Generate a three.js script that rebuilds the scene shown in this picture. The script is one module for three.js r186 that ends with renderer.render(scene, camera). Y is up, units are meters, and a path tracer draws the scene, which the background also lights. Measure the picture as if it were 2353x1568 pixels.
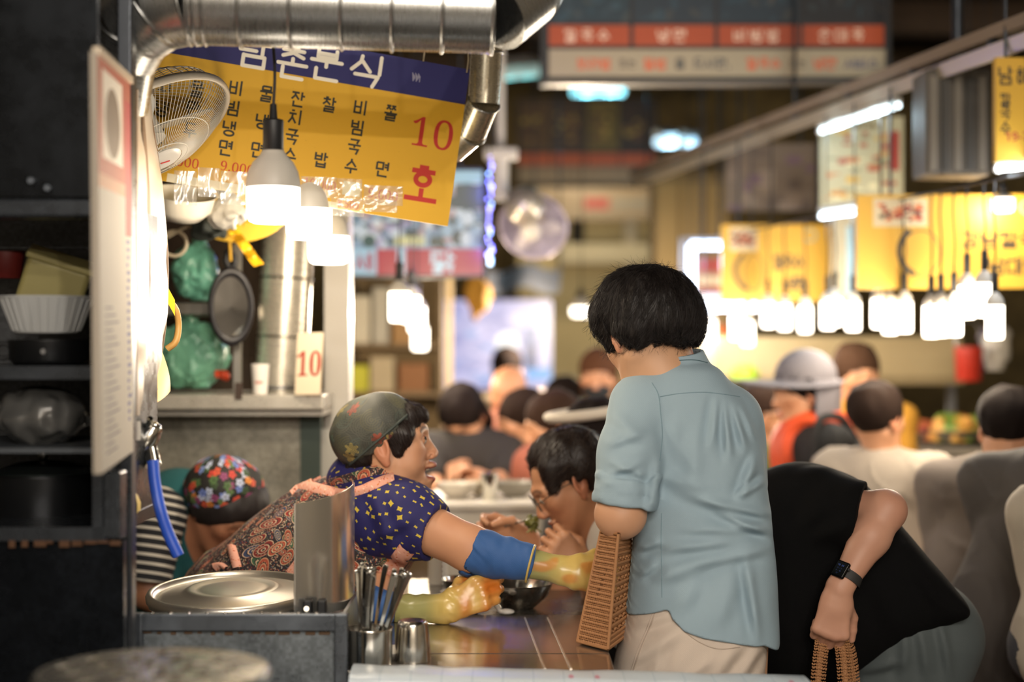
import * as THREE from 'three';
import { RoundedBoxGeometry } from 'three/addons/geometries/RoundedBoxGeometry.js';
import { mergeGeometries } from 'three/addons/utils/BufferGeometryUtils.js';

// ---------------------------------------------------------------- camera, exposure
const W = 2353, H = 1568, F = 3594, EYE = 1.42;
const scene = new THREE.Scene();
scene.background = new THREE.Color(0x000000);
const camera = new THREE.PerspectiveCamera(2 * Math.atan(H / 2 / F) * 180 / Math.PI, W / H, 0.05, 60);
camera.position.set(0, EYE, 0);
camera.lookAt(0, EYE, -10);
camera.focus = 3.38;
camera.userData.fStop = 1.25;
scene.add(camera);
const renderer = new THREE.WebGLRenderer({ antialias: true });
renderer.toneMapping = THREE.LinearToneMapping;
renderer.toneMappingExposure = 0.95;
renderer.shadowMap.enabled = true;

// light of the fittings (candela); each lamp's own light is made in its builder
const WARM = new THREE.Color(1.0, 0.83, 0.62), COOL = new THREE.Color(0.72, 0.9, 1.0);
const BULB_CD = 0.85, TUBE_NITS = 16;

// ---------------------------------------------------------------- helpers
const V = (x, y, z) => new THREE.Vector3(x, y, z);
// a photo pixel and a distance along the view axis give a point in the place
const P = (px, py, d) => V((px - W / 2) / F * d, EYE - (py - H / 2) / F * d, -d);
const yAt = (py, d) => EYE - (py - H / 2) / F * d;
const xAt = (px, d) => (px - W / 2) / F * d;
let seed_ = 12345;
const rnd = () => { seed_ = (seed_ + 0x6d2b79f5) | 0; let t = Math.imul(seed_ ^ (seed_ >>> 15), 1 | seed_); t = (t + Math.imul(t ^ (t >>> 7), 61 | t)) ^ t; return ((t ^ (t >>> 14)) >>> 0) / 4294967296; };
const rr = (a, b) => a + (b - a) * rnd();
const pick = (a) => a[Math.floor(rnd() * a.length)];
const clamp = (x, a, b) => x < a ? a : x > b ? b : x;
const lerp = (a, b, t) => a + (b - a) * t;
const smooth = (a, b, x) => { const t = clamp((x - a) / (b - a), 0, 1); return t * t * (3 - 2 * t); };
const hash3 = (i, j, k) => { let h = Math.imul(i, 374761393) ^ Math.imul(j, 668265263) ^ Math.imul(k, 2147483647 ^ 0x5bd1e995); h = Math.imul(h ^ (h >>> 13), 1274126177); return ((h ^ (h >>> 16)) >>> 0) / 4294967296; };
function noise3(x, y, z) {
  const i = Math.floor(x), j = Math.floor(y), k = Math.floor(z), u = x - i, v = y - j, w = z - k, s = (t) => t * t * (3 - 2 * t), a = s(u), b = s(v), c = s(w);
  const l = (p, q, t) => p + (q - p) * t;
  return l(l(l(hash3(i, j, k), hash3(i + 1, j, k), a), l(hash3(i, j + 1, k), hash3(i + 1, j + 1, k), a), b), l(l(hash3(i, j, k + 1), hash3(i + 1, j, k + 1), a), l(hash3(i, j + 1, k + 1), hash3(i + 1, j + 1, k + 1), a), b), c) * 2 - 1;
}

// ---- naming
const taken = new Map();
const numbered = (n) => { const k = taken.get(n) ?? 0; taken.set(n, k + 1); return k ? n + '_' + String(k).padStart(3, '0') : n; };
function thing(name, label, category, group, at) {
  const o = new THREE.Group(); o.name = numbered(name); scene.add(o);
  if (at) o.position.copy(at);
  o.userData = { label, category }; if (group) o.userData.group = group;
  return o;
}
function part(parent, name, geo, mat, label) {
  const m = new THREE.Mesh(geo, mat); m.name = name; m.castShadow = m.receiveShadow = true;
  if (label) m.userData.label = label;
  parent.add(m); return m;
}
function single(name, label, category, geo, mat, group) {
  const m = new THREE.Mesh(geo, mat); m.name = numbered(name); m.castShadow = m.receiveShadow = true; scene.add(m);
  m.userData = { label, category }; if (group) m.userData.group = group;
  return m;
}
function struct(name, geo, mat) { const m = new THREE.Mesh(geo, mat); m.name = name; m.castShadow = m.receiveShadow = true; m.userData.kind = 'structure'; scene.add(m); return m; }
function copyOf(o, label) { const c = o.clone(); c.name = numbered(o.name.replace(/_\d{3}$/, '')); c.userData = { ...o.userData }; if (label) c.userData.label = label; scene.add(c); return c; }

// ---- geometry
const box = (x0, x1, y0, y1, z0, z1) => new THREE.BoxGeometry(x1 - x0, y1 - y0, z1 - z0).translate((x0 + x1) / 2, (y0 + y1) / 2, (z0 + z1) / 2);
const rbox = (x0, x1, y0, y1, z0, z1, r = 0.004, s = 2) => new RoundedBoxGeometry(x1 - x0, y1 - y0, z1 - z0, s, Math.min(r, (x1 - x0) / 2.01, (y1 - y0) / 2.01, (z1 - z0) / 2.01)).translate((x0 + x1) / 2, (y0 + y1) / 2, (z0 + z1) / 2);
const lathe = (pts, n = 40) => new THREE.LatheGeometry(pts.map(([r, y]) => new THREE.Vector2(Math.max(r, 0.00005), y)), n);
function tube(pts, r, n = 8, seg = 0, closed = false) {
  const c = pts.length === 2 ? new THREE.LineCurve3(pts[0], pts[1]) : new THREE.CatmullRomCurve3(pts, closed, 'centripetal');
  return new THREE.TubeGeometry(c, seg || Math.max(1, (pts.length - 1) * 6), r, n, closed);
}
function merge(list) {
  const gs = list.map((g) => { let h = g.index ? g.toNonIndexed() : g; for (const k of Object.keys(h.attributes)) if (!['position', 'normal', 'uv'].includes(k)) h.deleteAttribute(k); if (!h.attributes.uv) h.setAttribute('uv', new THREE.BufferAttribute(new Float32Array(h.attributes.position.count * 2), 2)); return h; });
  return mergeGeometries(gs);
}
// a bar of square section between two points
function bar(a, b, w, h = w) {
  const d = b.clone().sub(a), L = d.length(), g = new THREE.BoxGeometry(w, L, h);
  return g.applyQuaternion(new THREE.Quaternion().setFromUnitVectors(V(0, 1, 0), d.normalize())).translate((a.x + b.x) / 2, (a.y + b.y) / 2, (a.z + b.z) / 2);
}
const rod = (a, b, r0, r1 = r0, n = 10) => { const d = b.clone().sub(a), L = d.length(); return new THREE.CylinderGeometry(r1, r0, L, n).applyQuaternion(new THREE.Quaternion().setFromUnitVectors(V(0, 1, 0), d.normalize())).translate((a.x + b.x) / 2, (a.y + b.y) / 2, (a.z + b.z) / 2); };
// uv in metres by the face's main axis
function boxUV(g0, s = 1) {
  const g = g0.index ? g0.toNonIndexed() : g0, p = g.attributes.position, uv = new Float32Array(p.count * 2), A = V(), B = V(), C = V();
  for (let i = 0; i < p.count; i += 3) {
    A.fromBufferAttribute(p, i); B.fromBufferAttribute(p, i + 1); C.fromBufferAttribute(p, i + 2);
    const n = B.clone().sub(A).cross(C.clone().sub(A)), ax = Math.abs(n.x), ay = Math.abs(n.y), az = Math.abs(n.z);
    [A, B, C].forEach((q, k) => { const [u, v] = ax > ay && ax > az ? [q.z, q.y] : ay > az ? [q.x, q.z] : [q.x, q.y]; uv[(i + k) * 2] = u * s; uv[(i + k) * 2 + 1] = v * s; });
  }
  g.setAttribute('uv', new THREE.BufferAttribute(uv, 2)); return g;
}
// flat board with its own thickness: centre, right and up vectors (half sizes); front face carries uv 0..1
function board(parent, name, tl, tr, bl, th, faceMat, edgeMat) {
  const r = tr.clone().sub(tl), u = tl.clone().sub(bl), n = r.clone().cross(u).normalize().multiplyScalar(th);
  const br = bl.clone().add(r), f = [tl, tr, bl, br], k = f.map((p) => p.clone().sub(n));
  const mk = (q) => { const g = new THREE.BufferGeometry(); g.setAttribute('position', new THREE.Float32BufferAttribute([0, 2, 1, 1, 2, 3].flatMap((i) => q[i].toArray()), 3)); g.setAttribute('uv', new THREE.Float32BufferAttribute([0, 1, 0, 0, 1, 1, 1, 1, 0, 0, 1, 0], 2)); g.computeVertexNormals(); return g; };
  const back = merge([mk([k[1], k[0], k[3], k[2]]), mk([k[0], k[1], f[0], f[1]]), mk([f[2], f[3], k[2], k[3]]), mk([k[0], f[0], k[2], f[2]]), mk([f[1], k[1], f[3], k[3]])]);
  part(parent, name + '_core', back, edgeMat); return part(parent, name, mk(f), faceMat);
}

// ---- textures
function canvasTex(w, h, draw, srgb = true, repeat) {
  const c = document.createElement('canvas'); c.width = w; c.height = h; draw(c.getContext('2d'), w, h);
  const t = new THREE.CanvasTexture(c); if (srgb) t.colorSpace = THREE.SRGBColorSpace;
  t.magFilter = THREE.LinearFilter;
  if (repeat) { t.wrapS = t.wrapT = THREE.RepeatWrapping; t.repeat.set(repeat, repeat); }
  return t;
}
function dataTex(n, fn, srgb, repeat) {
  const a = new Uint8Array(n * n * 4);
  for (let y = 0; y < n; y++) for (let x = 0; x < n; x++) { const v = fn(x, y); for (let c = 0; c < 3; c++) a[(y * n + x) * 4 + c] = clamp(Array.isArray(v) ? v[c] : v, 0, 255); a[(y * n + x) * 4 + 3] = 255; }
  const t = new THREE.DataTexture(a, n, n); t.magFilter = THREE.LinearFilter; t.wrapS = t.wrapT = THREE.RepeatWrapping; if (srgb) t.colorSpace = THREE.SRGBColorSpace;
  if (repeat) t.repeat.set(repeat, repeat); t.needsUpdate = true; return t;
}
// value noise that tiles over n pixels
function tileNoise(n, cells, s) { return (x, y) => { const u = x / n * cells, v = y / n * cells, i = Math.floor(u), j = Math.floor(v), a = u - i, b = v - j, w = (k, l) => hash3(((k % cells) + cells) % cells, ((l % cells) + cells) % cells, s), q = a * a * (3 - 2 * a), r = b * b * (3 - 2 * b); return lerp(lerp(w(i, j), w(i + 1, j), q), lerp(w(i, j + 1), w(i + 1, j + 1), q), r); }; }
const nA = tileNoise(512, 8, 1), nB = tileNoise(512, 32, 2), nC = tileNoise(512, 128, 3), nD = tileNoise(512, 256, 4);
const smudge = (x, y) => nA(x, y) * 0.5 + nB(x, y) * 0.3 + nC(x, y) * 0.2;
const T = {};
T.smudge = dataTex(512, (x, y) => 90 + 165 * smudge(x, y), false, 1.5);
T.brushed = dataTex(512, (x, y) => 110 + 90 * hash3(y, Math.floor(x / 170), 9) * 0.6 + 60 * smudge(x, y), false, 3);
T.weave = dataTex(256, (x, y) => 128 + 60 * Math.sin(x * Math.PI / 4) * Math.sin(y * Math.PI / 4) + 60 * (hash3(Math.floor(x / 4), y, 5) - 0.5) + 50 * (hash3(x, Math.floor(y / 4), 6) - 0.5), false, 8);
T.grime = dataTex(512, (x, y) => { const v = 150 + 85 * smudge(x, y) + 25 * (nC(x, y) - 0.5); return [v, v * 0.98, v * 0.95]; }, true, 1.3);
T.knit = dataTex(256, (x, y) => 128 + 90 * Math.sin(x * Math.PI / 8) * (0.6 + 0.4 * Math.sin(y * Math.PI / 8 + Math.abs(((x / 16) % 1) - 0.5) * 6)), false, 12);
T.skin = dataTex(512, (x, y) => 128 + 50 * (nD(x, y) - 0.5) + 70 * (nC(x, y) - 0.5), false, 9);

// ---- materials (hex and css colours are sRGB)
const mats = new Map();
function mat(color, rough = 0.7, o = {}) {
  const key = color + '|' + rough + '|' + Object.entries(o).map(([k, v]) => k + (v?.uuid ?? v?.getHexString?.() ?? v)).join();
  if (!mats.has(key)) mats.set(key, new THREE.MeshPhysicalMaterial({ color: new THREE.Color(color), roughness: rough, ...o }));
  return mats.get(key);
}
const steel = mat('#b9b7b2', 0.3, { metalness: 1, roughnessMap: T.smudge });
const steelBright = mat('#d2d0ca', 0.22, { metalness: 1, roughnessMap: T.smudge });
const steelDull = mat('#8d8f92', 0.5, { metalness: 0.9, roughnessMap: T.smudge });
const galv = mat('#a9abab', 0.42, { metalness: 0.95, roughnessMap: T.brushed });
const darkSteel = mat('#3c4148', 0.5, { metalness: 0.7, roughnessMap: T.smudge });
const frameSteel = mat('#6d747d', 0.5, { metalness: 0.75, roughnessMap: T.smudge });
const blackPlastic = mat('#16171a', 0.5);
const whitePlastic = mat('#dcdad4', 0.4);
const clearFilm = mat('#f4f3ee', 0.12, { transmission: 0.85, thickness: 0, ior: 1.45, side: THREE.DoubleSide });
const glow = (hex, k) => new THREE.MeshStandardMaterial({ color: 0xffffff, emissive: new THREE.Color(hex), emissiveIntensity: k, roughness: 0.4 });

// ---------------------------------------------------------------- implicit surfaces
const smin = (a, b, k) => { if (k <= 0) return Math.min(a, b); const h = Math.max(k - Math.abs(a - b), 0) / k; return Math.min(a, b) - h * h * k * 0.25; };
const smax = (a, b, k) => -smin(-a, -b, k);
// tapered capsule; flat = {n, f}: squeezed by f along n
function cap(a, b, ra, rb = ra, flat) {
  const ax = a.x, ay = a.y, az = a.z, bx = b.x - ax, by = b.y - ay, bz = b.z - az, bb = bx * bx + by * by + bz * bz || 1e-9;
  if (!flat) return (x, y, z) => { const px = x - ax, py = y - ay, pz = z - az, h = clamp((px * bx + py * by + pz * bz) / bb, 0, 1), qx = px - bx * h, qy = py - by * h, qz = pz - bz * h; return Math.sqrt(qx * qx + qy * qy + qz * qz) - ra - (rb - ra) * h; };
  const n = flat.n.clone().normalize(), f = flat.f, g = 1 / (f * f) - 1;
  return (x, y, z) => { const px = x - ax, py = y - ay, pz = z - az, h = clamp((px * bx + py * by + pz * bz) / bb, 0, 1), qx = px - bx * h, qy = py - by * h, qz = pz - bz * h, t = qx * n.x + qy * n.y + qz * n.z; const L = Math.sqrt(qx * qx + qy * qy + qz * qz + t * t * g), r = ra + (rb - ra) * h; return (L - r) * (L > 1e-6 ? Math.sqrt(qx * qx + qy * qy + qz * qz) / L : f); };
}
function ell(c, rx, ry, rz, q) {
  const iq = q ? q.clone().invert() : null, v = V();
  return (x, y, z) => { let px = x - c.x, py = y - c.y, pz = z - c.z; if (iq) { v.set(px, py, pz).applyQuaternion(iq); px = v.x; py = v.y; pz = v.z; } const a = px / rx, b = py / ry, d = pz / rz, k0 = Math.sqrt(a * a + b * b + d * d), e = a / rx, f = b / ry, g = d / rz, k1 = Math.sqrt(e * e + f * f + g * g); return k1 < 1e-6 ? -Math.min(rx, ry, rz) : k0 * (k0 - 1) / k1; };
}
const ball = (c, r) => (x, y, z) => Math.hypot(x - c.x, y - c.y, z - c.z) - r;
const half = (p, n) => { const m = n.clone().normalize(); return (x, y, z) => (x - p.x) * m.x + (y - p.y) * m.y + (z - p.z) * m.z; };
// loft along the world axis 'x' or 'y': rows [t, lo, hi, zCentre, halfDepth], t along the axis, lo..hi the other way; rounded box-like section with power e
function loft(axis, rows, e = 2.4) {
  rows = rows.slice().sort((a, b) => a[0] - b[0]);
  const out = [0, 0, 0, 0];
  const at = (t) => { let i = 0; while (i < rows.length - 2 && t > rows[i + 1][0]) i++; const a = rows[i], b = rows[i + 1], u = clamp((t - a[0]) / (b[0] - a[0]), 0, 1), p = rows[Math.max(i - 1, 0)], q = rows[Math.min(i + 2, rows.length - 1)];
    for (let k = 1; k < 5; k++) { const m0 = (b[k] - p[k]) / (b[0] - p[0] || 1) * (b[0] - a[0]), m1 = (q[k] - a[k]) / (q[0] - a[0] || 1) * (b[0] - a[0]), u2 = u * u, u3 = u2 * u; out[k - 1] = (2 * u3 - 3 * u2 + 1) * a[k] + (u3 - 2 * u2 + u) * m0 + (-2 * u3 + 3 * u2) * b[k] + (u3 - u2) * m1; } };
  const t0 = rows[0][0], t1 = rows[rows.length - 1][0];
  return (x, y, z) => {
    const t = axis === 'x' ? x : y, o = axis === 'x' ? y : x; at(clamp(t, t0, t1));
    const w = Math.max((out[1] - out[0]) / 2, 0.002), c = (out[0] + out[1]) / 2, hd = Math.max(out[3], 0.002);
    const a = Math.abs(o - c) / w, b = Math.abs(z - out[2]) / hd, L = Math.pow(Math.pow(a, e) + Math.pow(b, e), 1 / e);
    const d = (L - 1) * Math.min(w, hd) * 0.95, cut = Math.max(t0 - t, t - t1);
    return smax(d, cut, 0.03);
  };
}
// list of [field, k, op]; op '-' carves, '&' cuts
function field(list) {
  const fs = list.map((i) => (typeof i === 'function' ? [i, 0, '+'] : [i[0], i[1] ?? 0, i[2] ?? '+']));
  return (x, y, z) => { let d = 1e3; for (const [f, k, o] of fs) { const e = f(x, y, z); d = o === '+' ? smin(d, e, k) : o === '-' ? smax(d, -e, k) : smax(d, e, k); } return d; };
}
let netTime = 0;
// surface nets
function net(f, lo, hi, cell, o = {}) {
  const t_ = Date.now();
  const nx = Math.ceil((hi.x - lo.x) / cell) + 1, ny = Math.ceil((hi.y - lo.y) / cell) + 1, nz = Math.ceil((hi.z - lo.z) / cell) + 1, B = 5;
  const D = new Float32Array(nx * ny * nz).fill(9), at = (i, j, k) => (k * ny + j) * nx + i, idx = new Int32Array(nx * ny * nz).fill(-1), live = [];
  const skip = B * cell * 0.87 * (o.safe ?? 1.7);
  for (let K = 0; K < nz; K += B) for (let J = 0; J < ny; J += B) for (let I = 0; I < nx; I += B) {
    const c = f(lo.x + (I + B / 2) * cell, lo.y + (J + B / 2) * cell, lo.z + (K + B / 2) * cell);
    if (Math.abs(c) > skip) { if (c < 0) for (let k = K; k < Math.min(K + B, nz); k++) for (let j = J; j < Math.min(J + B, ny); j++) for (let i = I; i < Math.min(I + B, nx); i++) D[at(i, j, k)] = -9; continue; }
    live.push([I, J, K]);
    for (let k = K; k < Math.min(K + B, nz); k++) for (let j = J; j < Math.min(J + B, ny); j++) for (let i = I; i < Math.min(I + B, nx); i++) D[at(i, j, k)] = f(lo.x + i * cell, lo.y + j * cell, lo.z + k * cell);
  }
  const pos = [], E = [[0, 1], [2, 3], [4, 5], [6, 7], [0, 2], [1, 3], [4, 6], [5, 7], [0, 4], [1, 5], [2, 6], [3, 7]], d8 = new Float64Array(8);
  for (let k = 0; k < nz - 1; k++) for (let j = 0; j < ny - 1; j++) { let a = at(0, j, k); for (let i = 0; i < nx - 1; i++, a++) {
    let m = 0; for (let q = 0; q < 8; q++) { d8[q] = D[a + (q & 1) + ((q >> 1) & 1) * nx + (q >> 2) * nx * ny]; if (d8[q] < 0) m++; }
    if (m === 0 || m === 8) continue;
    let x = 0, y = 0, z = 0, n = 0;
    for (const [p, q] of E) if ((d8[p] < 0) !== (d8[q] < 0)) { const t = d8[p] / (d8[p] - d8[q]); x += (p & 1) + ((q & 1) - (p & 1)) * t; y += ((p >> 1) & 1) + (((q >> 1) & 1) - ((p >> 1) & 1)) * t; z += (p >> 2) + ((q >> 2) - (p >> 2)) * t; n++; }
    idx[a] = pos.length / 3; pos.push(lo.x + (i + x / n) * cell, lo.y + (j + y / n) * cell, lo.z + (k + z / n) * cell);
  } }
  const tri = [];
  for (let k = 1; k < nz - 1; k++) for (let j = 1; j < ny - 1; j++) { let a = at(1, j, k); for (let i = 1; i < nx - 1; i++, a++) {
    const s = D[a] < 0, dx = 1, dy = nx, dz = nx * ny;
    const quad = (p, q, r, t, flip) => { if (p < 0 || q < 0 || r < 0 || t < 0) return; flip ? tri.push(p, r, q, p, t, r) : tri.push(p, q, r, p, r, t); };
    if (s !== (D[a + dx] < 0)) quad(idx[a - dy - dz], idx[a - dz], idx[a], idx[a - dy], !s);
    if (s !== (D[a + dy] < 0)) quad(idx[a - dx - dz], idx[a - dx], idx[a], idx[a - dz], !s);
    if (s !== (D[a + dz] < 0)) quad(idx[a - dx - dy], idx[a - dy], idx[a], idx[a - dx], !s);
  } }
  const nor = new Float32Array(pos.length), col = o.color ? new Float32Array(pos.length) : null, uv = o.uv ? new Float32Array(pos.length / 3 * 2) : null, e = cell * 0.35;
  for (let v = 0; v < pos.length; v += 3) {
    let x = pos[v], y = pos[v + 1], z = pos[v + 2];
    let gx = f(x + e, y, z) - f(x - e, y, z), gy = f(x, y + e, z) - f(x, y - e, z), gz = f(x, y, z + e) - f(x, y, z - e); const L = Math.hypot(gx, gy, gz) || 1;
    const slope = L / (2 * e), step = clamp(f(x, y, z) / Math.max(slope, 0.3), -cell * 0.5, cell * 0.5); gx /= L; gy /= L; gz /= L;
    pos[v] = x -= gx * step; pos[v + 1] = y -= gy * step; pos[v + 2] = z -= gz * step;
    nor[v] = gx; nor[v + 1] = gy; nor[v + 2] = gz;
    if (col) { const c = o.color(x, y, z, gx, gy, gz); col[v] = c[0]; col[v + 1] = c[1]; col[v + 2] = c[2]; }
    if (uv) { const c = o.uv(x, y, z, gx, gy, gz); uv[v / 3 * 2] = c[0]; uv[v / 3 * 2 + 1] = c[1]; }
  }
  const g = new THREE.BufferGeometry(); g.setAttribute('position', new THREE.Float32BufferAttribute(pos, 3)); g.setAttribute('normal', new THREE.BufferAttribute(nor, 3));
  if (col) g.setAttribute('color', new THREE.BufferAttribute(col, 3));
  if (uv) g.setAttribute('uv', new THREE.BufferAttribute(uv, 2));
  g.setIndex(tri); netTime += Date.now() - t_;
  return uv ? g : o.box ? boxUV(g, o.box) : g;
}
// first point of a field met by the ray through a pixel
function hit(f, px, py, near = 2.2, far = 9) {
  const d = P(px, py, 1).sub(camera.position), L = d.length(); d.normalize(); let t = near * L;
  for (let i = 0; i < 400 && t < far * L; i++) { const p = camera.position.clone().addScaledVector(d, t), s = f(p.x, p.y, p.z); if (s < 0.0004) return p; t += Math.max(s * 0.6, 0.0006); }
  return null;
}
const gradient = (f, p, e = 0.002) => V(f(p.x + e, p.y, p.z) - f(p.x - e, p.y, p.z), f(p.x, p.y + e, p.z) - f(p.x, p.y - e, p.z), f(p.x, p.y, p.z + e) - f(p.x, p.y, p.z - e)).normalize();
// a band lying on a field's surface along pixels [x, y, width]
function ribbon(f, pts, th = 0.003, lift = 0.0015, n = 40) {
  const c = new THREE.CatmullRomCurve3(pts.map(([x, y, w]) => V(x, y, w))), pos = [], ix = [], uv = []; let prev = null, run = 0, row = 0;
  for (let i = 0; i <= n; i++) {
    const q = c.getPoint(i / n), t = c.getTangent(i / n), L = Math.hypot(t.x, t.y), nx = -t.y / L * q.z / 2, ny = t.x / L * q.z / 2, h = [];
    for (let s = -2; s <= 2; s++) { const p = hit(f, q.x + nx * s / 2, q.y + ny * s / 2); h.push(p && [p, gradient(f, p)]); }
    const good = h.find((a) => a); if (!good) continue; for (let s = 0; s < 5; s++) h[s] ??= h[s - 1] ?? h.slice(s).find((a) => a);
    if (prev) run += h[2][0].distanceTo(prev); prev = h[2][0];
    for (let s = 0; s < 5; s++) { const [p, g] = h[s], e = s === 0 || s === 4 ? -0.002 : th + lift; pos.push(p.x + g.x * e, p.y + g.y * e, p.z + g.z * e); uv.push(run * 1, s / 4 * 0.03); }
    if (row) for (let s = 0; s < 4; s++) { const a = (row - 1) * 5 + s; ix.push(a, a + 5, a + 1, a + 1, a + 5, a + 6); } row++;
  }
  const g = new THREE.BufferGeometry(); g.setAttribute('position', new THREE.Float32BufferAttribute(pos, 3)); g.setAttribute('uv', new THREE.Float32BufferAttribute(uv, 2)); g.setIndex(ix); g.computeVertexNormals(); return g;
}
// thin cord (seam, crease) on a field's surface along pixels
function seam(f, pts, r = 0.0012, n = 40, sink = 0) {
  const c = new THREE.CatmullRomCurve3(pts.map(([x, y]) => V(x, y, 0))), q = [];
  for (let i = 0; i <= n; i++) { const a = c.getPoint(i / n), p = hit(f, a.x, a.y); if (p) q.push(p.addScaledVector(gradient(f, p), -sink)); }
  return new THREE.TubeGeometry(new THREE.CatmullRomCurve3(q), n, r, 5, false);
}

// ---------------------------------------------------------------- Hangul drawn stroke by stroke
const HI = 'ㄱㄲㄴㄷㄸㄹㅁㅂㅃㅅㅆㅇㅈㅉㅊㅋㅌㅍㅎ', HV = 'ㅏㅐㅑㅒㅓㅔㅕㅖㅗㅘㅙㅚㅛㅜㅝㅞㅟㅠㅡㅢㅣ', HF = ['', 'ㄱ', 'ㄲ', 'ㄱㅅ', 'ㄴ', 'ㄴㅈ', 'ㄴㅎ', 'ㄷ', 'ㄹ', 'ㄹㄱ', 'ㄹㅁ', 'ㄹㅂ', 'ㄹㅅ', 'ㄹㅌ', 'ㄹㅍ', 'ㄹㅎ', 'ㅁ', 'ㅂ', 'ㅂㅅ', 'ㅅ', 'ㅆ', 'ㅇ', 'ㅈ', 'ㅊ', 'ㅋ', 'ㅌ', 'ㅍ', 'ㅎ'];
const JAMO = {
  ㄱ: '0,.06 .9,.06 .72,1', ㄴ: '.08,0 .08,.92 1,.92', ㄷ: '1,.06 .08,.06 .08,.94 1,.94', ㄹ: '.04,.05 .94,.05 .94,.5 .06,.5 .06,.95 1,.95', ㅁ: '.06,.05 .94,.05 .94,.95 .06,.95 .06,.02', ㅂ: '.08,0 .08,.95 .92,.95 .92,0;.08,.48 .92,.48',
  ㅅ: '.5,0 .45,.4 0,1;.5,.3 1,1', ㅇ: 'o.5,.5,.46', ㅈ: '0,.06 1,.06;.5,.06 .42,.5 0,1;.5,.4 1,1', ㅊ: '.3,0 .7,0;0,.25 1,.25;.5,.25 .42,.6 0,1;.5,.55 1,1', ㅋ: '0,.06 .9,.06 .72,1;0,.48 .85,.48', ㅌ: '1,.05 .08,.05 .08,.95 1,.95;.08,.5 .95,.5', ㅍ: '0,.05 1,.05;0,.95 1,.95;.3,.05 .3,.95;.7,.05 .7,.95', ㅎ: '.3,0 .7,0;0,.22 1,.22;o.5,.68,.3',
  ㅏ: '.35,0 .35,1;.35,.47 1,.47', ㅐ: '.15,.03 .15,.97;.15,.5 .7,.5;.75,0 .75,1', ㅑ: '.35,0 .35,1;.35,.33 1,.33;.35,.62 1,.62', ㅒ: '.15,0 .15,1;.15,.35 .7,.35;.15,.63 .7,.63;.75,0 .75,1', ㅓ: '.75,0 .75,1;0,.47 .75,.47', ㅔ: '.45,.03 .45,.97;0,.5 .45,.5;.9,0 .9,1', ㅕ: '.75,0 .75,1;0,.33 .75,.33;0,.62 .75,.62', ㅖ: '.5,0 .5,1;0,.35 .5,.35;0,.62 .5,.62;.9,0 .9,1', ㅣ: '.6,0 .6,1',
  ㅗ: '0,.85 1,.85;.5,0 .5,.85', ㅛ: '0,.85 1,.85;.3,0 .3,.85;.7,0 .7,.85', ㅜ: '0,.12 1,.12;.5,.12 .5,1', ㅠ: '0,.12 1,.12;.3,.12 .3,1;.7,.12 .7,1', ㅡ: '0,.5 1,.5',
};
const PAIR = { ㅘ: 'ㅗㅏ', ㅙ: 'ㅗㅐ', ㅚ: 'ㅗㅣ', ㅝ: 'ㅜㅓ', ㅞ: 'ㅜㅔ', ㅟ: 'ㅜㅣ', ㅢ: 'ㅡㅣ' }, TWIN = { ㄲ: 'ㄱㄱ', ㄸ: 'ㄷㄷ', ㅃ: 'ㅂㅂ', ㅆ: 'ㅅㅅ', ㅉ: 'ㅈㅈ' };
function jamo(g, j, x, y, w, h) {
  if (TWIN[j] || j.length === 2) { const t = TWIN[j] || j; jamo(g, t[0], x, y, w * 0.46, h); jamo(g, t[1], x + w * 0.54, y, w * 0.46, h); return; }
  for (const s of (JAMO[j] || '').split(';')) { if (!s) continue; g.beginPath();
    if (s[0] === 'o') { const [a, b, r] = s.slice(1).split(',').map(Number); g.ellipse(x + a * w, y + b * h, r * w, r * h * (r < 0.4 ? 1.1 : 1), 0, 0, 7); } else s.split(' ').forEach((q, i) => { const [a, b] = q.split(',').map(Number); i ? g.lineTo(x + a * w, y + b * h) : g.moveTo(x + a * w, y + b * h); });
    g.stroke(); }
}
function syllable(g, ch, x, y, w, h) {
  const c = ch.charCodeAt(0) - 0xac00; if (c < 0 || c > 11171) return false;
  const I = HI[Math.floor(c / 588)], v = HV[Math.floor(c % 588 / 28)], f = HF[c % 28], fh = f ? 0.36 : 0, H1 = h * (1 - fh - (f ? 0.07 : 0));
  if (PAIR[v]) { jamo(g, I, x + w * 0.04, y, w * 0.5, H1 * 0.5); jamo(g, PAIR[v][0], x, y + H1 * 0.6, w * 0.6, H1 * 0.36); jamo(g, PAIR[v][1], x + w * 0.64, y, w * 0.34, H1); }
  else if ('ㅗㅛㅜㅠㅡ'.includes(v)) { jamo(g, I, x + w * 0.14, y, w * 0.72, H1 * (f ? 0.48 : 0.52)); jamo(g, v, x, y + H1 * (f ? 0.6 : 0.62), w, H1 * 0.38); }
  else { const s = 'ㅐㅒㅔㅖ'.includes(v) ? 0.5 : 0.56; jamo(g, I, x, y + H1 * 0.08, w * s, H1 * 0.84); jamo(g, v, x + w * (s + 0.08), y, w * (0.92 - s), H1); }
  if (f) jamo(g, f, x + w * 0.12, y + h * (1 - fh), w * 0.78, h * fh);
  return true;
}
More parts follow.
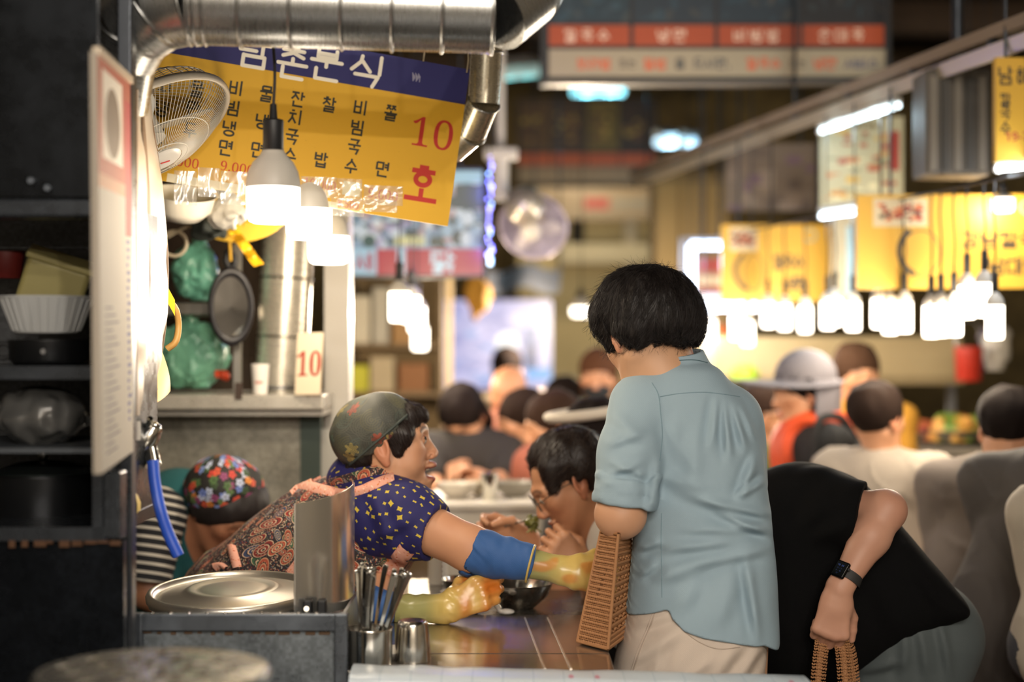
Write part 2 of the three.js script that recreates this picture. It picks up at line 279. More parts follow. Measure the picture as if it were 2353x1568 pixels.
function hangul(g, text, x, y, w, h, o = {}) {
  g.save(); g.strokeStyle = o.color || '#222'; g.lineWidth = o.weight || w * 0.12; g.lineCap = o.round ? 'round' : 'butt'; g.lineJoin = o.round ? 'round' : 'miter';
  let i = 0; for (const ch of text) { const cx = o.down ? x : x + i * w * (o.gap || 1.15), cy = o.down ? y + i * h * (o.gap || 1.12) : y; if (!syllable(g, ch, cx, cy, w, h) && ch !== ' ') { g.fillStyle = g.strokeStyle; g.font = 'bold ' + h * 1.1 + 'px sans-serif'; g.textBaseline = 'top'; g.fillText(ch, cx, cy - h * 0.1); } i += ch === ' ' ? 0.5 : ch === ',' || ch === '.' ? 0.5 : 1; }
  g.restore();
}
// ---------------------------------------------------------------- the hall
const slab = (px0, px1, py0, py1, d, th, r = 0) => { const x0 = xAt(px0, d), x1 = xAt(px1, d), y0 = yAt(py1, d), y1 = yAt(py0, d); return r ? rbox(x0, x1, y0, y1, -d - th, -d, r) : box(x0, x1, y0, y1, -d - th, -d); };
const HX0 = -3.4, HX1 = 5.2, HZ0 = 3.2, HZ1 = -15, HY = 4.2;
struct('floor', boxUV(box(HX0 - 0.2, HX1 + 0.2, -0.15, 0, HZ1 - 0.2, HZ0 + 0.2)), mat('#5a5650', 0.55, { map: T.grime, roughnessMap: T.smudge }));
struct('ceiling', boxUV(box(HX0 - 0.2, HX1 + 0.2, HY, HY + 0.2, HZ1 - 0.2, HZ0 + 0.2)), mat('#3a2f26', 0.9, { map: T.grime }));
struct('wall_left', boxUV(box(HX0 - 0.2, HX0, 0, HY, HZ1, HZ0)), mat('#7d7365', 0.85, { map: T.grime }));
struct('wall_right', boxUV(box(HX1, HX1 + 0.2, 0, HY, HZ1, HZ0)), mat('#b3a997', 0.85, { map: T.grime }));
struct('wall_back', boxUV(box(HX0, HX1, 0, HY, HZ1 - 0.2, HZ1)), mat('#a08c5c', 0.85, { map: T.grime }));
struct('wall_front', boxUV(box(HX0, HX1, 0, HY, HZ0, HZ0 + 0.2)), mat('#cfc8bc', 0.85, { map: T.grime }));
// roof trusses, dark timber and steel
for (let i = 0; i < 5; i++) {
  const z = -4.9 - i * 2.1, t = thing('roof_beam', ['dark timber roof beam above the hanging menu board', 'dark timber roof beam just behind the hanging menu board', 'dark timber roof beam over the middle of the aisle', 'dark timber roof beam in front of the far menu board', 'dark timber roof beam close to the back wall'][i], 'beam', 'roof beams of the market hall');
  part(t, 'beam', box(HX0, HX1, 3.62, 3.84, z - 0.09, z + 0.09), mat('#4a3a2b', 0.85));
  for (let k = 0; k < 4; k++) { const x = -2.4 + k * 2; part(t, 'brace', bar(V(x, 3.6, z), V(x + 1, HY, z), 0.07), mat('#4a3a2b', 0.85)); }
}

// ---------------------------------------------------------------- lamps
function bulbProto(R, h, cord, k) {
  // origin at the bottom of the diffuser
  const g = new THREE.Group();
  part(g, 'diffuser', lathe([[0, 0], [R * 0.72, 0.001], [R * 0.9, R * 0.1], [R * 0.985, R * 0.3], [R, R * 0.5], [R, h * k]], 36), glow('#fff3dd', 5.5));
  part(g, 'housing', lathe([[R, h * k], [R * 1.02, h * (k + 0.01)], [R * 1.0, h * lerp(k, 1, 0.2)], [R * 0.93, h * lerp(k, 1, 0.45)], [R * 0.76, h * lerp(k, 1, 0.7)], [R * 0.5, h * lerp(k, 1, 0.9)], [R * 0.42, h], [R * 0.4, h * 1.02], [0, h * 1.02]], 36), mat('#c4bfb5', 0.45));
  part(g, 'socket', lathe([[0, h * 1.02], [R * 0.39, h * 1.02], [R * 0.39, h * 1.42], [R * 0.37, h * 1.44], [R * 0.16, h * 1.46], [R * 0.12, h * 1.66], [0, h * 1.66]], 20), blackPlastic);
  if (cord) part(g, 'cord', tube([V(0, h * 1.6, 0), V(0.003, h * 1.6 + cord * 0.3, 0), V(-0.003, h * 1.6 + cord * 0.7, 0), V(0, h * 1.6 + cord, 0)], 0.0032, 6), mat('#201c1a', 0.6));
  return g;
}
function hangBulb(px, pyBottom, d, R, h, cord, cd, label, group) {
  const t = thing('hanging_bulb', label, 'light bulb', group, P(px, pyBottom, d));
  const g = bulbProto(R, h, cord, R > 0.05 ? 0.5 : 0.74); while (g.children.length) t.add(g.children[0]);
  const l = new THREE.PointLight(WARM, cd, 0, 2); l.position.set(0, h * 0.26, 0); l.castShadow = true; l.shadow.radius = R / 0.02 * 0.8; t.add(l);
  return t;
}
const stallRow = 'bulbs strung over the stall counter';
hangBulb(628, 515, 3.05, 0.052, 0.141, 0.24, BULB_CD, 'large hanging bulb with black socket in front of the tilted yellow sign', stallRow);
hangBulb(710, 552, 3.68, 0.0545, 0.148, HY - yAt(552, 3.68) - 0.237, BULB_CD, 'lit bulb hanging behind and below the first bulb under the yellow sign', stallRow);
hangBulb(755, 608, 4.15, 0.0545, 0.148, HY - yAt(608, 4.15) - 0.237, BULB_CD, 'lowest of the lit bulbs under the tilted yellow sign', stallRow);
// chain of bulbs further along the same counter
for (const [px, py, d] of [[918, 742, 5.1], [945, 745, 5.7], [958, 765, 6.2], [965, 806, 6.9]]) hangBulb(px, py, d, 0.035, 0.135, HY - yAt(py, d) - 0.216, BULB_CD * 2.0, 'small lit bulb hanging in front of the television', 'bulbs hanging before the television');
// bulbs over the right-hand row of stalls: they follow the rail
const railD = (px) => 2.355 / ((px - W / 2) / F + 0.196);
for (const [px, py] of [[1632, 787], [1692, 782], [1718, 796], [1765, 754], [1803, 760], [1850, 766], [1902, 758], [1918, 750], [1960, 762], [2020, 756], [2045, 770], [2078, 766], [2140, 778], [2162, 776], [2192, 775], [2222, 734], [2262, 730], [2286, 782]]) {
  hangBulb(px, py, railD(px), 0.027, 0.14, 1.9 - yAt(py, railD(px)) - 0.224, BULB_CD * 0.42, 'lit bulb in the row hanging below the yellow signs', 'bulbs hanging below the yellow signs');
}
hangBulb(2305, 488, 5.2, 0.036, 0.06, HY - yAt(488, 5.2) - 0.1, BULB_CD * 0.4, 'small round lamp beside the yellow sign with the drawn head', null);
hangBulb(1335, 728, 8.6, 0.055, 0.1, HY - yAt(728, 8.6) - 0.16, 16, 'round globe bulb hanging near the back of the hall', null);

hangBulb(1350, 330, 11.9, 0.055, 0.1, HY - yAt(330, 11.9) - 0.16, 3, 'added unseen bulb behind the far overhead menu board', null);  // added lamp, hidden by the board, to brighten the back wall and shop front
function tubeLight(a, b, r, hex, k, label, cd, group, top = HY) {
  const t = thing('tube_light', label, 'light', group);
  part(t, 'tube', rod(a, b, r, r, 12), glow(hex, k));
  const up = V(0, r * 1.7, 0); part(t, 'batten', bar(a.clone().add(up), b.clone().add(up), r * 2.4, r * 1.2), mat('#b8b6b0', 0.5));
  for (const e of [a, b]) part(t, 'end_cap', rod(e, e.clone().lerp(e === a ? b : a, 0.03), r * 1.15, r * 1.15, 12), whitePlastic);
  if (a.y < 3.3) for (const u of [0.12, 0.88]) { const p = a.clone().lerp(b, u); part(t, 'hanger', rod(p.clone().add(V(0, r * 2, 0)), V(p.x, top, p.z), 0.003, 0.003, 6), darkSteel); }
  const n = 2; for (let i = 0; i < n; i++) { const l = new THREE.PointLight(new THREE.Color(hex), cd / n, 0, 2); l.position.copy(a.clone().lerp(b, (i + 0.5) / n)).y -= r * 1.6; l.castShadow = true; l.shadow.radius = 2; t.add(l); }
  return t;
}
tubeLight(P(1884, 302, 6.0), P(2064, 242, 5.3), 0.011, '#d5f2ff', 5, 'slanting white tube lamp fixed under the steel rail', 0.5, null, EYE + 0.86);
tubeLight(P(1888, 496, 5.95), P(1974, 484, 5.6), 0.013, '#d0ecff', 5, 'short white tube lamp left of the yellow sign with the drawn head', 0.4, null, EYE + 0.86);
tubeLight(P(2290, 388, 4.7), P(2353 + 120, 366, 4.35), 0.012, '#eef6ff', 5, 'white tube lamp under the narrow yellow sign', 0.5, null, EYE + 0.86);
tubeLight(P(1600, 705, 7.0), P(1745, 705, 6.9), 0.02, '#cfe0ff', 5, 'level blue-white tube lamp behind the hanging bulbs', 0.5);
{ // cornered light strip
  const t = thing('corner_light', 'blue-white light strip bent round a corner beside the far yellow sign', 'light');
  const a = P(1664, 563, 7.0), b = P(1588, 563, 7.05), c = P(1588, 700, 7.05), g = glow('#bcd8ff', 4.5);
  part(t, 'tube', rod(a, b, 0.02, 0.02, 12), g); part(t, 'tube', rod(b, c, 0.02, 0.02, 12), g);
  part(t, 'backing', merge([slab(1566, 1668, 545, 553, 7.1, 0.03), slab(1563, 1572, 545, 710, 7.1, 0.03)]), mat('#888', 0.5));
  const l = new THREE.PointLight(new THREE.Color('#bcd8ff'), 0.4, 0, 2); l.position.copy(P(1610, 600, 6.9)); l.castShadow = true; t.add(l);
}
for (const [a, b, d, hx, lb] of [[[1318, 210], [1432, 208], 9, '#7fe6ff', 'pair of turquoise tube lamps under the menu board'], [[1150, 172], [1232, 164], 8.5, '#3f9a9c', 'dim turquoise tube lamp beside the duct'], [[1512, 327], [1548, 326], 10, '#a9ddff', 'left of two pale blue ceiling lamps at the back'], [[1572, 326], [1590, 325], 10, '#a9ddff', 'right of two pale blue ceiling lamps at the back']])
  tubeLight(P(a[0], a[1], d), P(b[0], b[1], d + 0.2), 0.03, hx, hx === '#3f9a9c' ? 0.5 : 2.5, lb, hx === '#3f9a9c' ? 0.15 : 0.3);
// lamps of the aisle behind the viewer, that light the backs of the people
for (const [x, z, lb] of [[0.9, 0.9, 'long ceiling tube over the aisle, right-hand one'], [-0.6, 1.9, 'long ceiling tube over the aisle, left-hand one']]) tubeLight(V(x - 0.6, 3.1, z), V(x + 0.6, 3.1, z), 0.018, '#fff4e6', 5, lb, 22, 'aisle tubes behind the viewer');
tubeLight(V(-0.2, 2.5, 2.55), V(1.8, 2.5, 2.55), 0.018, '#fff4e6', 5, 'tube lamp along the pale wall behind the viewer', 38);
// ---------------------------------------------------------------- the stall: duct, sign, fan, boards
// ---- ventilation duct: swept pieces with raised seams
function ductPart(parent, name, pts, r, m, seams = 0) {
  const c = new THREE.CatmullRomCurve3(pts, false, 'centripetal'); part(parent, name, new THREE.TubeGeometry(c, pts.length * 8, r, 36), m);
  for (let i = 1; i <= seams; i++) { const u = i / (seams + 1), p = c.getPointAt(u), t = c.getTangentAt(u); part(parent, 'seam_ring', new THREE.TorusGeometry(r * 1.005, 0.0045, 6, 40).applyQuaternion(new THREE.Quaternion().setFromUnitVectors(V(0, 0, 1), t)).translate(p.x, p.y, p.z), m); }
}
{
  const t = thing('ventilation_duct', 'round galvanised duct with ringed seams running over the stall', 'duct'), R = 0.083;
  const a = P(438, 0, 2.92), b = P(1130, 22, 2.96);
  const ribs = (p, q, n, s) => { for (let i = 0; i <= n; i++) { const c = p.clone().lerp(q, i / n), d = q.clone().sub(p).normalize(); part(t, 'seam_ring', new THREE.TorusGeometry(R * 1.006, s, 6, 44).applyQuaternion(new THREE.Quaternion().setFromUnitVectors(V(0, 0, 1), d)).translate(c.x, c.y, c.z), galv); } };
  part(t, 'straight_run', new THREE.CylinderGeometry(R, R, a.distanceTo(b), 48, 1, true).applyQuaternion(new THREE.Quaternion().setFromUnitVectors(V(0, 1, 0), b.clone().sub(a).normalize())).translate((a.x + b.x) / 2, (a.y + b.y) / 2, (a.z + b.z) / 2), galv);
  ribs(a, b, 6, 0.004); ribs(a.clone().lerp(b, 0.02), a.clone().lerp(b, 0.05), 1, 0.003);
  // lobster-back elbow going down on the left
  const el = [P(438, 0, 2.92), P(360, 15, 2.93), P(296, 60, 2.95), P(258, 130, 2.98), P(240, 240, 3.0)];
  for (let i = 0; i < el.length - 1; i++) { const p = el[i].clone().lerp(el[i + 1], -0.04), q = el[i].clone().lerp(el[i + 1], 1.04); part(t, 'elbow_piece', rod(p, q, R, R, 40), galv); const d = q.clone().sub(p).normalize(); part(t, 'seam_ring', new THREE.TorusGeometry(R * 1.01, 0.0035, 6, 40).applyQuaternion(new THREE.Quaternion().setFromUnitVectors(V(0, 0, 1), d)).translate(el[i].x, el[i].y, el[i].z), galv); }
  // right end turns up and away
  const er = [P(1130, 22, 2.96), P(1195, -30, 3.0), P(1250, -130, 3.08), P(1280, -260, 3.16)];
  for (let i = 0; i < er.length - 1; i++) { const p = er[i].clone().lerp(er[i + 1], -0.05), q = er[i].clone().lerp(er[i + 1], 1.05); part(t, 'elbow_piece', rod(p, q, R * 1.02, R * 1.02, 40), galv); }
  // hangers
  for (const px of [520, 1030]) { const p = P(px, 0, 2.93); part(t, 'hanger', rod(V(p.x, p.y, p.z), V(p.x, HY, p.z), 0.004), steelDull); }
}
{
  const t = thing('curved_duct', 'bent steel duct hanging down beside the end of the yellow sign', 'duct');
  const p = [P(1122, -60, 3.75), P(1118, 120, 3.75), P(1112, 235, 3.76), P(1085, 300, 3.82), P(1040, 340, 3.9)];
  for (let i = 0; i < p.length - 1; i++) { part(t, 'duct_piece', rod(p[i].clone().lerp(p[i + 1], -0.03), p[i].clone().lerp(p[i + 1], 1.03), 0.038, 0.038, 28), mat('#b7b09e', 0.4, { metalness: 0.9, roughnessMap: T.brushed })); part(t, 'seam_ring', new THREE.TorusGeometry(0.039, 0.003, 6, 28).applyQuaternion(new THREE.Quaternion().setFromUnitVectors(V(0, 0, 1), p[i + 1].clone().sub(p[i]).normalize())).translate(p[i].x, p[i].y, p[i].z), galv); }
  part(t, 'hanger', rod(p[0], V(p[0].x, HY, p[0].z), 0.006), steelDull);
}
// ---- tilted yellow menu sign
const planePx = (tl, tr, bl) => { const r = tr.clone().sub(tl), u = bl.clone().sub(tl), n = r.clone().cross(u); return (px, py) => { const d = P(px, py, 1).sub(camera.position), k = tl.clone().sub(camera.position).dot(n) / d.dot(n), q = camera.position.clone().addScaledVector(d, k).sub(tl); return [q.dot(r) / r.lengthSq(), q.dot(u) / u.lengthSq()]; }; };
{
  const tr = P(1080, 160, 3.72), tl = P(322, 24, 3.57), r = tr.clone().sub(tl), down = P(1028, 520, 3.71).sub(tr); down.addScaledVector(r, -down.dot(r) / r.lengthSq());
  const bl = tl.clone().add(down), uv = planePx(tl, tr, bl), CW = 1640, CH = Math.round(CW * down.length() / r.length());
  const at = (px, py) => { const [u, v] = uv(px, py); return [u * CW, v * CH]; };
  const glyph = (g, ch, px, py, w, h, o) => { const [x, y] = at(px, py); hangul(g, ch, x - w / 2, y - h / 2, w, h, o); };
  const tex = canvasTex(CW, CH, (g) => {
    g.fillStyle = '#cfa01e'; g.fillRect(0, 0, CW, CH);
    const bandH = at(1065, 240)[1]; g.fillStyle = '#19185c'; g.fillRect(0, 0, CW, bandH);
    const ttl = { color: '#e8e2d2', weight: 19, round: true };
    glyph(g, '남', 585, 118, 150, 160, ttl); glyph(g, '촌', 672, 146, 140, 150, ttl); glyph(g, '분', 750, 150, 150, 150, ttl); glyph(g, '식', 846, 163, 165, 150, ttl);
    g.save(); g.translate(...at(957, 177)); g.strokeStyle = '#8c8ba2'; g.lineWidth = 5; for (let i = 0; i < 9; i++) { g.beginPath(); g.moveTo(-22 + i * 5, -20 + (i % 3) * 6); g.lineTo(-14 + i * 4, 24 - (i % 4) * 7); g.stroke(); } g.restore();
    const k = { color: '#26261f', weight: 9.5 };
    const col = (list) => list.forEach(([c, x, y]) => glyph(g, c, x, y, 64, 74, k));
    col([['비', 543, 202], ['빔', 536, 248], ['냉', 527, 295], ['면', 519, 340]]); col([['물', 612, 216], ['냉', 603, 279], ['면', 593, 345]]); col([['잔', 685, 228], ['치', 679, 269], ['국', 671, 315], ['수', 666, 357]]);
    col([['찰', 757, 240], ['밥', 738, 367]]); col([['비', 829, 247], ['빔', 822, 293], ['국', 814, 338], ['수', 807, 382]]); col([['쫄', 898, 260], ['면', 879, 389]]); col([['물', 452, 205], ['만', 445, 250], ['두', 437, 300], ['회', 380, 195], ['냉', 372, 250], ['면', 362, 310]]);
    g.fillStyle = '#b3271c'; g.textBaseline = 'middle'; g.textAlign = 'center';
    const num = (s, px, py, size, sx = 1) => { const [x, y] = at(px, py); g.save(); g.translate(x, y); g.scale(sx, 1); g.font = size + 'px serif'; g.fillText(s, 0, 0); g.restore(); };
    num('10', 993, 308, 205, 1.0); g.lineWidth = 6; g.strokeStyle = '#b3271c';
    glyph(g, '호', 970, 424, 165, 170, { color: '#b3271c', weight: 24 });
    // price strips: paper and tape of a paler yellow, red figures
    const strip = (px, py, w, h, c) => { const [x, y] = at(px, py); g.fillStyle = c; g.fillRect(x, y, w, h); };
    strip(385, 398, 400, 76, '#ded4ba'); strip(690, 452, 190, 62, '#d8cfb4'); strip(790, 415, 90, 70, '#d8cfae');
    g.fillStyle = '#b3271c'; num('6.000', 418, 372, 66, 1.0); num('9.000', 545, 386, 66, 1.0); num('10.000', 735, 424, 62, 0.85); num('9.000', 880, 448, 68, 0.9); num('8.500', 800, 470, 54, 0.8); num('₩₩₩', 880, 476, 34);
    for (let i = 0; i < 60; i++) { g.fillStyle = 'rgba(60,40,10,' + rr(0.03, 0.1) + ')'; g.fillRect(rr(0, CW), rr(0, CH), rr(2, 9), rr(2, 7)); }
  });
  const t = thing('menu_sign', 'tilted yellow menu board with a blue title band and the red number 10호', 'sign');
  board(t, 'printed_face', tl, tr, bl, 0.006, new THREE.MeshPhysicalMaterial({ map: tex, roughness: 0.65 }), mat('#d8c27a', 0.6));
  const at3 = (px, py, lift) => { const [u, v] = uv(px, py), n = r.clone().cross(down).normalize().multiplyScalar(-lift); return tl.clone().addScaledVector(r, u).addScaledVector(down, v).add(n); };
  // strips of clear tape over the prices, slightly raised and wrinkled
  for (const [x0, y0, x1, y1] of [[400, 392, 452, 470], [455, 385, 505, 452], [507, 393, 572, 470], [692, 405, 775, 452], [776, 410, 832, 460], [835, 425, 925, 470], [760, 455, 836, 496], [838, 458, 912, 486]]) {
    const n = 9, pos = [], ix = [];
    for (let j = 0; j <= n; j++) for (let i = 0; i <= n; i++) { const q = at3(lerp(x0, x1, i / n), lerp(y0, y1, j / n) + 0.15 * (lerp(x0, x1, i / n) - x0) * 0.3, 0.0015 + 0.0024 * Math.abs(noise3(i * 0.9 + x0, j * 0.3 + y0, 3))); pos.push(q.x, q.y, q.z); if (i < n && j < n) { const a = j * (n + 1) + i; ix.push(a, a + n + 1, a + 1, a + 1, a + n + 1, a + n + 2); } }
    const g = new THREE.BufferGeometry(); g.setAttribute('position', new THREE.Float32BufferAttribute(pos, 3)); g.setIndex(ix); g.computeVertexNormals(); part(t, 'clear_tape', g, clearFilm, 'wrinkled clear tape over a price');
  }
  for (const [px, py] of [[1072, 168], [972, 142], [420, 40]]) part(t, 'hanging_wire', tube([at3(px, py, 0.004), at3(px + 3, py - 30, 0.01), at3(px + 1, py - 95, 0.004), V(at3(px, py, 0).x, 2.6, at3(px, py, 0).z)], 0.0022, 6), mat('#8c7f68', 0.7));
}
// ---- wall fan
{
  const t = thing('wall_fan', 'white wall fan with a wire cage tipped towards the counter', 'fan');
  const C = P(338, 298, 3.45), n = V(0.5, -0.84, 0.2).normalize(); t.position.copy(C);
  t.quaternion.setFromUnitVectors(V(0, 0, 1), n);
  const R = 0.195, wire = mat('#b9b5ac', 0.35), dome = (u) => 0.085 * Math.pow(Math.cos(u * Math.PI / 2), 0.75), front = [], rear = [];
  for (let i = 0; i < 110; i++) { const a = i / 110 * 2 * Math.PI, p = [], q = [], sw = 0.35; for (let k = 0; k <= 8; k++) { const u = lerp(0.22, 1, k / 8), b = a + sw * (1 - u); p.push(V(Math.cos(b) * R * u, Math.sin(b) * R * u, dome(u))); } front.push(tube(p, 0.00085, 4, 10)); if (i % 2 === 0) { for (let k = 0; k <= 6; k++) { const u = lerp(0.3, 1, k / 6); q.push(V(Math.cos(a) * R * u, Math.sin(a) * R * u, -0.09 * Math.pow(Math.cos(u * Math.PI / 2), 0.45))); } rear.push(tube(q, 0.001, 4, 8)); } }
  for (const u of [0.62, 0.3]) front.push(new THREE.TorusGeometry(R * u, 0.0014, 5, 60).translate(0, 0, dome(u)));
  for (const u of [0.7, 0.9]) rear.push(new THREE.TorusGeometry(R * u, 0.0014, 5, 60).translate(0, 0, -0.09 * Math.pow(Math.cos(u * Math.PI / 2), 0.45)));
  part(t, 'front_grille', merge(front), wire); part(t, 'rear_grille', merge(rear), wire);
  part(t, 'rim', new THREE.TorusGeometry(R, 0.0065, 10, 72).scale(1, 1, 1.6), mat('#bfbab1', 0.35));
  part(t, 'badge', lathe([[0, 0.006], [0.03, 0.005], [0.042, 0], [0.043, -0.004]], 32).rotateX(Math.PI / 2).translate(0, 0, dome(0.22)), mat('#b9b7b4', 0.35));
  part(t, 'maker_mark', box(-0.011, 0.011, -0.002, 0.002, 0, 0.001).translate(0, 0, dome(0.22) + 0.0062), mat('#b03030', 0.5));
  for (let k = 0; k < 3; k++) part(t, 'blade', (() => { const s = new THREE.Shape(); s.moveTo(0.02, -0.02); s.bezierCurveTo(0.08, -0.09, 0.16, -0.07, 0.155, 0.02); s.bezierCurveTo(0.15, 0.06, 0.06, 0.05, 0.02, 0.02); const g = new THREE.ExtrudeGeometry(s, { depth: 0.003, bevelEnabled: false, curveSegments: 12 }); g.rotateX(0.35); g.rotateZ(k * 2.094); return g; })(), mat('#a9adad', 0.3, { transmission: 0.35, thickness: 0, side: THREE.DoubleSide }));
  part(t, 'hub', rod(V(0, 0, -0.03), V(0, 0, 0.03), 0.03, 0.03, 24), whitePlastic);
  part(t, 'motor', lathe([[0, -0.2], [0.04, -0.195], [0.062, -0.15], [0.064, -0.09], [0.05, -0.07], [0, -0.07]], 28).rotateX(Math.PI / 2), mat('#aaa69d', 0.4));
  const q = t.quaternion.clone().invert(), back = V(xAt(250, 3.5), yAt(250, 3.5), -3.5).sub(C).applyQuaternion(q);
  part(t, 'bracket', tube([V(0, 0, -0.15), V(0, 0.02, -0.22).lerp(back, 0.4), back], 0.016, 10), whitePlastic);
}
// ---- steel post and cabinet on the left
{
  const t = thing('steel_cabinet', 'dark steel cabinet with open niches at the side of the stall', 'cabinet'), d = 2.72, m = mat('#1d2024', 0.45, { metalness: 0.85, roughnessMap: T.smudge }), m2 = mat('#3d4249', 0.42, { metalness: 0.7, roughnessMap: T.smudge });
  part(t, 'upper_panel', boxUV(slab(-420, 222, -420, 452, d, 0.02)), m);
  part(t, 'ledge', boxUV(slab(-420, 232, 455, 500, d - 0.03, 0.06, 0.006)), m2);
  part(t, 'back_panel', boxUV(slab(-520, 300, 440, 1320, d + 0.42, 0.02)), mat('#5c6168', 0.55, { metalness: 0.5, map: T.grime }));
  part(t, 'shelf', boxUV(slab(-420, 240, 842, 872, d, 0.4)), m2);
  part(t, 'shelf', boxUV(slab(-420, 240, 1212, 1244, d, 0.42)), m2);
  part(t, 'shelf', boxUV(slab(-420, 240, 1030, 1042, d + 0.02, 0.36)), mat('#4a4f55', 0.5, { metalness: 0.6 }));
  part(t, 'side_panel', boxUV(slab(212, 236, 455, 1244, d, 0.42)), m2);
  part(t, 'lower_panel', boxUV(slab(-420, 284, 1245, 2700, d + 0.02, 0.02)), mat('#262d38', 0.4, { metalness: 0.85, roughnessMap: T.smudge, map: T.grime }));
  part(t, 'corner_strip', slab(236, 276, 1085, 1240, d, 0.05, 0.004), m2);
  const rust = mat('#4d3320', 0.9); for (let i = 0; i < 9; i++) part(t, 'rust_patch', slab(20 + i * 29, 30 + i * 29 + rr(4, 18), 1243, 1247 + rr(2, 14), d - 0.001, 0.002), rust);
  for (const [px, py] of [[70, 415], [108, 432]]) part(t, 'bolt_head', rod(P(px, py, d), P(px, py, d - 0.012), 0.009, 0.006, 8), darkSteel);
}
{
  const t = thing('steel_post', 'upright square steel post at the corner of the stall', 'post');
  part(t, 'post', (() => { const x0 = xAt(268, 2.83), x1 = xAt(302, 2.83); return boxUV(rbox(x0, x1, 0, HY, -2.87, -2.83, 0.004)); })(), mat('#3c4046', 0.5, { metalness: 0.6, roughnessMap: T.smudge }));
  part(t, 'base_plate', box(xAt(240, 2.83), xAt(330, 2.83), 0, 0.008, -2.9, -2.8), darkSteel);
}
// poster board that faces into the stall
{
  const t = thing('poster_board', 'narrow white poster board with an orange top fixed to the post', 'poster');
  const tl = P(224, 118, 2.44), tr = P(299, 190, 2.8), bl = P(240, 1090, 2.44); bl.x = tl.x + 0.006; bl.z = tl.z;
  const tex = canvasTex(400, 1024, (g, w, h) => {
    g.fillStyle = '#a8a196'; g.fillRect(0, 0, w, h); g.fillStyle = '#a04a2c'; g.fillRect(0, 0, w, 300); g.fillStyle = '#b98666'; g.fillRect(0, 292, w, 34); g.fillStyle = '#d8d0c4'; g.fillRect(50, 30, 240, 220); g.fillStyle = '#6a5640'; g.beginPath(); g.ellipse(170, 150, 90, 90, 0, 0, 7); g.fill(); g.fillStyle = '#a02a28'; g.fillRect(320, 60, 80, 370);
    g.fillStyle = '#3d4677'; for (let i = 0; i < 24; i++) { const y = 440 + i * 21; g.fillRect(330 + (i % 3) * 4, y, 44 - (i % 4) * 7, 11); } g.fillStyle = '#4a4a55'; for (let i = 0; i < 20; i++) g.fillRect(60, 620 + i * 19, 90 + (i * 37) % 110, 5);
  });
  board(t, 'printed_face', tl, tr, bl, 0.012, new THREE.MeshPhysicalMaterial({ map: tex, roughness: 0.8 }), mat('#9c9284', 0.7));
  part(t, 'rail', bar(P(222, 116, 2.44), P(299, 186, 2.8), 0.012), mat('#c9b9a2', 0.5));
}
// plastic sleeves with menu sheets hanging behind the post
function sheet(tl, tr, bl, nu, nv, bulge) {
  const r = tr.clone().sub(tl), d = bl.clone().sub(tl), n = r.clone().cross(d).normalize(), pos = [], ix = [], uv = [];
  for (let j = 0; j <= nv; j++) for (let i = 0; i <= nu; i++) { const u = i / nu, v = j / nv, p = tl.clone().addScaledVector(r, u).addScaledVector(d, v).addScaledVector(n, bulge(u, v)); pos.push(p.x, p.y, p.z); uv.push(u, 1 - v); if (i < nu && j < nv) { const a = j * (nu + 1) + i; ix.push(a, a + nu + 1, a + 1, a + 1, a + nu + 1, a + nu + 2); } }
  const g = new THREE.BufferGeometry(); g.setAttribute('position', new THREE.Float32BufferAttribute(pos, 3)); g.setAttribute('uv', new THREE.Float32BufferAttribute(uv, 2)); g.setIndex(ix); g.computeVertexNormals(); return g;
}
{
  const t = thing('plastic_menu_sleeve', 'pair of cream plastic menu sleeves with brown edges hanging beside the fan', 'menu sleeve');
  const edge = new THREE.CatmullRomCurve3([[338, 205], [352, 300], [368, 400], [378, 500], [385, 600], [383, 700], [375, 790], [360, 870], [346, 955]].map(([x, y]) => V(x, y, 0))), n = 40;
  const strip = (u0, u1, bulge, m, name, s0) => { const pos = [], ix = [], k = 8; for (let j = 0; j <= n; j++) for (let i = 0; i <= k; i++) { const e = edge.getPoint(j / n), u = lerp(u0, u1, i / k), d = lerp(2.9, 3.3, u), q = P(lerp(309, e.x, u), e.y, d); q.x += bulge * Math.sin(i / k * Math.PI) + 0.004 * noise3(u * 5 + s0, e.y / 60, s0); pos.push(q.x, q.y, q.z); if (i < k && j < n) { const a = j * (k + 1) + i; ix.push(a, a + k + 1, a + 1, a + 1, a + k + 1, a + k + 2); } } const g = new THREE.BufferGeometry(); g.setAttribute('position', new THREE.Float32BufferAttribute(pos, 3)); g.setIndex(ix); g.computeVertexNormals(); part(t, name, g, m); };
  const film = (hex) => mat(hex, 0.4, { side: THREE.DoubleSide, clearcoat: 0.3 });
  strip(0.02, 0.42, 0.006, film('#a89c8e'), 'sleeve', 1); strip(0.5, 1, 0.01, film('#b3a799'), 'sleeve', 5);
  const line = (u, r) => tube(Array.from({ length: 12 }, (_, j) => { const e = edge.getPoint(j / 11); return P(lerp(309, e.x, u), e.y, lerp(2.9, 3.3, u)); }), r, 6, 40);
  for (const [u, r] of [[0.01, 0.006], [0.44, 0.004], [0.49, 0.004], [1, 0.0025]]) part(t, 'stiff_edge', line(u, r), mat('#7a6450', 0.5));
  part(t, 'hanging_string', tube([P(325, 205, 3.0), P(320, 160, 3.0), V(xAt(318, 3.0), 2.3, -3.0)], 0.0025, 6), mat('#8c7f68', 0.7));
}
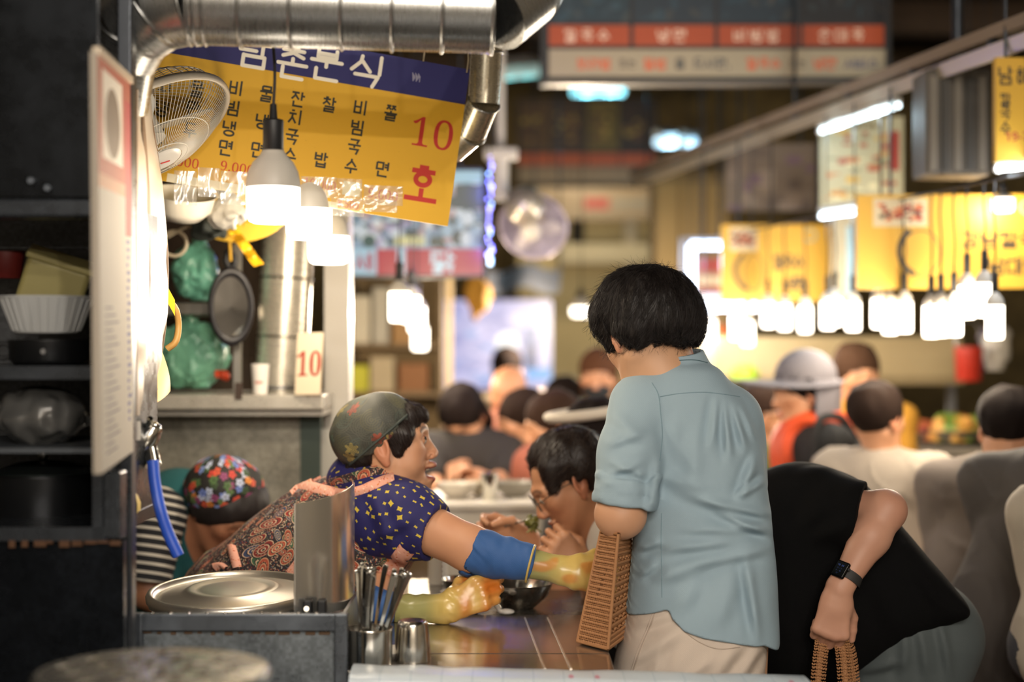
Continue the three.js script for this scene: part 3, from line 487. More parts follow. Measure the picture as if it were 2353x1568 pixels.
{
  const t = thing('yellow_paper_card', 'curled yellow paper card below the plastic sleeves', 'card');
  const tex = canvasTex(128, 256, (g) => { g.fillStyle = '#e3b33a'; g.fillRect(0, 0, 128, 256); hangul(g, '칼국수', 40, 20, 44, 60, { down: true, color: '#6b4a12' }); });
  part(t, 'card', sheet(P(318, 850, 3.0), P(372, 800, 3.3), P(322, 960, 3.0), 8, 12, (u, v) => 0.015 * Math.sin(u * 3 + v * 2)), new THREE.MeshPhysicalMaterial({ map: tex, roughness: 0.5, side: THREE.DoubleSide }));
  part(t, 'lower_card', sheet(P(303, 985, 2.95), P(345, 975, 3.2), P(303, 1180, 2.95), 6, 10, (u, v) => 0.01 * Math.sin(v * 5)), mat('#d8b94a', 0.5, { side: THREE.DoubleSide }));
  part(t, 'label_slip', slab(306, 322, 968, 1012, 2.93, 0.002), mat('#e7e0d6', 0.5));
}
single('yellow_note', 'small yellow sticky note poking out behind the sleeves', 'note', sheet(P(383, 655, 3.32), P(402, 690, 3.34), P(383, 692, 3.32), 3, 3, () => 0), mat('#ecc926', 0.6, { side: THREE.DoubleSide }));
single('ladle_handle', 'bent pale wooden handle hanging beside the green bag', 'handle', tube([P(340, 680, 3.24), P(384, 690, 3.4), P(402, 708, 3.4), P(410, 750, 3.41), P(402, 788, 3.4), P(384, 802, 3.4)], 0.0075, 10), mat('#c99a55', 0.5));
{
  const t = thing('tap', 'chrome tap with a blue rubber hose hanging from its spout', 'tap');
  part(t, 'body', lathe([[0, -0.03], [0.016, -0.03], [0.02, -0.015], [0.022, 0.005], [0.017, 0.03], [0.01, 0.038], [0, 0.04]], 24).rotateZ(-0.5).translate(...P(338, 1012, 3.05).toArray()), steelBright);
  part(t, 'lever', tube([P(338, 1000, 3.05), P(342, 980, 3.04), P(345, 962, 3.02)], 0.006, 8), steelBright);
  part(t, 'valve', merge([rod(P(305, 1050, 3.06), P(360, 1052, 3.04), 0.013, 0.015, 16), rod(P(345, 1030, 3.05), P(352, 1070, 3.03), 0.014, 0.016, 16)]), steelBright);
  part(t, 'pipe', rod(P(285, 1045, 3.1), P(330, 1050, 3.06), 0.009, 0.009, 12), steelBright);
  part(t, 'hose', tube([P(351, 1060, 3.02), P(356, 1110, 3.01), P(368, 1170, 3.0), P(386, 1225, 3.0), P(410, 1278, 3.0)], 0.0115, 14), mat('#2c55c4', 0.4));
}
// ---- things in the cabinet niches
{
  const b = thing('ribbed_bowl', 'white ribbed plastic basket in the cabinet niche', 'bowl', null, P(108, 768, 2.9)); const g = lathe([[0, 0], [0.055, 0], [0.06, 0.004], [0.083, 0.065], [0.086, 0.066], [0.087, 0.07], [0.08, 0.069], [0.057, 0.008], [0, 0.008]], 48);
  part(b, 'body', g, mat('#aeb0b0', 0.5)); for (let i = 0; i < 30; i++) { const a = i / 30 * 6.283; part(b, 'rib', rod(V(Math.cos(a) * 0.061, 0.006, Math.sin(a) * 0.061), V(Math.cos(a) * 0.084, 0.066, Math.sin(a) * 0.084), 0.0016, 0.0016, 5), mat('#aeb0b0', 0.5)); }
  const y = thing('yellow_tub', 'faded yellow square tub lying tilted in the cabinet niche', 'tub', null, P(125, 655, 2.98)); y.rotation.set(0.2, 0.2, -0.35);
  part(y, 'body', new RoundedBoxGeometry(0.12, 0.1, 0.1, 3, 0.012), mat('#8d8452', 0.55)); part(y, 'rim', new RoundedBoxGeometry(0.128, 0.012, 0.108, 2, 0.004).translate(0, 0.05, 0), mat('#8d8452', 0.55));
  const p = thing('black_pan', 'small dark pan below the white basket', 'pan', null, P(115, 840, 2.88)); part(p, 'body', lathe([[0, 0], [0.062, 0], [0.072, 0.01], [0.074, 0.045], [0.077, 0.047], [0.071, 0.046], [0.068, 0.008], [0, 0.006]], 36), mat('#1b1c1e', 0.35, { metalness: 0.5 })); part(p, 'loop_handle', new THREE.TorusGeometry(0.014, 0.004, 8, 20).translate(-0.086, 0.026, 0), blackPlastic); part(p, 'rivet', rod(V(0.01, 0.026, 0.071), V(0.01, 0.026, 0.077), 0.006, 0.005, 10), steelDull);
  const q = thing('stock_pot', 'dark stock pot deep in the lower cabinet niche', 'pot', null, P(100, 1212, 2.95)); part(q, 'body', lathe([[0, 0], [0.09, 0], [0.098, 0.012], [0.1, 0.1], [0.104, 0.104], [0.096, 0.102], [0.094, 0.01], [0, 0.008]], 40), mat('#202225', 0.3, { metalness: 0.7 })); part(q, 'lid', lathe([[0, 0.128], [0.05, 0.122], [0.095, 0.106], [0.103, 0.103], [0, 0.102]], 40), mat('#3b4242', 0.35, { metalness: 0.7 })); part(q, 'knob', lathe([[0, 0.155], [0.012, 0.15], [0.01, 0.135], [0.006, 0.128], [0, 0.128]], 16), steelDull);
  const c = thing('wrapped_bundle', 'bundle in cloudy plastic film on the cabinet shelf', 'bundle'); const o = P(95, 955, 2.86);
  part(c, 'bundle', net((x, y, z) => { const a = (x - o.x) / 0.085, b = (y - o.y) / 0.055, e = (z - o.z) / 0.07; return (Math.sqrt(a * a + b * b + e * e) - 1) * 0.055 + 0.006 * noise3(x * 45, y * 40, z * 45); }, o.clone().add(V(-0.11, -0.08, -0.1)), o.clone().add(V(0.11, 0.08, 0.1)), 0.006), mat('#4a4a49', 0.25, { clearcoat: 0.5 }));
  const rt = thing('red_tub', 'dark red tub at the back of the cabinet niche', 'tub', null, P(15, 640, 3.0)); part(rt, 'body', lathe([[0, 0], [0.028, 0], [0.034, 0.05], [0.036, 0.052], [0.031, 0.05], [0, 0.006]], 28), mat('#5a1714', 0.5));
}
// ---- front: steel hob box, pot, guard
{
  const t = thing('steel_hob_box', 'worn steel hob casing with an angle-iron frame at the front of the stall', 'hob'), d = 3.0;
  part(t, 'front_panel', boxUV(slab(318, 770, 1450, 2200, d + 0.004, 0.01)), mat('#9ba8b5', 0.5, { metalness: 0.35, roughnessMap: T.smudge, map: T.grime }));
  part(t, 'top_rail', boxUV(slab(305, 790, 1412, 1452, d - 0.012, 0.02, 0.003)), frameSteel);
  part(t, 'upright', boxUV(slab(768, 798, 1412, 2200, d - 0.014, 0.025, 0.003)), frameSteel); part(t, 'upright', boxUV(slab(302, 326, 1412, 2200, d - 0.014, 0.025, 0.003)), frameSteel);
  part(t, 'side_panel', box(xAt(790, d) - 0.006, xAt(790, d), 0, yAt(1415, d), -d - 0.5, -d), steelDull);
  part(t, 'hob_plate', box(xAt(305, d), xAt(790, d) - 0.006, yAt(1500, d), yAt(1488, d), -d - 0.58, -d - 0.012), steelDull);
  part(t, 'rear_panel', box(xAt(305, d), xAt(790, d) - 0.006, 0, yAt(1488, d), -d - 0.6, -d - 0.585), steelDull);
  const rust = mat('#5b4634', 0.9); for (let i = 0; i < 14; i++) { const x = 330 + i * 31; part(t, 'rust_patch', slab(x, x + rr(8, 26), 1451, 1454 + rr(1, 7), d - 0.0005, 0.006), rust); }
  for (let i = 0; i < 10; i++) part(t, 'rivet', ((p) => new THREE.SphereGeometry(0.004, 8, 6).translate(p.x, p.y, p.z))(P(350 + i * 42, 1411, d - 0.004)), steelBright);
}
{
  const t = thing('large_pot', 'wide steel stock pot with a dented flat lid on the hob', 'pot', null, P(535, 1362, 3.32)); const R = 0.176;
  const y0 = yAt(1488, 3.0) - t.position.y;
  part(t, 'body', lathe([[0, y0], [R * 0.93, y0], [R * 0.95, y0 + 0.01], [R * 0.95, -0.03], [R * 0.99, -0.026], [R * 0.99, -0.019], [R * 0.95, -0.016]], 64), steel);
  const lid = lathe([[R * 0.95, -0.018], [R, -0.016], [R * 1.025, -0.009], [R * 1.03, 0.001], [R * 1.01, 0.008], [R * 0.975, 0.01], [R * 0.95, 0.006], [R * 0.93, -0.002], [R * 0.88, -0.003], [R * 0.8, 0.001], [R * 0.62, 0.004], [R * 0.56, 0.011], [R * 0.5, 0.013], [R * 0.44, 0.009], [R * 0.38, 0.009], [R * 0.3, 0.012], [0, 0.013]], 72);
  const m = part(t, 'lid', lid, mat('#c4c0b8', 0.3, { metalness: 0.92 }), 'dented lid with pressed rings'); m.rotation.set(0.07, 0, 0.012);
}
{
  const t = thing('steel_guard', 'upright bent sheet-steel splash guard in front of the pot', 'guard');
  const path = [[676, 3.06], [700, 3.07], [735, 3.09], [770, 3.12], [795, 3.16], [808, 3.2], [815, 3.25], [811, 3.29]].map(([px, d]) => V(xAt(px, d), 0, -d)), c = new THREE.CatmullRomCurve3(path), n = 40, pos = [], ix = [], uv = [];
  for (let s = 0; s < 2; s++) for (let i = 0; i <= n; i++) { const u = i / n, p = c.getPoint(u), tg = c.getTangent(u), nx = tg.z, nz = -tg.x, o = s ? 0.0018 : 0, top = lerp(yAt(1158, 3.06), yAt(1112, 3.22), smooth(0, 0.9, u)), bot = yAt(1418, 3.06); for (const y of [bot, top]) { pos.push(p.x + nx * o, y, p.z + nz * o); uv.push(u * 0.2, y); } }
  const q = (a, b, c2, d) => ix.push(a, b, c2, b, d, c2), N = (n + 1) * 2; for (let i = 0; i < n; i++) { const a = i * 2; q(a, a + 2, a + 1, a + 3); q(N + a, N + a + 1, N + a + 2, N + a + 3); q(a + 1, a + 3, N + a + 1, N + a + 3); } q(0, 1, N, N + 1); q(n * 2, N + n * 2, n * 2 + 1, N + n * 2 + 1);
  const g = new THREE.BufferGeometry(); g.setAttribute('position', new THREE.Float32BufferAttribute(pos, 3)); g.setAttribute('uv', new THREE.Float32BufferAttribute(uv, 2)); g.setIndex(ix); g.computeVertexNormals();
  part(t, 'sheet', g, mat('#dedbd4', 0.2, { metalness: 0.92, side: THREE.DoubleSide }));
  for (const px of [706, 738]) part(t, 'clip', slab(px - 10, px + 10, 1380, 1418, 3.05, 0.03, 0.004), blackPlastic); part(t, 'clip_screw', rod(P(704, 1400, 3.05), P(704, 1400, 3.035), 0.006, 0.005, 10), steelBright);
}
// ---- counter
const CT = 0.786; // counter top height
{
  const t = thing('serving_counter', 'long steel serving counter with taped seams', 'counter'), x0 = xAt(790, 3.0) + 0.002, x1 = xAt(1410, 3.05), m = mat('#b9b2aa', 0.26, { metalness: 0.92, roughnessMap: T.brushed });
  const zs = [-3.01, -3.17, -3.62]; // two sheets meet across the counter
  part(t, 'top_sheet', boxUV(rbox(x0, x1, CT - 0.03, CT, zs[1] + 0.0015, zs[0], 0.003)), m); part(t, 'top_sheet', boxUV(rbox(x0, x1, CT - 0.03, CT, zs[2], zs[1] - 0.0015, 0.003)), m);
  const strip = mat('#e8e4dc', 0.25, { metalness: 0.8 });
  for (const [pa, pb] of [[1206, 1252], [1258, 1312]]) { const a = P(pa, 1420, 3.58), b = P(pb, 1540, 3.02); a.y = b.y = CT + 0.001; a.x = xAt(pa, 3.58); b.x = xAt(pb, 3.02); part(t, 'joint_strip', bar(a, b, 0.0035, 0.0022), strip, 'bright metal joint strip'); }
  part(t, 'front_skirt', box(x0, x1, 0.06, CT - 0.03, -3.06, -3.04), steelDull); part(t, 'rear_skirt', box(x0, x1, 0.06, CT - 0.03, -3.6, -3.58), steelDull);
  for (const x of [x0 + 0.03, x1 - 0.03]) for (const z of [-3.05, -3.58]) part(t, 'leg', box(x - 0.02, x + 0.02, 0, CT - 0.03, z - 0.02, z + 0.02), frameSteel);
}
{
  const t = thing('rear_counter', 'low dark counter where the bowls stand beyond the serving counter', 'counter');
  part(t, 'top', boxUV(rbox(xAt(800, 3.8), xAt(1345, 3.8), CT - 0.05, CT - 0.012, -4.25, -3.64, 0.004)), mat('#6a6660', 0.35, { metalness: 0.7, roughnessMap: T.smudge }));
  for (const px of [830, 1315]) for (const z of [-3.7, -4.2]) part(t, 'leg', box(xAt(px, 3.8) - 0.02, xAt(px, 3.8) + 0.02, 0, CT - 0.05, z - 0.02, z + 0.02), frameSteel);
}
{ // white vinyl cover along the front
  const t = thing('vinyl_front_cover', 'pale blue-white vinyl sheet over the front ledge of the counter', 'cover');
  const a = P(800, 1552, 2.86), b = P(1870, 1580, 2.9), pos = [], uv = [], ix = [], prof = [[0, -0.9], [0, -0.3], [0, -0.05], [0.003, -0.014], [0.012, -0.003], [0.028, 0], [0.07, 0.001], [0.1, 0.0], [0.112, -0.01], [0.115, -0.1], [0.115, -0.9]], n = 60;
  for (let i = 0; i <= n; i++) for (let k = 0; k < prof.length; k++) { const u = i / n, p = a.clone().lerp(b, u), [dz, dy] = prof[k]; const w = 0.0025 * noise3(u * 14, k * 0.4, 2); pos.push(p.x, Math.max(0.002, p.y + dy + (k > 2 && k < 9 ? w : 0)), p.z - dz + w); uv.push(u * 0.86, k * 0.05); if (i < n && k < prof.length - 1) { const q = i * prof.length + k; ix.push(q, q + prof.length, q + 1, q + 1, q + prof.length, q + prof.length + 1); } }
  const g = new THREE.BufferGeometry(); g.setAttribute('position', new THREE.Float32BufferAttribute(pos, 3)); g.setAttribute('uv', new THREE.Float32BufferAttribute(uv, 2)); g.setIndex(ix); g.computeVertexNormals();
  const tex = canvasTex(1024, 256, (c, w, h) => { c.fillStyle = '#cdd8e2'; c.fillRect(0, 0, w, h); c.strokeStyle = '#a9bccb'; c.lineWidth = 1.5; for (let i = 0; i < 18; i++) { c.beginPath(); c.moveTo(i * 58, 0); c.lineTo(i * 58, h); c.stroke(); } c.fillStyle = '#c98aa0'; for (const x of [420, 470, 845, 890]) for (let y = 10; y < 256; y += 60) { c.beginPath(); c.arc(x, y, 5, 0, 7); c.fill(); } });
  tex.wrapS = tex.wrapT = THREE.RepeatWrapping; part(t, 'sheet', g, new THREE.MeshPhysicalMaterial({ map: tex, roughness: 0.3, side: THREE.DoubleSide }));
}
// ---- cutlery
{
  const o = P(850, 1532, 3.06); o.y = CT;
  const c = thing('cutlery_cup', 'round steel cup holding a bunch of spoons', 'cup', null, o);
  part(c, 'cup', lathe([[0, 0], [0.041, 0], [0.044, 0.003], [0.044, 0.07], [0.0455, 0.073], [0.043, 0.073], [0.042, 0.004], [0, 0.004]], 40), steelBright);
  const sp = (() => { const s = []; const pr = []; for (let k = 0; k <= 8; k++) pr.push(V(0, 0.012 * k, 0)); // handle: flat bar widening to its end, then the bowl below hidden in the cup
    const h = new THREE.BoxGeometry(0.009, 0.15, 0.0022, 1, 8, 1), p = h.attributes.position; for (let i = 0; i < p.count; i++) { const y = p.getY(i), u = (y + 0.075) / 0.15; p.setX(i, p.getX(i) * (0.55 + 0.9 * u * u)); p.setZ(i, p.getZ(i) + 0.004 * Math.sin(u * 3)); } h.computeVertexNormals(); s.push(h.translate(0, 0.1, 0)); s.push(new THREE.SphereGeometry(0.0085, 12, 8).scale(0.85, 0.5, 0.25).translate(0, 0.1735, 0.001)); s.push(new THREE.SphereGeometry(0.017, 14, 10).scale(0.8, 1.2, 0.25).translate(0, 0.03, 0)); return merge(s); })();
  for (let i = 0; i < 17; i++) { const a = rr(0, 6.28), q = Math.sqrt(rnd()) * 0.026, m = single('spoon', 'steel spoon standing in the round steel cutlery cup', 'spoon', sp, steelBright, 'spoons in the cutlery cup'); m.position.set(o.x + Math.cos(a) * q, o.y + 0.012 + rr(0, 0.012), o.z + Math.sin(a) * q); m.rotation.set(Math.sin(a) * 0.16, rr(-1, 1), -Math.cos(a) * 0.22 - 0.16); }
  const q = P(948, 1530, 3.1); q.y = CT; const u = thing('steel_tumbler', 'upside-down steel tumbler on the counter beside the spoons', 'tumbler', null, q);
  part(u, 'body', lathe([[0.036, 0], [0.037, 0.002], [0.0335, 0.05], [0.031, 0.072], [0.0285, 0.079], [0.024, 0.081], [0, 0.08]], 40), steelBright);
  const pl = P(905, 1530, 3.14); pl.y = CT; const w = thing('white_saucer', 'small white saucer half hidden behind the tumbler', 'saucer', null, pl); part(w, 'dish', lathe([[0, 0], [0.03, 0], [0.045, 0.014], [0.047, 0.015], [0.043, 0.015], [0.03, 0.004], [0, 0.003]], 32), mat('#d6d3cc', 0.3));
}
// ---- hammered lid low at the front left
{
  const t = thing('patterned_steel_tray', 'round steel tray with pressed line pattern at the foot of the picture', 'tray', null, P(350, 1545, 2.3)), R = 0.172;
  part(t, 'tray', lathe([[0, 0.004], [R * 0.9, 0], [R * 0.96, 0.004], [R, 0.001], [R * 1.01, -0.01], [R * 0.98, -0.012], [0, -0.008]], 72), mat('#a8a69f', 0.38, { metalness: 0.9, roughnessMap: T.smudge }));
  const lines = []; for (let i = 0; i < 5; i++) for (let j = 0; j < 6; j++) { const x = -0.13 + i * 0.062 + (j % 2) * 0.031, z = -0.13 + j * 0.052; if (Math.hypot(x, z) > 0.14) continue; for (let k = 0; k < 3; k++) { const a = k * 2.094; lines.push(rod(V(x, 0.005, z), V(x + Math.cos(a) * 0.026, 0.005, z + Math.sin(a) * 0.026), 0.0022, 0.0022, 5)); } } part(t, 'pressed_lines', merge(lines), steelBright);
  part(t, 'support_stand', lathe([[R * 0.6, -t.position.y], [R * 0.6, -0.3], [R * 0.9, -0.013]], 32), darkSteel);
}
// ---------------------------------------------------------------- building blocks of people
const lin = (hex) => { const c = new THREE.Color(hex); return [c.r, c.g, c.b]; };
const mixc = (a, b, t) => [lerp(a[0], b[0], t), lerp(a[1], b[1], t), lerp(a[2], b[2], t)];
const placed = (f, c, q, s = 1) => { const m = new THREE.Matrix4().compose(c, q, V(s, s, s)).invert().elements; return (x, y, z) => f(m[0] * x + m[4] * y + m[8] * z + m[12], m[1] * x + m[5] * y + m[9] * z + m[13], m[2] * x + m[6] * y + m[10] * z + m[14]) * s; };
const localOf = (c, q, s = 1) => { const m = new THREE.Matrix4().compose(c, q, V(s, s, s)).invert(); const v = V(); return (x, y, z) => v.set(x, y, z).applyMatrix4(m); };
// turn of a head: looks along dir (face is +z, up +y)
function facing(dir, roll = 0) { const z = dir.clone().normalize(), x = V(0, 1, 0).cross(z).normalize(), y = z.clone().cross(x); return new THREE.Quaternion().setFromRotationMatrix(new THREE.Matrix4().makeBasis(x, y, z)).multiply(new THREE.Quaternion().setFromAxisAngle(V(0, 0, 1), roll)); }
// a head in its own axes, metres; origin between the ears
function headField(o = {}) {
  const L = [
    [ell(V(0, 0.034, -0.014), 0.075, 0.078, 0.094)], [ell(V(0, -0.028, 0.028), 0.061, 0.078, 0.062), 0.03],
  ];
  for (const s of [-1, 1]) L.push([cap(V(0.05 * s, -0.05, -0.002), V(0.02 * s, -0.098, 0.06), 0.02, 0.018), 0.03], [ball(V(0.044 * s, -0.014, 0.056), 0.02), 0.03], [cap(V(0.01 * s, 0.024, 0.083), V(0.045 * s, 0.02, 0.07), 0.011, 0.009), 0.018]);
  L.push([ball(V(0, -0.103, 0.072), 0.018), 0.022]);
  for (const s of [-1, 1]) L.push([ell(V(0.032 * s, 0.003, 0.093), 0.017, 0.012, 0.014), 0.012, '-'], [ell(V(0.031 * s, 0.003, 0.0765), 0.0145, 0.0125, 0.0125), 0.003]);
  L.push([cap(V(0, 0.012, 0.083), V(0, -0.032, 0.102), 0.0075, 0.0125), 0.014]);
  for (const s of [-1, 1]) L.push([ell(V(0.013 * s, -0.037, 0.097), 0.009, 0.008, 0.012), 0.008]);
  for (const s of [-1, 1]) L.push([ell(V(0.007 * s, -0.046, 0.103), 0.004, 0.003, 0.005), 0.003, '-']);
  if (o.open) {
    L.push([ell(V(0, -0.06, 0.0925), 0.022, 0.0085, 0.016), 0.008], [ell(V(0, -0.0925, 0.087), 0.019, 0.0095, 0.015), 0.008], [ell(V(0, -0.076, 0.1), 0.018, 0.0095, 0.03), 0.005, '-']);
    for (const s of [-1, 1]) L.push([ell(V(0.046 * s, -0.05, 0.045), 0.022, 0.026, 0.026), 0.02], [cap(V(0.019 * s, -0.036, 0.098), V(0.03 * s, -0.066, 0.083), 0.0022, 0.003), 0.006, '-'], [cap(V(0.02 * s, -0.012, 0.083), V(0.042 * s, -0.018, 0.075), 0.002, 0.002), 0.006, '-']);
  } else L.push([ell(V(0, -0.063, 0.088), 0.023, 0.0065, 0.013), 0.006], [ell(V(0, -0.0765, 0.086), 0.02, 0.0075, 0.013), 0.006], [ell(V(0, -0.0695, 0.102), 0.024, 0.0014, 0.012), 0.003, '-']);
  for (const s of [-1, 1]) {
    const q = new THREE.Quaternion().setFromEuler(new THREE.Euler(-0.22, 0.35 * s, 0.1 * s));
    L.push([ell(V(0.079 * s, -0.004, -0.016), 0.0075, 0.034, 0.02, q), 0.006], [ell(V(0.0785 * s, -0.036, -0.008), 0.007, 0.012, 0.01, q), 0.006], [ell(V(0.088 * s, -0.002, -0.014), 0.0075, 0.02, 0.01, q), 0.004, '-']);
  }
  return field(L);
}
function faceColor(skin, lip = '#9c4f44') {
  const S = lin(skin), R = lin('#b5654c'), Lp = lin(lip), D = lin('#2b120e'), B = lin('#3a2a22');
  return (v, open) => { // v in head axes
    let c = S;
    const cheek = Math.exp(-(((Math.abs(v.x) - 0.045) / 0.025) ** 2) - ((v.y + 0.03) / 0.03) ** 2) * (v.z > 0.02 ? 1 : 0), nose = Math.exp(-(((v.y + 0.035) / 0.015) ** 2) - (v.x / 0.02) ** 2) * (v.z > 0.09 ? 1 : 0), ear = Math.abs(v.x) > 0.078 && v.z < 0.02 ? 0.45 : 0;
    c = mixc(c, R, clamp(cheek * 0.22 + nose * 0.3 + ear, 0, 0.6));
    const my = open ? -0.0765 : -0.07, hy = open ? 0.027 : 0.013; if (v.z > 0.075 && Math.abs(v.x) < 0.023) c = mixc(c, Lp, smooth(1.15, 0.85, Math.hypot((v.y - my) / hy, v.x / 0.023)));
    if (open && v.z > 0.05 && v.z < 0.089 && Math.abs(v.y + 0.0745) < 0.008 && Math.abs(v.x) < 0.018) c = D;
    const bx = Math.abs(v.x) - 0.032; if (v.z > 0.05 && Math.abs(bx) < 0.021) c = mixc(c, B, 0.75 * smooth(0.0055, 0.002, Math.abs(v.y - 0.026 - 0.004 * (1 - (bx / 0.02) ** 2) + (bx > 0 ? bx * 0.2 : 0))));
    return c;
  };
}
const skinMat = new THREE.MeshPhysicalMaterial({ vertexColors: true, roughness: 0.52, sheen: 0.15, sheenRoughness: 0.5 });
function eyes(parent, c, q, s = 1, look = V(0, 0, 1)) {
  const white = mat('#b9ada1', 0.2), iris = mat('#150c08', 0.12);
  for (const k of [-1, 1]) { const p = V(0.031 * k, 0.002, 0.0785).multiplyScalar(s).applyQuaternion(q).add(c); const e = part(parent, 'eye', new THREE.SphereGeometry(0.0118 * s, 20, 14).translate(p.x, p.y, p.z), white); const d = look.clone().normalize().applyQuaternion(q), u = p.clone().addScaledVector(d, 0.0068 * s); part(e, 'iris', new THREE.SphereGeometry(0.0064 * s, 14, 10).translate(u.x, u.y, u.z), iris); }
}
// prims of a hand; side points from the little finger to the thumb, nrm out of the palm
function handPrims(Wr, fwd, nrm, side, curl, o = {}) {
  const s = o.s ?? 1, fat = o.fat ?? 0, L = [], F_ = fwd.clone().normalize(), N = nrm.clone().addScaledVector(F_, -nrm.dot(F_)).normalize(), S = side.clone().addScaledVector(F_, -side.dot(F_)).addScaledVector(N, -side.dot(N)).normalize();
  const at = (f, sd, n = 0) => Wr.clone().addScaledVector(F_, f * s).addScaledVector(S, sd * s).addScaledVector(N, n * s), len = [[0.041, 0.025, 0.021], [0.045, 0.029, 0.022], [0.042, 0.027, 0.021], [0.033, 0.02, 0.018]];
  L.push([cap(at(-0.02, 0), at(0.02, 0), 0.027 * s + fat, 0.03 * s + fat, { n: N, f: 0.75 }), 0.02]);
  for (let i = 0; i < 4; i++) {
    const x = 0.033 - i * 0.0205, k = at(0.088 - Math.abs(i - 1.2) * 0.005, x), base = at(0.01, x * 0.55);
    L.push([cap(base, k, 0.0155 * s + fat, 0.0118 * s + fat), o.k ?? 0.016]);
    let p = k, dir = F_.clone(), ang = [0.85, 1.15, 0.75], spread = S.clone().multiplyScalar((1.4 - i) * (o.spread ?? 0.05));
    for (let j = 0; j < 3; j++) { const a = curl[i] * ang[j]; dir = dir.clone().multiplyScalar(Math.cos(a)).addScaledVector(perpOf(dir, S, N, F_), Math.sin(a)).normalize(); const q = p.clone().addScaledVector(dir.clone().add(spread).normalize(), len[i][j] * s); L.push([cap(p, q, (0.0092 - j * 0.0006) * s + fat, (0.0086 - j * 0.0008) * s + fat), j ? 0.003 : 0.008]); p = q; }
  }
  const tb = at(0.018, 0.024, 0.008), d1 = F_.clone().multiplyScalar(0.62).addScaledVector(S, 0.62).addScaledVector(N, 0.45 + 0.3 * (o.thumb ?? 0.3)).normalize(), t1 = tb.clone().addScaledVector(d1, 0.042 * s), d2 = F_.clone().multiplyScalar(0.85).addScaledVector(S, 0.35 - (o.thumb ?? 0.3)).addScaledVector(N, 0.25 + 0.4 * (o.thumb ?? 0.3)).normalize(), t2 = t1.clone().addScaledVector(d2, 0.03 * s), d3 = d2.clone().addScaledVector(S, -0.5 * (o.thumb ?? 0.3)).normalize(), t3 = t2.clone().addScaledVector(d3, 0.024 * s);
  L.push([cap(tb, t1, 0.0165 * s + fat, 0.0115 * s + fat), 0.014], [cap(t1, t2, 0.0108 * s + fat, 0.0098 * s + fat), 0.004], [cap(t2, t3, 0.0096 * s + fat, 0.0085 * s + fat), 0.004]);
  return L;
}
// direction square to d in the plane that turns F towards the palm normal N
function perpOf(d, S, N, Fw) { return N.clone().multiplyScalar(d.dot(Fw)).addScaledVector(Fw, -d.dot(N)).normalize(); }
// strands of hair lying on a field; flow gives the combing direction
function strands(f, n, region, flow, o = {}) {
  const seg = o.seg ?? 6, len = o.len ?? 0.05, w = o.w ?? 0.0006, pos = [], ix = [], d = V(), wild = o.wild ?? 0.25; let tries = 0, made = 0;
  while (made < n && tries++ < n * 30) {
    const a = rr(0, 6.283), b = Math.acos(rr(-1, 1)), dir = V(Math.sin(b) * Math.cos(a), Math.cos(b), Math.sin(b) * Math.sin(a));
    let p = o.c.clone().addScaledVector(dir, o.R ?? 0.25), ok = false;
    for (let i = 0; i < 40; i++) { const e = f(p.x, p.y, p.z); if (e < 0.0015) { ok = true; break; } p.addScaledVector(dir, -Math.max(e * 0.8, 0.001)); if (p.distanceTo(o.c) > 0.6) break; }
    if (!ok || !region(p)) continue; made++;
    const off = rr(o.lift?.[0] ?? 0, o.lift?.[1] ?? 0.004), L = len * rr(0.6, 1.3), j = V(rr(-1, 1), rr(-1, 1), rr(-1, 1)).multiplyScalar(wild), b0 = pos.length / 3, wv = w * rr(0.6, 1.3);
    for (let i = 0; i <= seg; i++) {
      const g = gradient(f, p, 0.003), e = f(p.x, p.y, p.z); p.addScaledVector(g, (off * (0.3 + 0.7 * i / seg) + (o.tip ?? 0) * (i / seg) ** 2 - e) * 0.8);
      d.copy(flow(p)).add(j).addScaledVector(g, -g.dot(flow(p))).normalize();
      const s = g.clone().cross(d).normalize(), r = wv * (i === seg ? 0.25 : 1); pos.push(p.x + s.x * r, p.y + s.y * r, p.z + s.z * r, p.x - s.x * r, p.y - s.y * r, p.z - s.z * r, p.x + g.x * r, p.y + g.y * r, p.z + g.z * r);
      if (i < seg) for (let k = 0; k < 3; k++) { const A = b0 + i * 3 + k, B = b0 + i * 3 + (k + 1) % 3; ix.push(A, A + 3, B, B, A + 3, B + 3); }
      p.addScaledVector(d, L / seg);
    }
  }
  const g = new THREE.BufferGeometry(); g.setAttribute('position', new THREE.Float32BufferAttribute(pos, 3)); g.setIndex(ix); g.computeVertexNormals(); return g;
}
const hairMat = mat('#191210', 0.6), hairBrown = mat('#2e1f18', 0.45);
// one crease of cloth between two pixels: ridge with a hollow beside it
function folds(list, d) {
  const F_ = list.map(([x0, y0, x1, y1, amp, w]) => { const a = P(x0, y0, d), b = P(x1, y1, d), L = Math.hypot(b.x - a.x, b.y - a.y); return { ax: a.x, ay: a.y, ux: (b.x - a.x) / L, uy: (b.y - a.y) / L, L, amp, w: w / F * d }; });
  return (x, y) => { let s = 0; for (const f of F_) { const px = x - f.ax, py = y - f.ay, t = px * f.ux + py * f.uy, q = (-px * f.uy + py * f.ux) / f.w; if (q > 3 || q < -3.5) continue; const e = smooth(-0.15, 0.35, t / f.L) * smooth(1.15, 0.65, t / f.L); if (e > 0) s += f.amp * e * (Math.exp(-q * q) - 0.7 * Math.exp(-(q + 1.5) * (q + 1.5))); } return s; };
}
const boxOf = (pts, pad) => { const b = new THREE.Box3().setFromPoints(pts); return [b.min.subScalar(pad), b.max.addScalar(pad)]; };
function cloth(hex, rough = 0.85, o = {}) { return mat(hex, rough, { bumpMap: T.weave, bumpScale: 0.0004, sheen: 0.25, sheenRoughness: 0.6, ...o }); }
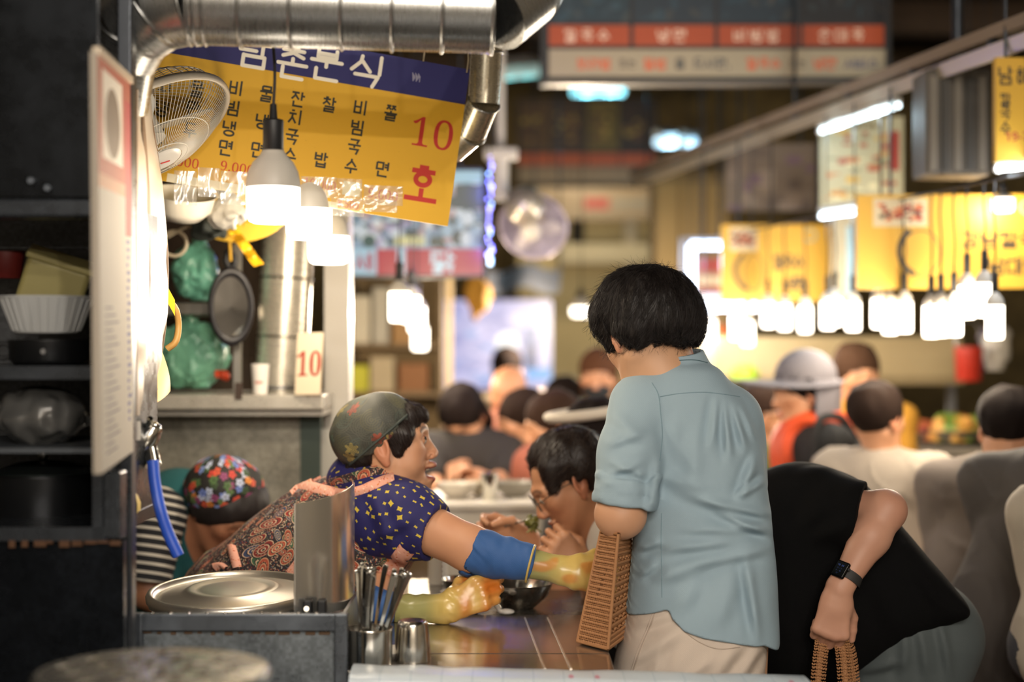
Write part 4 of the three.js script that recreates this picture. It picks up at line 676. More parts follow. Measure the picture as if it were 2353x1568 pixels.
const BB = (px0, px1, py0, py1, d, zh, zf = zh) => [V(xAt(px0, d), yAt(py1, d), -d - zf), V(xAt(px1, d), yAt(py0, d), -d + zh)];
function merge2(list) { // joins geometries that all carry colours or all carry uv
  return mergeGeometries(list.map((g) => (g.index ? g.toNonIndexed() : g)));
}
// ---------------------------------------------------------------- person in the blue shirt, seen from behind
{
  const D = 3.35, Q = (px, py, dd = 0) => P(px, py, D + dd), t = thing('person', 'standing person in a light blue shirt and beige trousers, seen from behind', 'person');
  const hc = Q(1488, 768), hq = facing(V(-0.42, -0.48, -0.88)), hs = 1.04, loc = localOf(hc, hq, hs), fc = faceColor('#c79a78');
  const headF = placed(headField(), hc, hq, hs);
  const elbow = Q(1426, 1180, -0.1), wrist = Q(1445, 1205, 0.14), rel = Q(1700, 1130, 0.1), rwr = Q(1560, 1120, 0.24);
  const bodyF = field([
    [headF], [cap(Q(1490, 790, 0.0), Q(1535, 900, 0.01), 0.06, 0.066), 0.03], [cap(Q(1535, 900, 0.01), Q(1610, 1380, 0), 0.075, 0.1), 0.05],
    [cap(Q(1475, 935, -0.02), elbow, 0.047, 0.047), 0.03], [ell(Q(1426, 1186, -0.1), 0.05, 0.045, 0.05), 0.02], [cap(elbow, wrist, 0.045, 0.029), 0.02],
    [cap(Q(1680, 960, 0), rel, 0.047, 0.042), 0.03], [cap(rel, rwr, 0.04, 0.028), 0.02],
    ...handPrims(wrist.clone().add(V(0.005, 0, -0.03)), V(0.1, 0.1, -1), V(0, -1, -0.1), V(1, 0, 0), [1, 1, 1, 1], { thumb: 0.5 }), ...handPrims(rwr, V(-1, 0.1, -0.2), V(0, 0, -1), V(0, 1, 0), [0.5, 0.5, 0.5, 0.5]),
    [cap(Q(1530, 1480, 0), Q(1515, 2240, 0.02), 0.07, 0.04), 0.05], [cap(Q(1690, 1480, 0), Q(1690, 2240, 0.02), 0.07, 0.04), 0.05],
  ]);
  const S = lin('#c79a78'), E = lin('#b9765c');
  const bcol = (x, y, z) => { const v = loc(x, y, z); if (v.lengthSq() < 0.03) return fc(v); return mixc(S, E, 0.5 * Math.exp(-elbow.distanceToSquared(V(x, y, z)) / 0.003)); };
  part(t, 'body', merge2([net(bodyF, ...BB(1330, 1780, 590, 1300, D, 0.25, 0.35), 0.005, { color: bcol }), net(bodyF, ...BB(1330, 1800, 1290, 2310, D, 0.25, 0.3), 0.012, { color: bcol })]), skinMat);
  eyes(t, hc, hq, hs);
  // trousers
  const pf = folds([[1460, 1440, 1560, 1400, 0.006, 14], [1420, 1540, 1560, 1440, 0.007, 18], [1620, 1560, 1700, 1470, 0.008, 18], [1560, 1560, 1640, 1500, 0.005, 14], [1680, 1568, 1750, 1480, 0.007, 16], [1480, 1600, 1520, 1480, 0.005, 14]], D - 0.1);
  const floorY = 0.0, legY = (f) => V(0, f, 0);
  const trF = field([[loft('y', [[yAt(1640, D), xAt(1395, D), xAt(1745, D), -D - 0.005, 0.125], [yAt(1568, D), xAt(1402, D), xAt(1752, D), -D, 0.135], [yAt(1500, D), xAt(1416, D), xAt(1760, D), -D, 0.14], [yAt(1440, D), xAt(1432, D), xAt(1762, D), -D, 0.135], [yAt(1370, D), xAt(1455, D), xAt(1745, D), -D, 0.115], [yAt(1330, D), xAt(1465, D), xAt(1735, D), -D, 0.1]])],
    [cap(Q(1490, 1620), Q(1490, 2215, 0.02), 0.085, 0.065), 0.04], [cap(Q(1665, 1620), Q(1672, 2215, 0.02), 0.085, 0.065), 0.04]]);
  const trD = (x, y, z) => trF(x, y, z) - (z > -D ? pf(x, y) : 0) - 0.0018 * noise3(x * 22, y * 16, z * 22);
  const tr = part(t, 'trousers', merge2([net(trD, ...BB(1360, 1800, 1320, 1650, D, 0.22), 0.005, { box: 1 }), net(trD, ...BB(1360, 1800, 1640, 2300, D, 0.22), 0.012, { box: 1 })]), cloth('#cbbcae'));
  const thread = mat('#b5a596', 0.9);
  part(tr, 'side_seam', merge([seam(trD, [[1512, 1392], [1490, 1450], [1462, 1520], [1440, 1600]], 0.0016), seam(trD, [[1506, 1392], [1484, 1450], [1456, 1520], [1434, 1600]], 0.0009)]), thread); part(tr, 'pocket_seam', seam(trD, [[1572, 1452], [1610, 1478], [1650, 1492], [1700, 1488]], 0.0012), thread);
  for (const x of [1490, 1672]) { const p = V(xAt(x, D), 0.032, -D - 0.07); part(t, 'shoe', net(field([[cap(V(p.x, 0.035, p.z + 0.08), V(p.x - 0.04, 0.03, p.z - 0.08), 0.04, 0.036)], [(X, Y) => 0.001 - Y, 0.004, '&']]), V(p.x - 0.12, -0.01, p.z - 0.15), V(p.x + 0.1, 0.1, p.z + 0.15), 0.008), mat('#3b3835', 0.7)); }
  // shirt
  const rows = [[828, 1508, 1630, 0.055], [852, 1482, 1655, 0.075], [880, 1450, 1676, 0.092], [915, 1432, 1702, 0.105], [955, 1432, 1728, 0.112], [1000, 1440, 1744, 0.117], [1050, 1452, 1752, 0.12], [1120, 1458, 1760, 0.122], [1200, 1458, 1771, 0.126], [1300, 1450, 1781, 0.135], [1400, 1438, 1786, 0.142], [1500, 1430, 1788, 0.146]].map(([y, a, b, h]) => [yAt(y, D), xAt(a, D), xAt(b, D), -D, h]);
  const sf = folds([
    [1652, 912, 1632, 1030, 0.007, 11], [1668, 912, 1676, 1060, 0.008, 11], [1684, 914, 1716, 1040, 0.008, 12], [1700, 920, 1740, 1010, 0.005, 10],
    [1512, 1050, 1490, 1180, 0.007, 14], [1520, 1090, 1640, 1130, 0.006, 16], [1530, 1110, 1700, 1190, 0.006, 15], [1600, 1142, 1775, 1188, 0.009, 12], [1640, 1170, 1778, 1232, 0.008, 12], [1560, 1215, 1770, 1212, 0.007, 14], [1520, 1260, 1700, 1235, 0.008, 16], [1580, 1290, 1770, 1262, 0.006, 15],
    [1500, 1330, 1640, 1280, 0.006, 20], [1712, 1280, 1740, 1470, 0.009, 13], [1560, 1400, 1600, 1310, 0.004, 20], [1640, 1440, 1680, 1330, 0.005, 22], [1545, 960, 1560, 1060, 0.004, 20], [1600, 980, 1590, 1120, 0.005, 22], [1740, 1050, 1700, 1150, 0.007, 13], [1762, 1110, 1690, 1140, 0.006, 10], [1470, 1270, 1520, 1240, 0.006, 12], [1470, 1330, 1510, 1290, 0.005, 12],
    [1400, 1060, 1490, 1092, 0.006, 11], [1392, 1020, 1480, 990, 0.005, 13], [1410, 950, 1470, 1010, 0.004, 16], [1398, 1086, 1470, 1060, 0.005, 9],
  ], D - 0.11);
  const hemPts = [[1420, 1412], [1437, 1408], [1475, 1396], [1516, 1382], [1524, 1384], [1532, 1402], [1556, 1426], [1600, 1440], [1660, 1450], [1705, 1460], [1738, 1462], [1752, 1470], [1790, 1490], [1830, 1500]];
  const hem = (x) => { const px = x / D * F + W / 2; let i = 0; while (i < hemPts.length - 2 && px > hemPts[i + 1][0]) i++; const [a, b] = [hemPts[i], hemPts[i + 1]]; return yAt(lerp(a[1], b[1], clamp((px - a[0]) / (b[0] - a[0]), 0, 1)), D); };
  const torso = loft('y', rows, 2.3), cuffA = Q(1442, 1100, -0.1), cuffB = Q(1436, 1146, -0.1);
  const colQ = new THREE.Quaternion().setFromEuler(new THREE.Euler(0.12, 0, 0.14)), colC = Q(1554, 840, 0.01);
  const collar = placed((x, y, z) => { const rx = 0.066 - y * 0.34, rz = 0.063 - y * 0.3, L = Math.hypot(x / rx, z / rz); return Math.max(Math.abs(L - 1) * rx * 0.95 - 0.0045, Math.abs(y) - 0.026); }, colC, colQ);
  const sleeve = field([[cap(Q(1478, 935, -0.03), Q(1450, 1040, -0.08), 0.073, 0.065), 0.03], [cap(Q(1450, 1040, -0.08), Q(1438, 1130, -0.1), 0.065, 0.0655), 0.03], [half(Q(1437, 1128, -0.1), V(-0.1, -1, 0)), 0.004, '&']]);
  const cuff = field([[cap(cuffA, cuffB, 0.066, 0.068)], [half(Q(1440, 1092, -0.1), V(0.12, 1, 0)), 0.006, '&'], [half(Q(1432, 1160, -0.1), V(-0.12, -1, 0)), 0.006, '&'], [cap(Q(1440, 1130, -0.1), Q(1426, 1260, -0.1), 0.05, 0.054), 0.004, '-'], [cap(Q(1488, 1150, -0.125), Q(1500, 1104, -0.12), 0.013, 0.016), 0.012]]);
  const main = field([[torso], [cap(Q(1682, 960, 0.02), Q(1700, 1110, 0.1), 0.062, 0.06), 0.04], [collar, 0.006], [(x, y, z) => hem(x) - y, 0.004, '&']]);
  const shirt = (x, y, z) => { const b = z > -D ? sf(x, y) * 1.25 : 0; return smin(smin(main(x, y, z), sleeve(x, y, z), 0.022), cuff(x, y, z) - 0.003 * noise3(x * 40, y * 70, z * 40), 0.004) - b - 0.0015 * noise3(x * 18, y * 14, z * 18); };
  const sh = part(t, 'shirt', net(shirt, ...BB(1330, 1840, 770, 1520, D, 0.26, 0.26), 0.004, { box: 1, safe: 2.2 }), cloth('#94aab7', 0.8), 'light blue linen shirt with rolled sleeves');
  const seamShade = mat('#75909b', 0.9);  // seam cords darker than the cloth: shade of the grooves put into the colour
  part(sh, 'yoke_seam', seam(shirt, [[1516, 912], [1560, 905], [1620, 902], [1660, 906], [1700, 912]], 0.0009), seamShade); part(sh, 'armhole_seam', seam(shirt, [[1498, 880], [1512, 905], [1518, 950], [1522, 1000], [1516, 1060]], 0.0009), seamShade);
  part(sh, 'side_seam', seam(shirt, [[1520, 1180], [1519, 1240], [1520, 1300], [1521, 1374]], 0.0008), seamShade); part(sh, 'collar_seam', seam(shirt, [[1538, 832], [1570, 828], [1600, 828], [1626, 834]], 0.0011), mat('#4f6a72', 0.9));  // collar cord darker still, the shade under the collar fold painted in
  // hair
  const hn = (x, y, z) => 0.006 * noise3(x * 30, y * 14, z * 30) + 0.0025 * noise3(x * 110, y * 25, z * 110);
  const hairF0 = field([[ell(Q(1489, 712, 0.0), 0.1125, 0.095, 0.112)], [ell(Q(1530, 735, -0.02), 0.078, 0.062, 0.085), 0.03], [cap(Q(1400, 735, -0.01), Q(1412, 802, -0.015), 0.036, 0.016), 0.03], [ell(Q(1590, 752, 0.02), 0.026, 0.042, 0.04), 0.02], [cap(Q(1448, 760, -0.08), Q(1455, 785, -0.075), 0.03, 0.022), 0.03],
    [half(Q(1500, 803, 0), V(0.06, -1, 0.12)), 0.012, '&']]);
  const hairF = (x, y, z) => hairF0(x, y, z) - hn(x, y, z);
  const hr = part(t, 'hair', net(hairF, ...BB(1330, 1650, 590, 860, D, 0.16), 0.0045), hairMat);
  const crown = Q(1520, 640, 0.02), fl = (p) => p.clone().sub(crown).add(V(0, -0.05, 0));
  part(hr, 'strands', strands(hairF, 5200, (p) => p.y > yAt(815, D), fl, { c: Q(1489, 715), len: 0.045, w: 0.0005, lift: [0, 0.007], wild: 0.045 }), hairMat);
  part(hr, 'flyaway_strands', strands(hairF, 800, (p) => true, fl, { c: Q(1489, 715), len: 0.042, w: 0.00026, lift: [0.002, 0.012], tip: 0.016, wild: 0.09 }), hairMat);
}
// ---------------------------------------------------------------- printed fabrics
const wrapTex = (t, rep) => { t.wrapS = t.wrapT = THREE.RepeatWrapping; t.repeat.set(rep, rep); return t; };
// draws a motif so that it tiles
const tiled = (g, w, h, x, y, r, f) => { for (const dx of [-w, 0, w]) for (const dy of [-h, 0, h]) if (x + dx > -r && x + dx < w + r && y + dy > -r && y + dy < h + r) { g.save(); g.translate(x + dx, y + dy); f(g); g.restore(); } };
T.paisley = wrapTex(canvasTex(1024, 1024, (g, w, h) => {
  g.fillStyle = '#2b2326'; g.fillRect(0, 0, w, h); const C = ['#c9ae8c', '#9c4432', '#3f4f6b', '#b87a5e', '#d6c3a6', '#4a664f', '#7d332d', '#2a2e42'];
  for (let i = 0; i < 5200; i++) { const x = rr(0, w), y = rr(0, h), a = rr(0, 6.28), c = pick(C), r = rr(4, 16); tiled(g, w, h, x, y, 20, (k) => { k.strokeStyle = c; k.lineWidth = rr(3, 6); k.beginPath(); k.arc(0, 0, r, a, a + rr(0.8, 2.2)); k.stroke(); }); }
  for (let i = 0; i < 44; i++) { const x = rr(0, w), y = rr(0, h), a = rr(0, 6.28), s = rr(55, 130), c1 = pick(['#8e2f26', '#7d2b25', '#34405f', '#3f5f45', '#a04a34']), c2 = pick(['#cbb391', '#b98a6a', '#c9a88c']);
    tiled(g, w, h, x, y, 200, (k) => { k.rotate(a); k.scale(0.72, 1.25); for (const [q, c] of [[1.22, '#221c22'], [1.1, c2], [1.0, c1], [0.72, '#2b2326'], [0.62, c2], [0.5, c1], [0.26, '#cbb79a'], [0.16, '#2b2326']]) { const m = s * q; k.fillStyle = c; k.beginPath(); k.moveTo(0, m * 0.62); k.bezierCurveTo(-m * 0.75, m * 0.6, -m * 0.62, -m * 0.5, m * 0.1, -m * 0.62); k.bezierCurveTo(m * 0.5, -m * 0.75, m * 0.75, -m * 0.3, m * 0.45, -m * 0.2); k.bezierCurveTo(m * 0.6, m * 0.1, m * 0.5, m * 0.6, 0, m * 0.62); k.fill(); } k.fillStyle = c2; for (let b = 0; b < 12; b++) { k.beginPath(); k.arc(Math.cos(b * 0.52) * s * 0.42, Math.sin(b * 0.52) * s * 0.42 + 4, s * 0.035, 0, 7); k.fill(); } }); }
}), 3.4);
T.dots = wrapTex(canvasTex(512, 512, (g, w, h) => {
  g.fillStyle = '#1d1b58'; g.fillRect(0, 0, w, h);
  for (let j = 0; j < 9; j++) for (let i = 0; i < 9; i++) { const x = (i + 0.5 + (j % 2) * 0.5 + rr(-0.25, 0.25)) * w / 9, y = (j + 0.5 + rr(-0.25, 0.25)) * h / 9, s = rr(7, 17), a = rr(-0.5, 0.5), q = rr(0.55, 0.95); tiled(g, w, h, x, y, 30, (k) => { k.rotate(a); k.fillStyle = '#c9b23a'; k.beginPath(); k.moveTo(-s, -s * 0.8 * q); k.quadraticCurveTo(0, -s * 0.4 * q, s, -s * 0.9 * q); k.quadraticCurveTo(s * 0.7, 0, s, s * 0.8 * q); k.quadraticCurveTo(0, s * 0.5 * q, -s, s * 0.9 * q); k.quadraticCurveTo(-s * 0.6, 0, -s, -s * 0.8 * q); k.fill(); k.fillStyle = '#a9952f'; k.fillRect(-2, -2, 4, 4); }); }
}), 4.6);
T.pink = wrapTex(canvasTex(256, 256, (g, w, h) => { g.fillStyle = '#dba08c'; g.fillRect(0, 0, w, h); for (let i = 0; i < 70; i++) { const c = pick(['#c8643f', '#b9502f', '#e8c3ae', '#d07a3a', '#c9806a']); tiled(g, w, h, rr(0, w), rr(0, h), 20, (k) => { k.rotate(rr(0, 6)); k.fillStyle = c; k.beginPath(); k.ellipse(0, 0, rr(4, 12), rr(2, 6), 0, 0, 7); k.fill(); }); } }), 14);
T.capPrint = wrapTex(canvasTex(512, 512, (g, w, h) => { g.fillStyle = '#45463f'; g.fillRect(0, 0, w, h);
  for (let i = 0; i < 60; i++) { const c = pick(['#4e4f46', '#3d3e39', '#54523f', '#49524b']); tiled(g, w, h, rr(0, w), rr(0, h), 70, (k) => { k.strokeStyle = c; k.lineWidth = 5; for (let r = 8; r < 60; r += 12) { k.beginPath(); k.arc(0, 0, r, 0, rr(3, 6)); k.stroke(); } }); }
  for (let i = 0; i < 16; i++) { const c = pick(['#7c3a2e', '#8a4636', '#a08a52', '#8d7f4d', '#6f3730', '#56655a']); tiled(g, w, h, rr(0, w), rr(0, h), 60, (k) => { k.rotate(rr(0, 6)); for (let b = 0; b < 6; b++) { k.rotate(1.05); k.fillStyle = c; k.beginPath(); k.ellipse(18, 0, 18, 10, 0, 0, 7); k.fill(); } k.strokeStyle = '#2f2c29'; k.lineWidth = 2; for (let r = 6; r < 34; r += 7) { k.beginPath(); k.arc(0, 0, r, 0.3, 5); k.stroke(); } }); } }), 4.5);
T.floral = wrapTex(canvasTex(512, 512, (g, w, h) => { g.fillStyle = '#24221f'; g.fillRect(0, 0, w, h); for (let i = 0; i < 110; i++) { const c = pick(['#d0553a', '#c93f33', '#7d94cf', '#6a7fc4', '#8d3f6d', '#5e7a48', '#d8863c', '#4d6b3d', '#b9c3dd', '#3c5233']); tiled(g, w, h, rr(0, w), rr(0, h), 50, (k) => { k.rotate(rr(0, 6)); for (let b = 0; b < 5; b++) { k.rotate(1.257); k.fillStyle = c; k.beginPath(); k.ellipse(13, 0, 14, 9, 0, 0, 7); k.fill(); } k.fillStyle = '#2c2620'; k.beginPath(); k.arc(0, 0, 5, 0, 7); k.fill(); }); } }), 4.4);
T.stripes = wrapTex(canvasTex(64, 256, (g, w, h) => { g.fillStyle = '#191a20'; g.fillRect(0, 0, w, h); g.fillStyle = '#c4bfb4'; for (let i = 0; i < 8; i++) g.fillRect(0, i * 32, w, 11); }), 5.5);
const printed = (map, rough = 0.8, o = {}) => new THREE.MeshPhysicalMaterial({ map, roughness: rough, sheen: 0.2, side: THREE.DoubleSide, ...o });
// uv round an axis a->b: along it in metres, round it by arc at radius r; zero angle along ref
function axisUV(a, b, r, ref) { const t = b.clone().sub(a).normalize(), u = ref.clone().addScaledVector(t, -ref.dot(t)).normalize(), w = t.clone().cross(u), v = V(); return (x, y, z) => { v.set(x, y, z).sub(a); return [v.dot(t), Math.atan2(v.dot(w), v.dot(u)) * r]; }; }

// ---------------------------------------------------------------- the stall keeper leaning over the counter
{
  const t = thing('person', 'stall keeper in patterned cap, paisley apron and yellow rubber gloves leaning across the counter', 'person');
  const DH = 3.7, hc = P(891, 1020, DH), hq = facing(V(1, 0.1, -0.09)), hs = 1.02, loc = localOf(hc, hq, hs), skin = '#c2906f', fc = faceColor(skin, '#9a5446');
  const sh = P(890, 1172, 3.62), el = P(1082, 1262, 3.53), wr = P(1225, 1298, 3.47), lsh = P(880, 1180, 3.9), lel = P(862, 1396, 3.57), lwr = P(1018, 1401, 3.5);
  const bodyF = field([
    [placed(headField({ open: true }), hc, hq, hs)], [cap(hc.clone().add(V(-0.015, -0.04, 0)), P(845, 1130, 3.74), 0.056, 0.068), 0.03], [cap(P(905, 1090, 3.69), P(860, 1120, 3.72), 0.034, 0.05), 0.03],
    [cap(P(840, 1140, 3.76), P(570, 1360, 3.82), 0.09, 0.12), 0.05], [cap(sh, el, 0.062, 0.05), 0.04], [cap(el, wr, 0.047, 0.027), 0.025], [cap(lsh, lel, 0.052, 0.042), 0.03], [cap(lel, lwr, 0.038, 0.024), 0.02],
    [cap(P(560, 1380, 3.8), V(P(570, 1380, 3.8).x, 0.06, -3.84), 0.1, 0.045), 0.05], [cap(P(660, 1380, 3.9), V(P(660, 1380, 3.9).x, 0.06, -3.95), 0.1, 0.045), 0.05],
  ]);
  const S = lin(skin), bcol = (x, y, z) => { const v = loc(x, y, z); if (v.lengthSq() < 0.026) return fc(v, true); return mixc(S, lin('#b57a5e'), 0.18 + 0.18 * noise3(x * 30, y * 30, z * 30)); };
  const [hl, hh] = [hc.clone().add(V(-0.14, -0.14, -0.14)), hc.clone().add(V(0.16, 0.15, 0.14))];
  part(t, 'body', merge2([net(bodyF, hl, hh, 0.0028, { color: bcol }), net(bodyF, V(-1, 0.7, -4.05), V(0.2, hl.y + 0.003, -3.38), 0.006, { color: bcol }), net(bodyF, V(-1, 0.0, -4.1), V(0.2, 0.71, -3.5), 0.014, { color: bcol })]), skinMat);
  eyes(t, hc, hq, hs, V(-0.5, 0.4, 0.75));
  { // upper lids, brows and teeth
    for (const k of [-1, 1]) { const lid = V(0.0315 * k, 0.0065, 0.0785).multiplyScalar(hs).applyQuaternion(hq).add(hc); part(t, 'eyelid', new THREE.SphereGeometry(0.0128 * hs, 18, 10, 0, 6.283, 0, 1.05).applyQuaternion(hq.clone().multiply(new THREE.Quaternion().setFromAxisAngle(V(1, 0, 0), -0.1))).translate(lid.x, lid.y - 0.003, lid.z), mat('#a87458', 0.55)); }
    for (const k of [-1, 1]) part(t, 'eyelash', tube([-0.013, -0.007, 0, 0.007, 0.013].map((u) => V(0.0315 * k + u, 0.0088 - u * u * 24, 0.0895 - u * u * 30 - Math.abs(u) * 0.05).multiplyScalar(hs).applyQuaternion(hq).add(hc)), 0.0009, 5), mat('#1a100c', 0.6));
    const tp = V(0, -0.0685, 0.084).multiplyScalar(hs).applyQuaternion(hq).add(hc); part(t, 'teeth', new THREE.SphereGeometry(0.012, 14, 8).scale(0.5, 0.25, 1).translate(tp.x, tp.y, tp.z), mat('#cfc2ae', 0.3));
  }
  // hair under the cap
  const X = (px, py, d = DH) => P(px, py, d);
  const hairB = field([[ell(hc.clone().add(V(-0.012, 0.03, 0)), 0.1, 0.088, 0.083)], [cap(X(925, 1000, 3.64), X(917, 1040, 3.634), 0.026, 0.011), 0.02], [cap(X(925, 1000, 3.76), X(917, 1040, 3.766), 0.026, 0.011), 0.02], [cap(X(946, 952, 3.67), X(966, 956, 3.68), 0.019, 0.015), 0.02], [cap(X(956, 950, 3.7), X(970, 960, 3.72), 0.018, 0.014), 0.02], [cap(X(835, 1050, 3.67), X(815, 1075, 3.68), 0.035, 0.025), 0.03], [cap(X(835, 1050, 3.73), X(815, 1075, 3.72), 0.035, 0.025), 0.03],
    // the face and ear stay free
    [ell(hc.clone().add(V(0.105, -0.045, 0)), 0.062, 0.098, 0.11), 0.012, '-'], [ell(X(880, 1046, 3.64), 0.024, 0.034, 0.04), 0.008, '-'], [ell(X(880, 1046, 3.76), 0.024, 0.034, 0.04), 0.008, '-']]);
  const hairF = (x, y, z) => hairB(x, y, z) - 0.0035 * noise3(x * 60, y * 25, z * 60);
  const hr = part(t, 'hair', net(hairF, hc.clone().add(V(-0.16, -0.13, -0.14)), hc.clone().add(V(0.16, 0.16, 0.14)), 0.004), mat('#1f1512', 0.5));
  part(hr, 'strands', strands(hairF, 1900, (p) => p.x > X(800, 0).x && p.y < X(0, 945).y + 0.04, (p) => V(0.35, -1, 0), { c: hc, len: 0.03, w: 0.0005, lift: [0, 0.004], wild: 0.12 }), mat('#231815', 0.5));
  // cap
  const cq = new THREE.Quaternion().setFromAxisAngle(V(0, 0, 1), 0.32), cc = X(862, 982, 3.7);
  const edge = half(X(880, 1024, 3.7), V(0.66, -0.76, 0));
  const capB = field([[ell(cc, 0.101, 0.082, 0.1, cq)], [ell(X(815, 1010, 3.7), 0.052, 0.062, 0.085), 0.03], [edge, 0.006, '&'], [ell(hc.clone().add(V(-0.012, 0.028, 0)), 0.094, 0.078, 0.08), 0.004, '-']]);
  const capF = (x, y, z) => { const e = -edge(x, y, z); return capB(x, y, z) - 0.0022 * noise3(x * 26, y * 40, z * 30) - 0.002 * Math.sin(z * 180 + noise3(x * 20, y * 20, z * 20) * 3) * smooth(0.05, 0.005, e); };
  const cp = part(t, 'cap', net(capF, cc.clone().add(V(-0.16, -0.15, -0.14)), cc.clone().add(V(0.16, 0.14, 0.14)), 0.004, { uv: axisUV(cc.clone().add(V(0, -0.1, 0)), cc, 0.09, V(0, 0, 1)) }), printed(T.capPrint, 0.62), 'dark grey-green printed cloth cap');
  { const pts = []; const cN = V(0.66, -0.76, 0).normalize(); for (let i = 0; i < 40; i++) { const a = i / 40 * 6.283, e = V(-cN.y, cN.x, 0); let p = X(872, 1010, 3.7).addScaledVector(e, Math.cos(a) * 0.2).add(V(0, 0, Math.sin(a) * 0.2)); const c0 = X(872, 1010, 3.7); const dir = c0.clone().sub(p).normalize(); for (let k = 0; k < 60; k++) { const d = capB(p.x, p.y, p.z); if (d < 0.001) break; p.addScaledVector(dir, Math.max(d * 0.6, 0.0015)); } pts.push(p); } part(cp, 'elastic_hem', new THREE.TubeGeometry(new THREE.CatmullRomCurve3(pts, true), 80, 0.0035, 6, true), mat('#3d4440', 0.7)); }
  // apron
  const DT = 3.78, R = [[486, 1296, 1345, 0.05], [510, 1262, 1420, 0.11], [560, 1206, 1470, 0.15], [640, 1146, 1490, 0.168], [700, 1112, 1470, 0.175], [760, 1092, 1440, 0.18], [830, 1084, 1400, 0.182], [880, 1088, 1372, 0.18], [925, 1120, 1330, 0.165], [955, 1165, 1285, 0.13], [972, 1195, 1260, 0.08]].map(([x, a, b, h]) => [xAt(x, DT), yAt(b, DT), yAt(a, DT), -DT, h]);
  const af = folds([[560, 1300, 660, 1180, 0.006, 18], [600, 1330, 700, 1220, 0.005, 20], [680, 1320, 760, 1150, 0.005, 22], [830, 1340, 900, 1260, 0.007, 14], [850, 1370, 930, 1290, 0.006, 12]], DT - 0.15);
  const torso = loft('x', R, 2.2), ap = (x, y, z) => smin(torso(x, y, z), hips(x, y, z), 0.06) - (z > -DT ? af(x, y) : 0) - 0.0015 * noise3(x * 20, y * 20, z * 20);
  const hipA = P(560, 1400, 3.84), hips = cap(hipA, V(hipA.x + 0.03, 0.35, -3.9), 0.165, 0.2);
  const apA = P(540, 1330, DT), apB = P(900, 1200, DT);
  const apron = part(t, 'apron', merge2([net(ap, V(-0.95, 0.7, -4.1), V(-0.15, 1.2, -3.5), 0.006, { uv: axisUV(apA, apB, 0.17, V(0, 0.3, 1)) }), net(ap, V(-0.95, 0.1, -4.2), V(-0.15, 0.706, -3.5), 0.012, { uv: axisUV(apA, apB, 0.17, V(0, 0.3, 1)) })]), printed(T.paisley, 0.85), 'dark paisley wrap apron with pink edging');
  // blouse: shoulders and the near sleeve
  const slv = el.clone().sub(sh).normalize(), hemC = P(1003, 1226, 3.57);
  const blouse0 = field([[cap(P(862, 1160, 3.66), P(935, 1192, 3.6), 0.088, 0.08)], [cap(P(935, 1192, 3.6), P(1020, 1236, 3.56), 0.078, 0.064), 0.03], [cap(P(880, 1215, 3.63), P(925, 1225, 3.6), 0.072, 0.06), 0.03], [cap(P(862, 1150, 3.9), P(940, 1200, 3.94), 0.085, 0.07), 0.03], [cap(P(800, 1110, 3.72), P(800, 1115, 3.84), 0.05, 0.05), 0.04], [cap(P(835, 1095, 3.74), P(855, 1085, 3.72), 0.068, 0.066), 0.04],
    [half(hemC, slv.clone().add(V(0.0, 0.1, 0))), 0.004, '&'], [cap(P(960, 1208, 3.58), P(1100, 1272, 3.52), 0.054, 0.054), 0.004, '-']]);
  const bf = folds([[850, 1120, 900, 1260, 0.005, 16], [900, 1130, 960, 1240, 0.004, 18], [840, 1250, 960, 1180, 0.005, 14]], 3.55), blouse = (x, y, z) => blouse0(x, y, z) - (z > -3.66 ? bf(x, y) : 0) - 0.0016 * noise3(x * 24, y * 24, z * 24);
  const bl = part(t, 'blouse', net(blouse, V(-0.5, 0.9, -4.08), V(-0.05, 1.24, -3.44), 0.005, { uv: axisUV(P(862, 1160, 3.64), el, 0.08, V(0, 0.2, 1)) }), printed(T.dots, 0.75), 'navy blouse scattered with yellow specks');
  const un = (x, y, z) => Math.min(ap(x, y, z), blouse(x, y, z));
  const pink = printed(T.pink, 0.85);
  part(apron, 'edging', ribbon(un, [[664, 1128, 26], [684, 1112, 28], [730, 1122, 26], [785, 1134, 24], [830, 1126, 24], [880, 1104, 24], [904, 1096, 18]], 0.004, 0.002), pink);
  part(apron, 'edging', ribbon(un, [[672, 1118, 22], [700, 1108, 18], [735, 1092, 14]], 0.004, 0.002), pink); part(apron, 'edging', ribbon(un, [[935, 1262, 46], [900, 1310, 46], [860, 1360, 44], [838, 1392, 40]], 0.004, 0.002), pink); part(apron, 'edging', ribbon(un, [[668, 1320, 30], [690, 1290, 26]], 0.004, 0.002), pink);
  part(apron, 'strap', ribbon(un, [[760, 1108, 20], [810, 1096, 22], [860, 1082, 24], [894, 1078, 22]], 0.004, 0.002), printed(T.paisley, 0.85));
  part(apron, 'tie', ribbon(un, [[532, 1256, 22], [538, 1280, 24], [545, 1306, 24]], 0.005, 0.003), pink); part(apron, 'tie', ribbon(un, [[494, 1304, 20], [508, 1300, 16], [522, 1308, 14]], 0.005, 0.003), pink);
  // gloves
  const Y = lin('#c9ae63'), O = lin('#c2671c'), G = lin('#97955f');
  const glove = (name, f, lo, hi, col, lab) => part(t, name, net(f, lo, hi, 0.0034, { color: col }), new THREE.MeshPhysicalMaterial({ vertexColors: true, roughness: 0.3, clearcoat: 0.35, clearcoatRoughness: 0.25 }), lab);
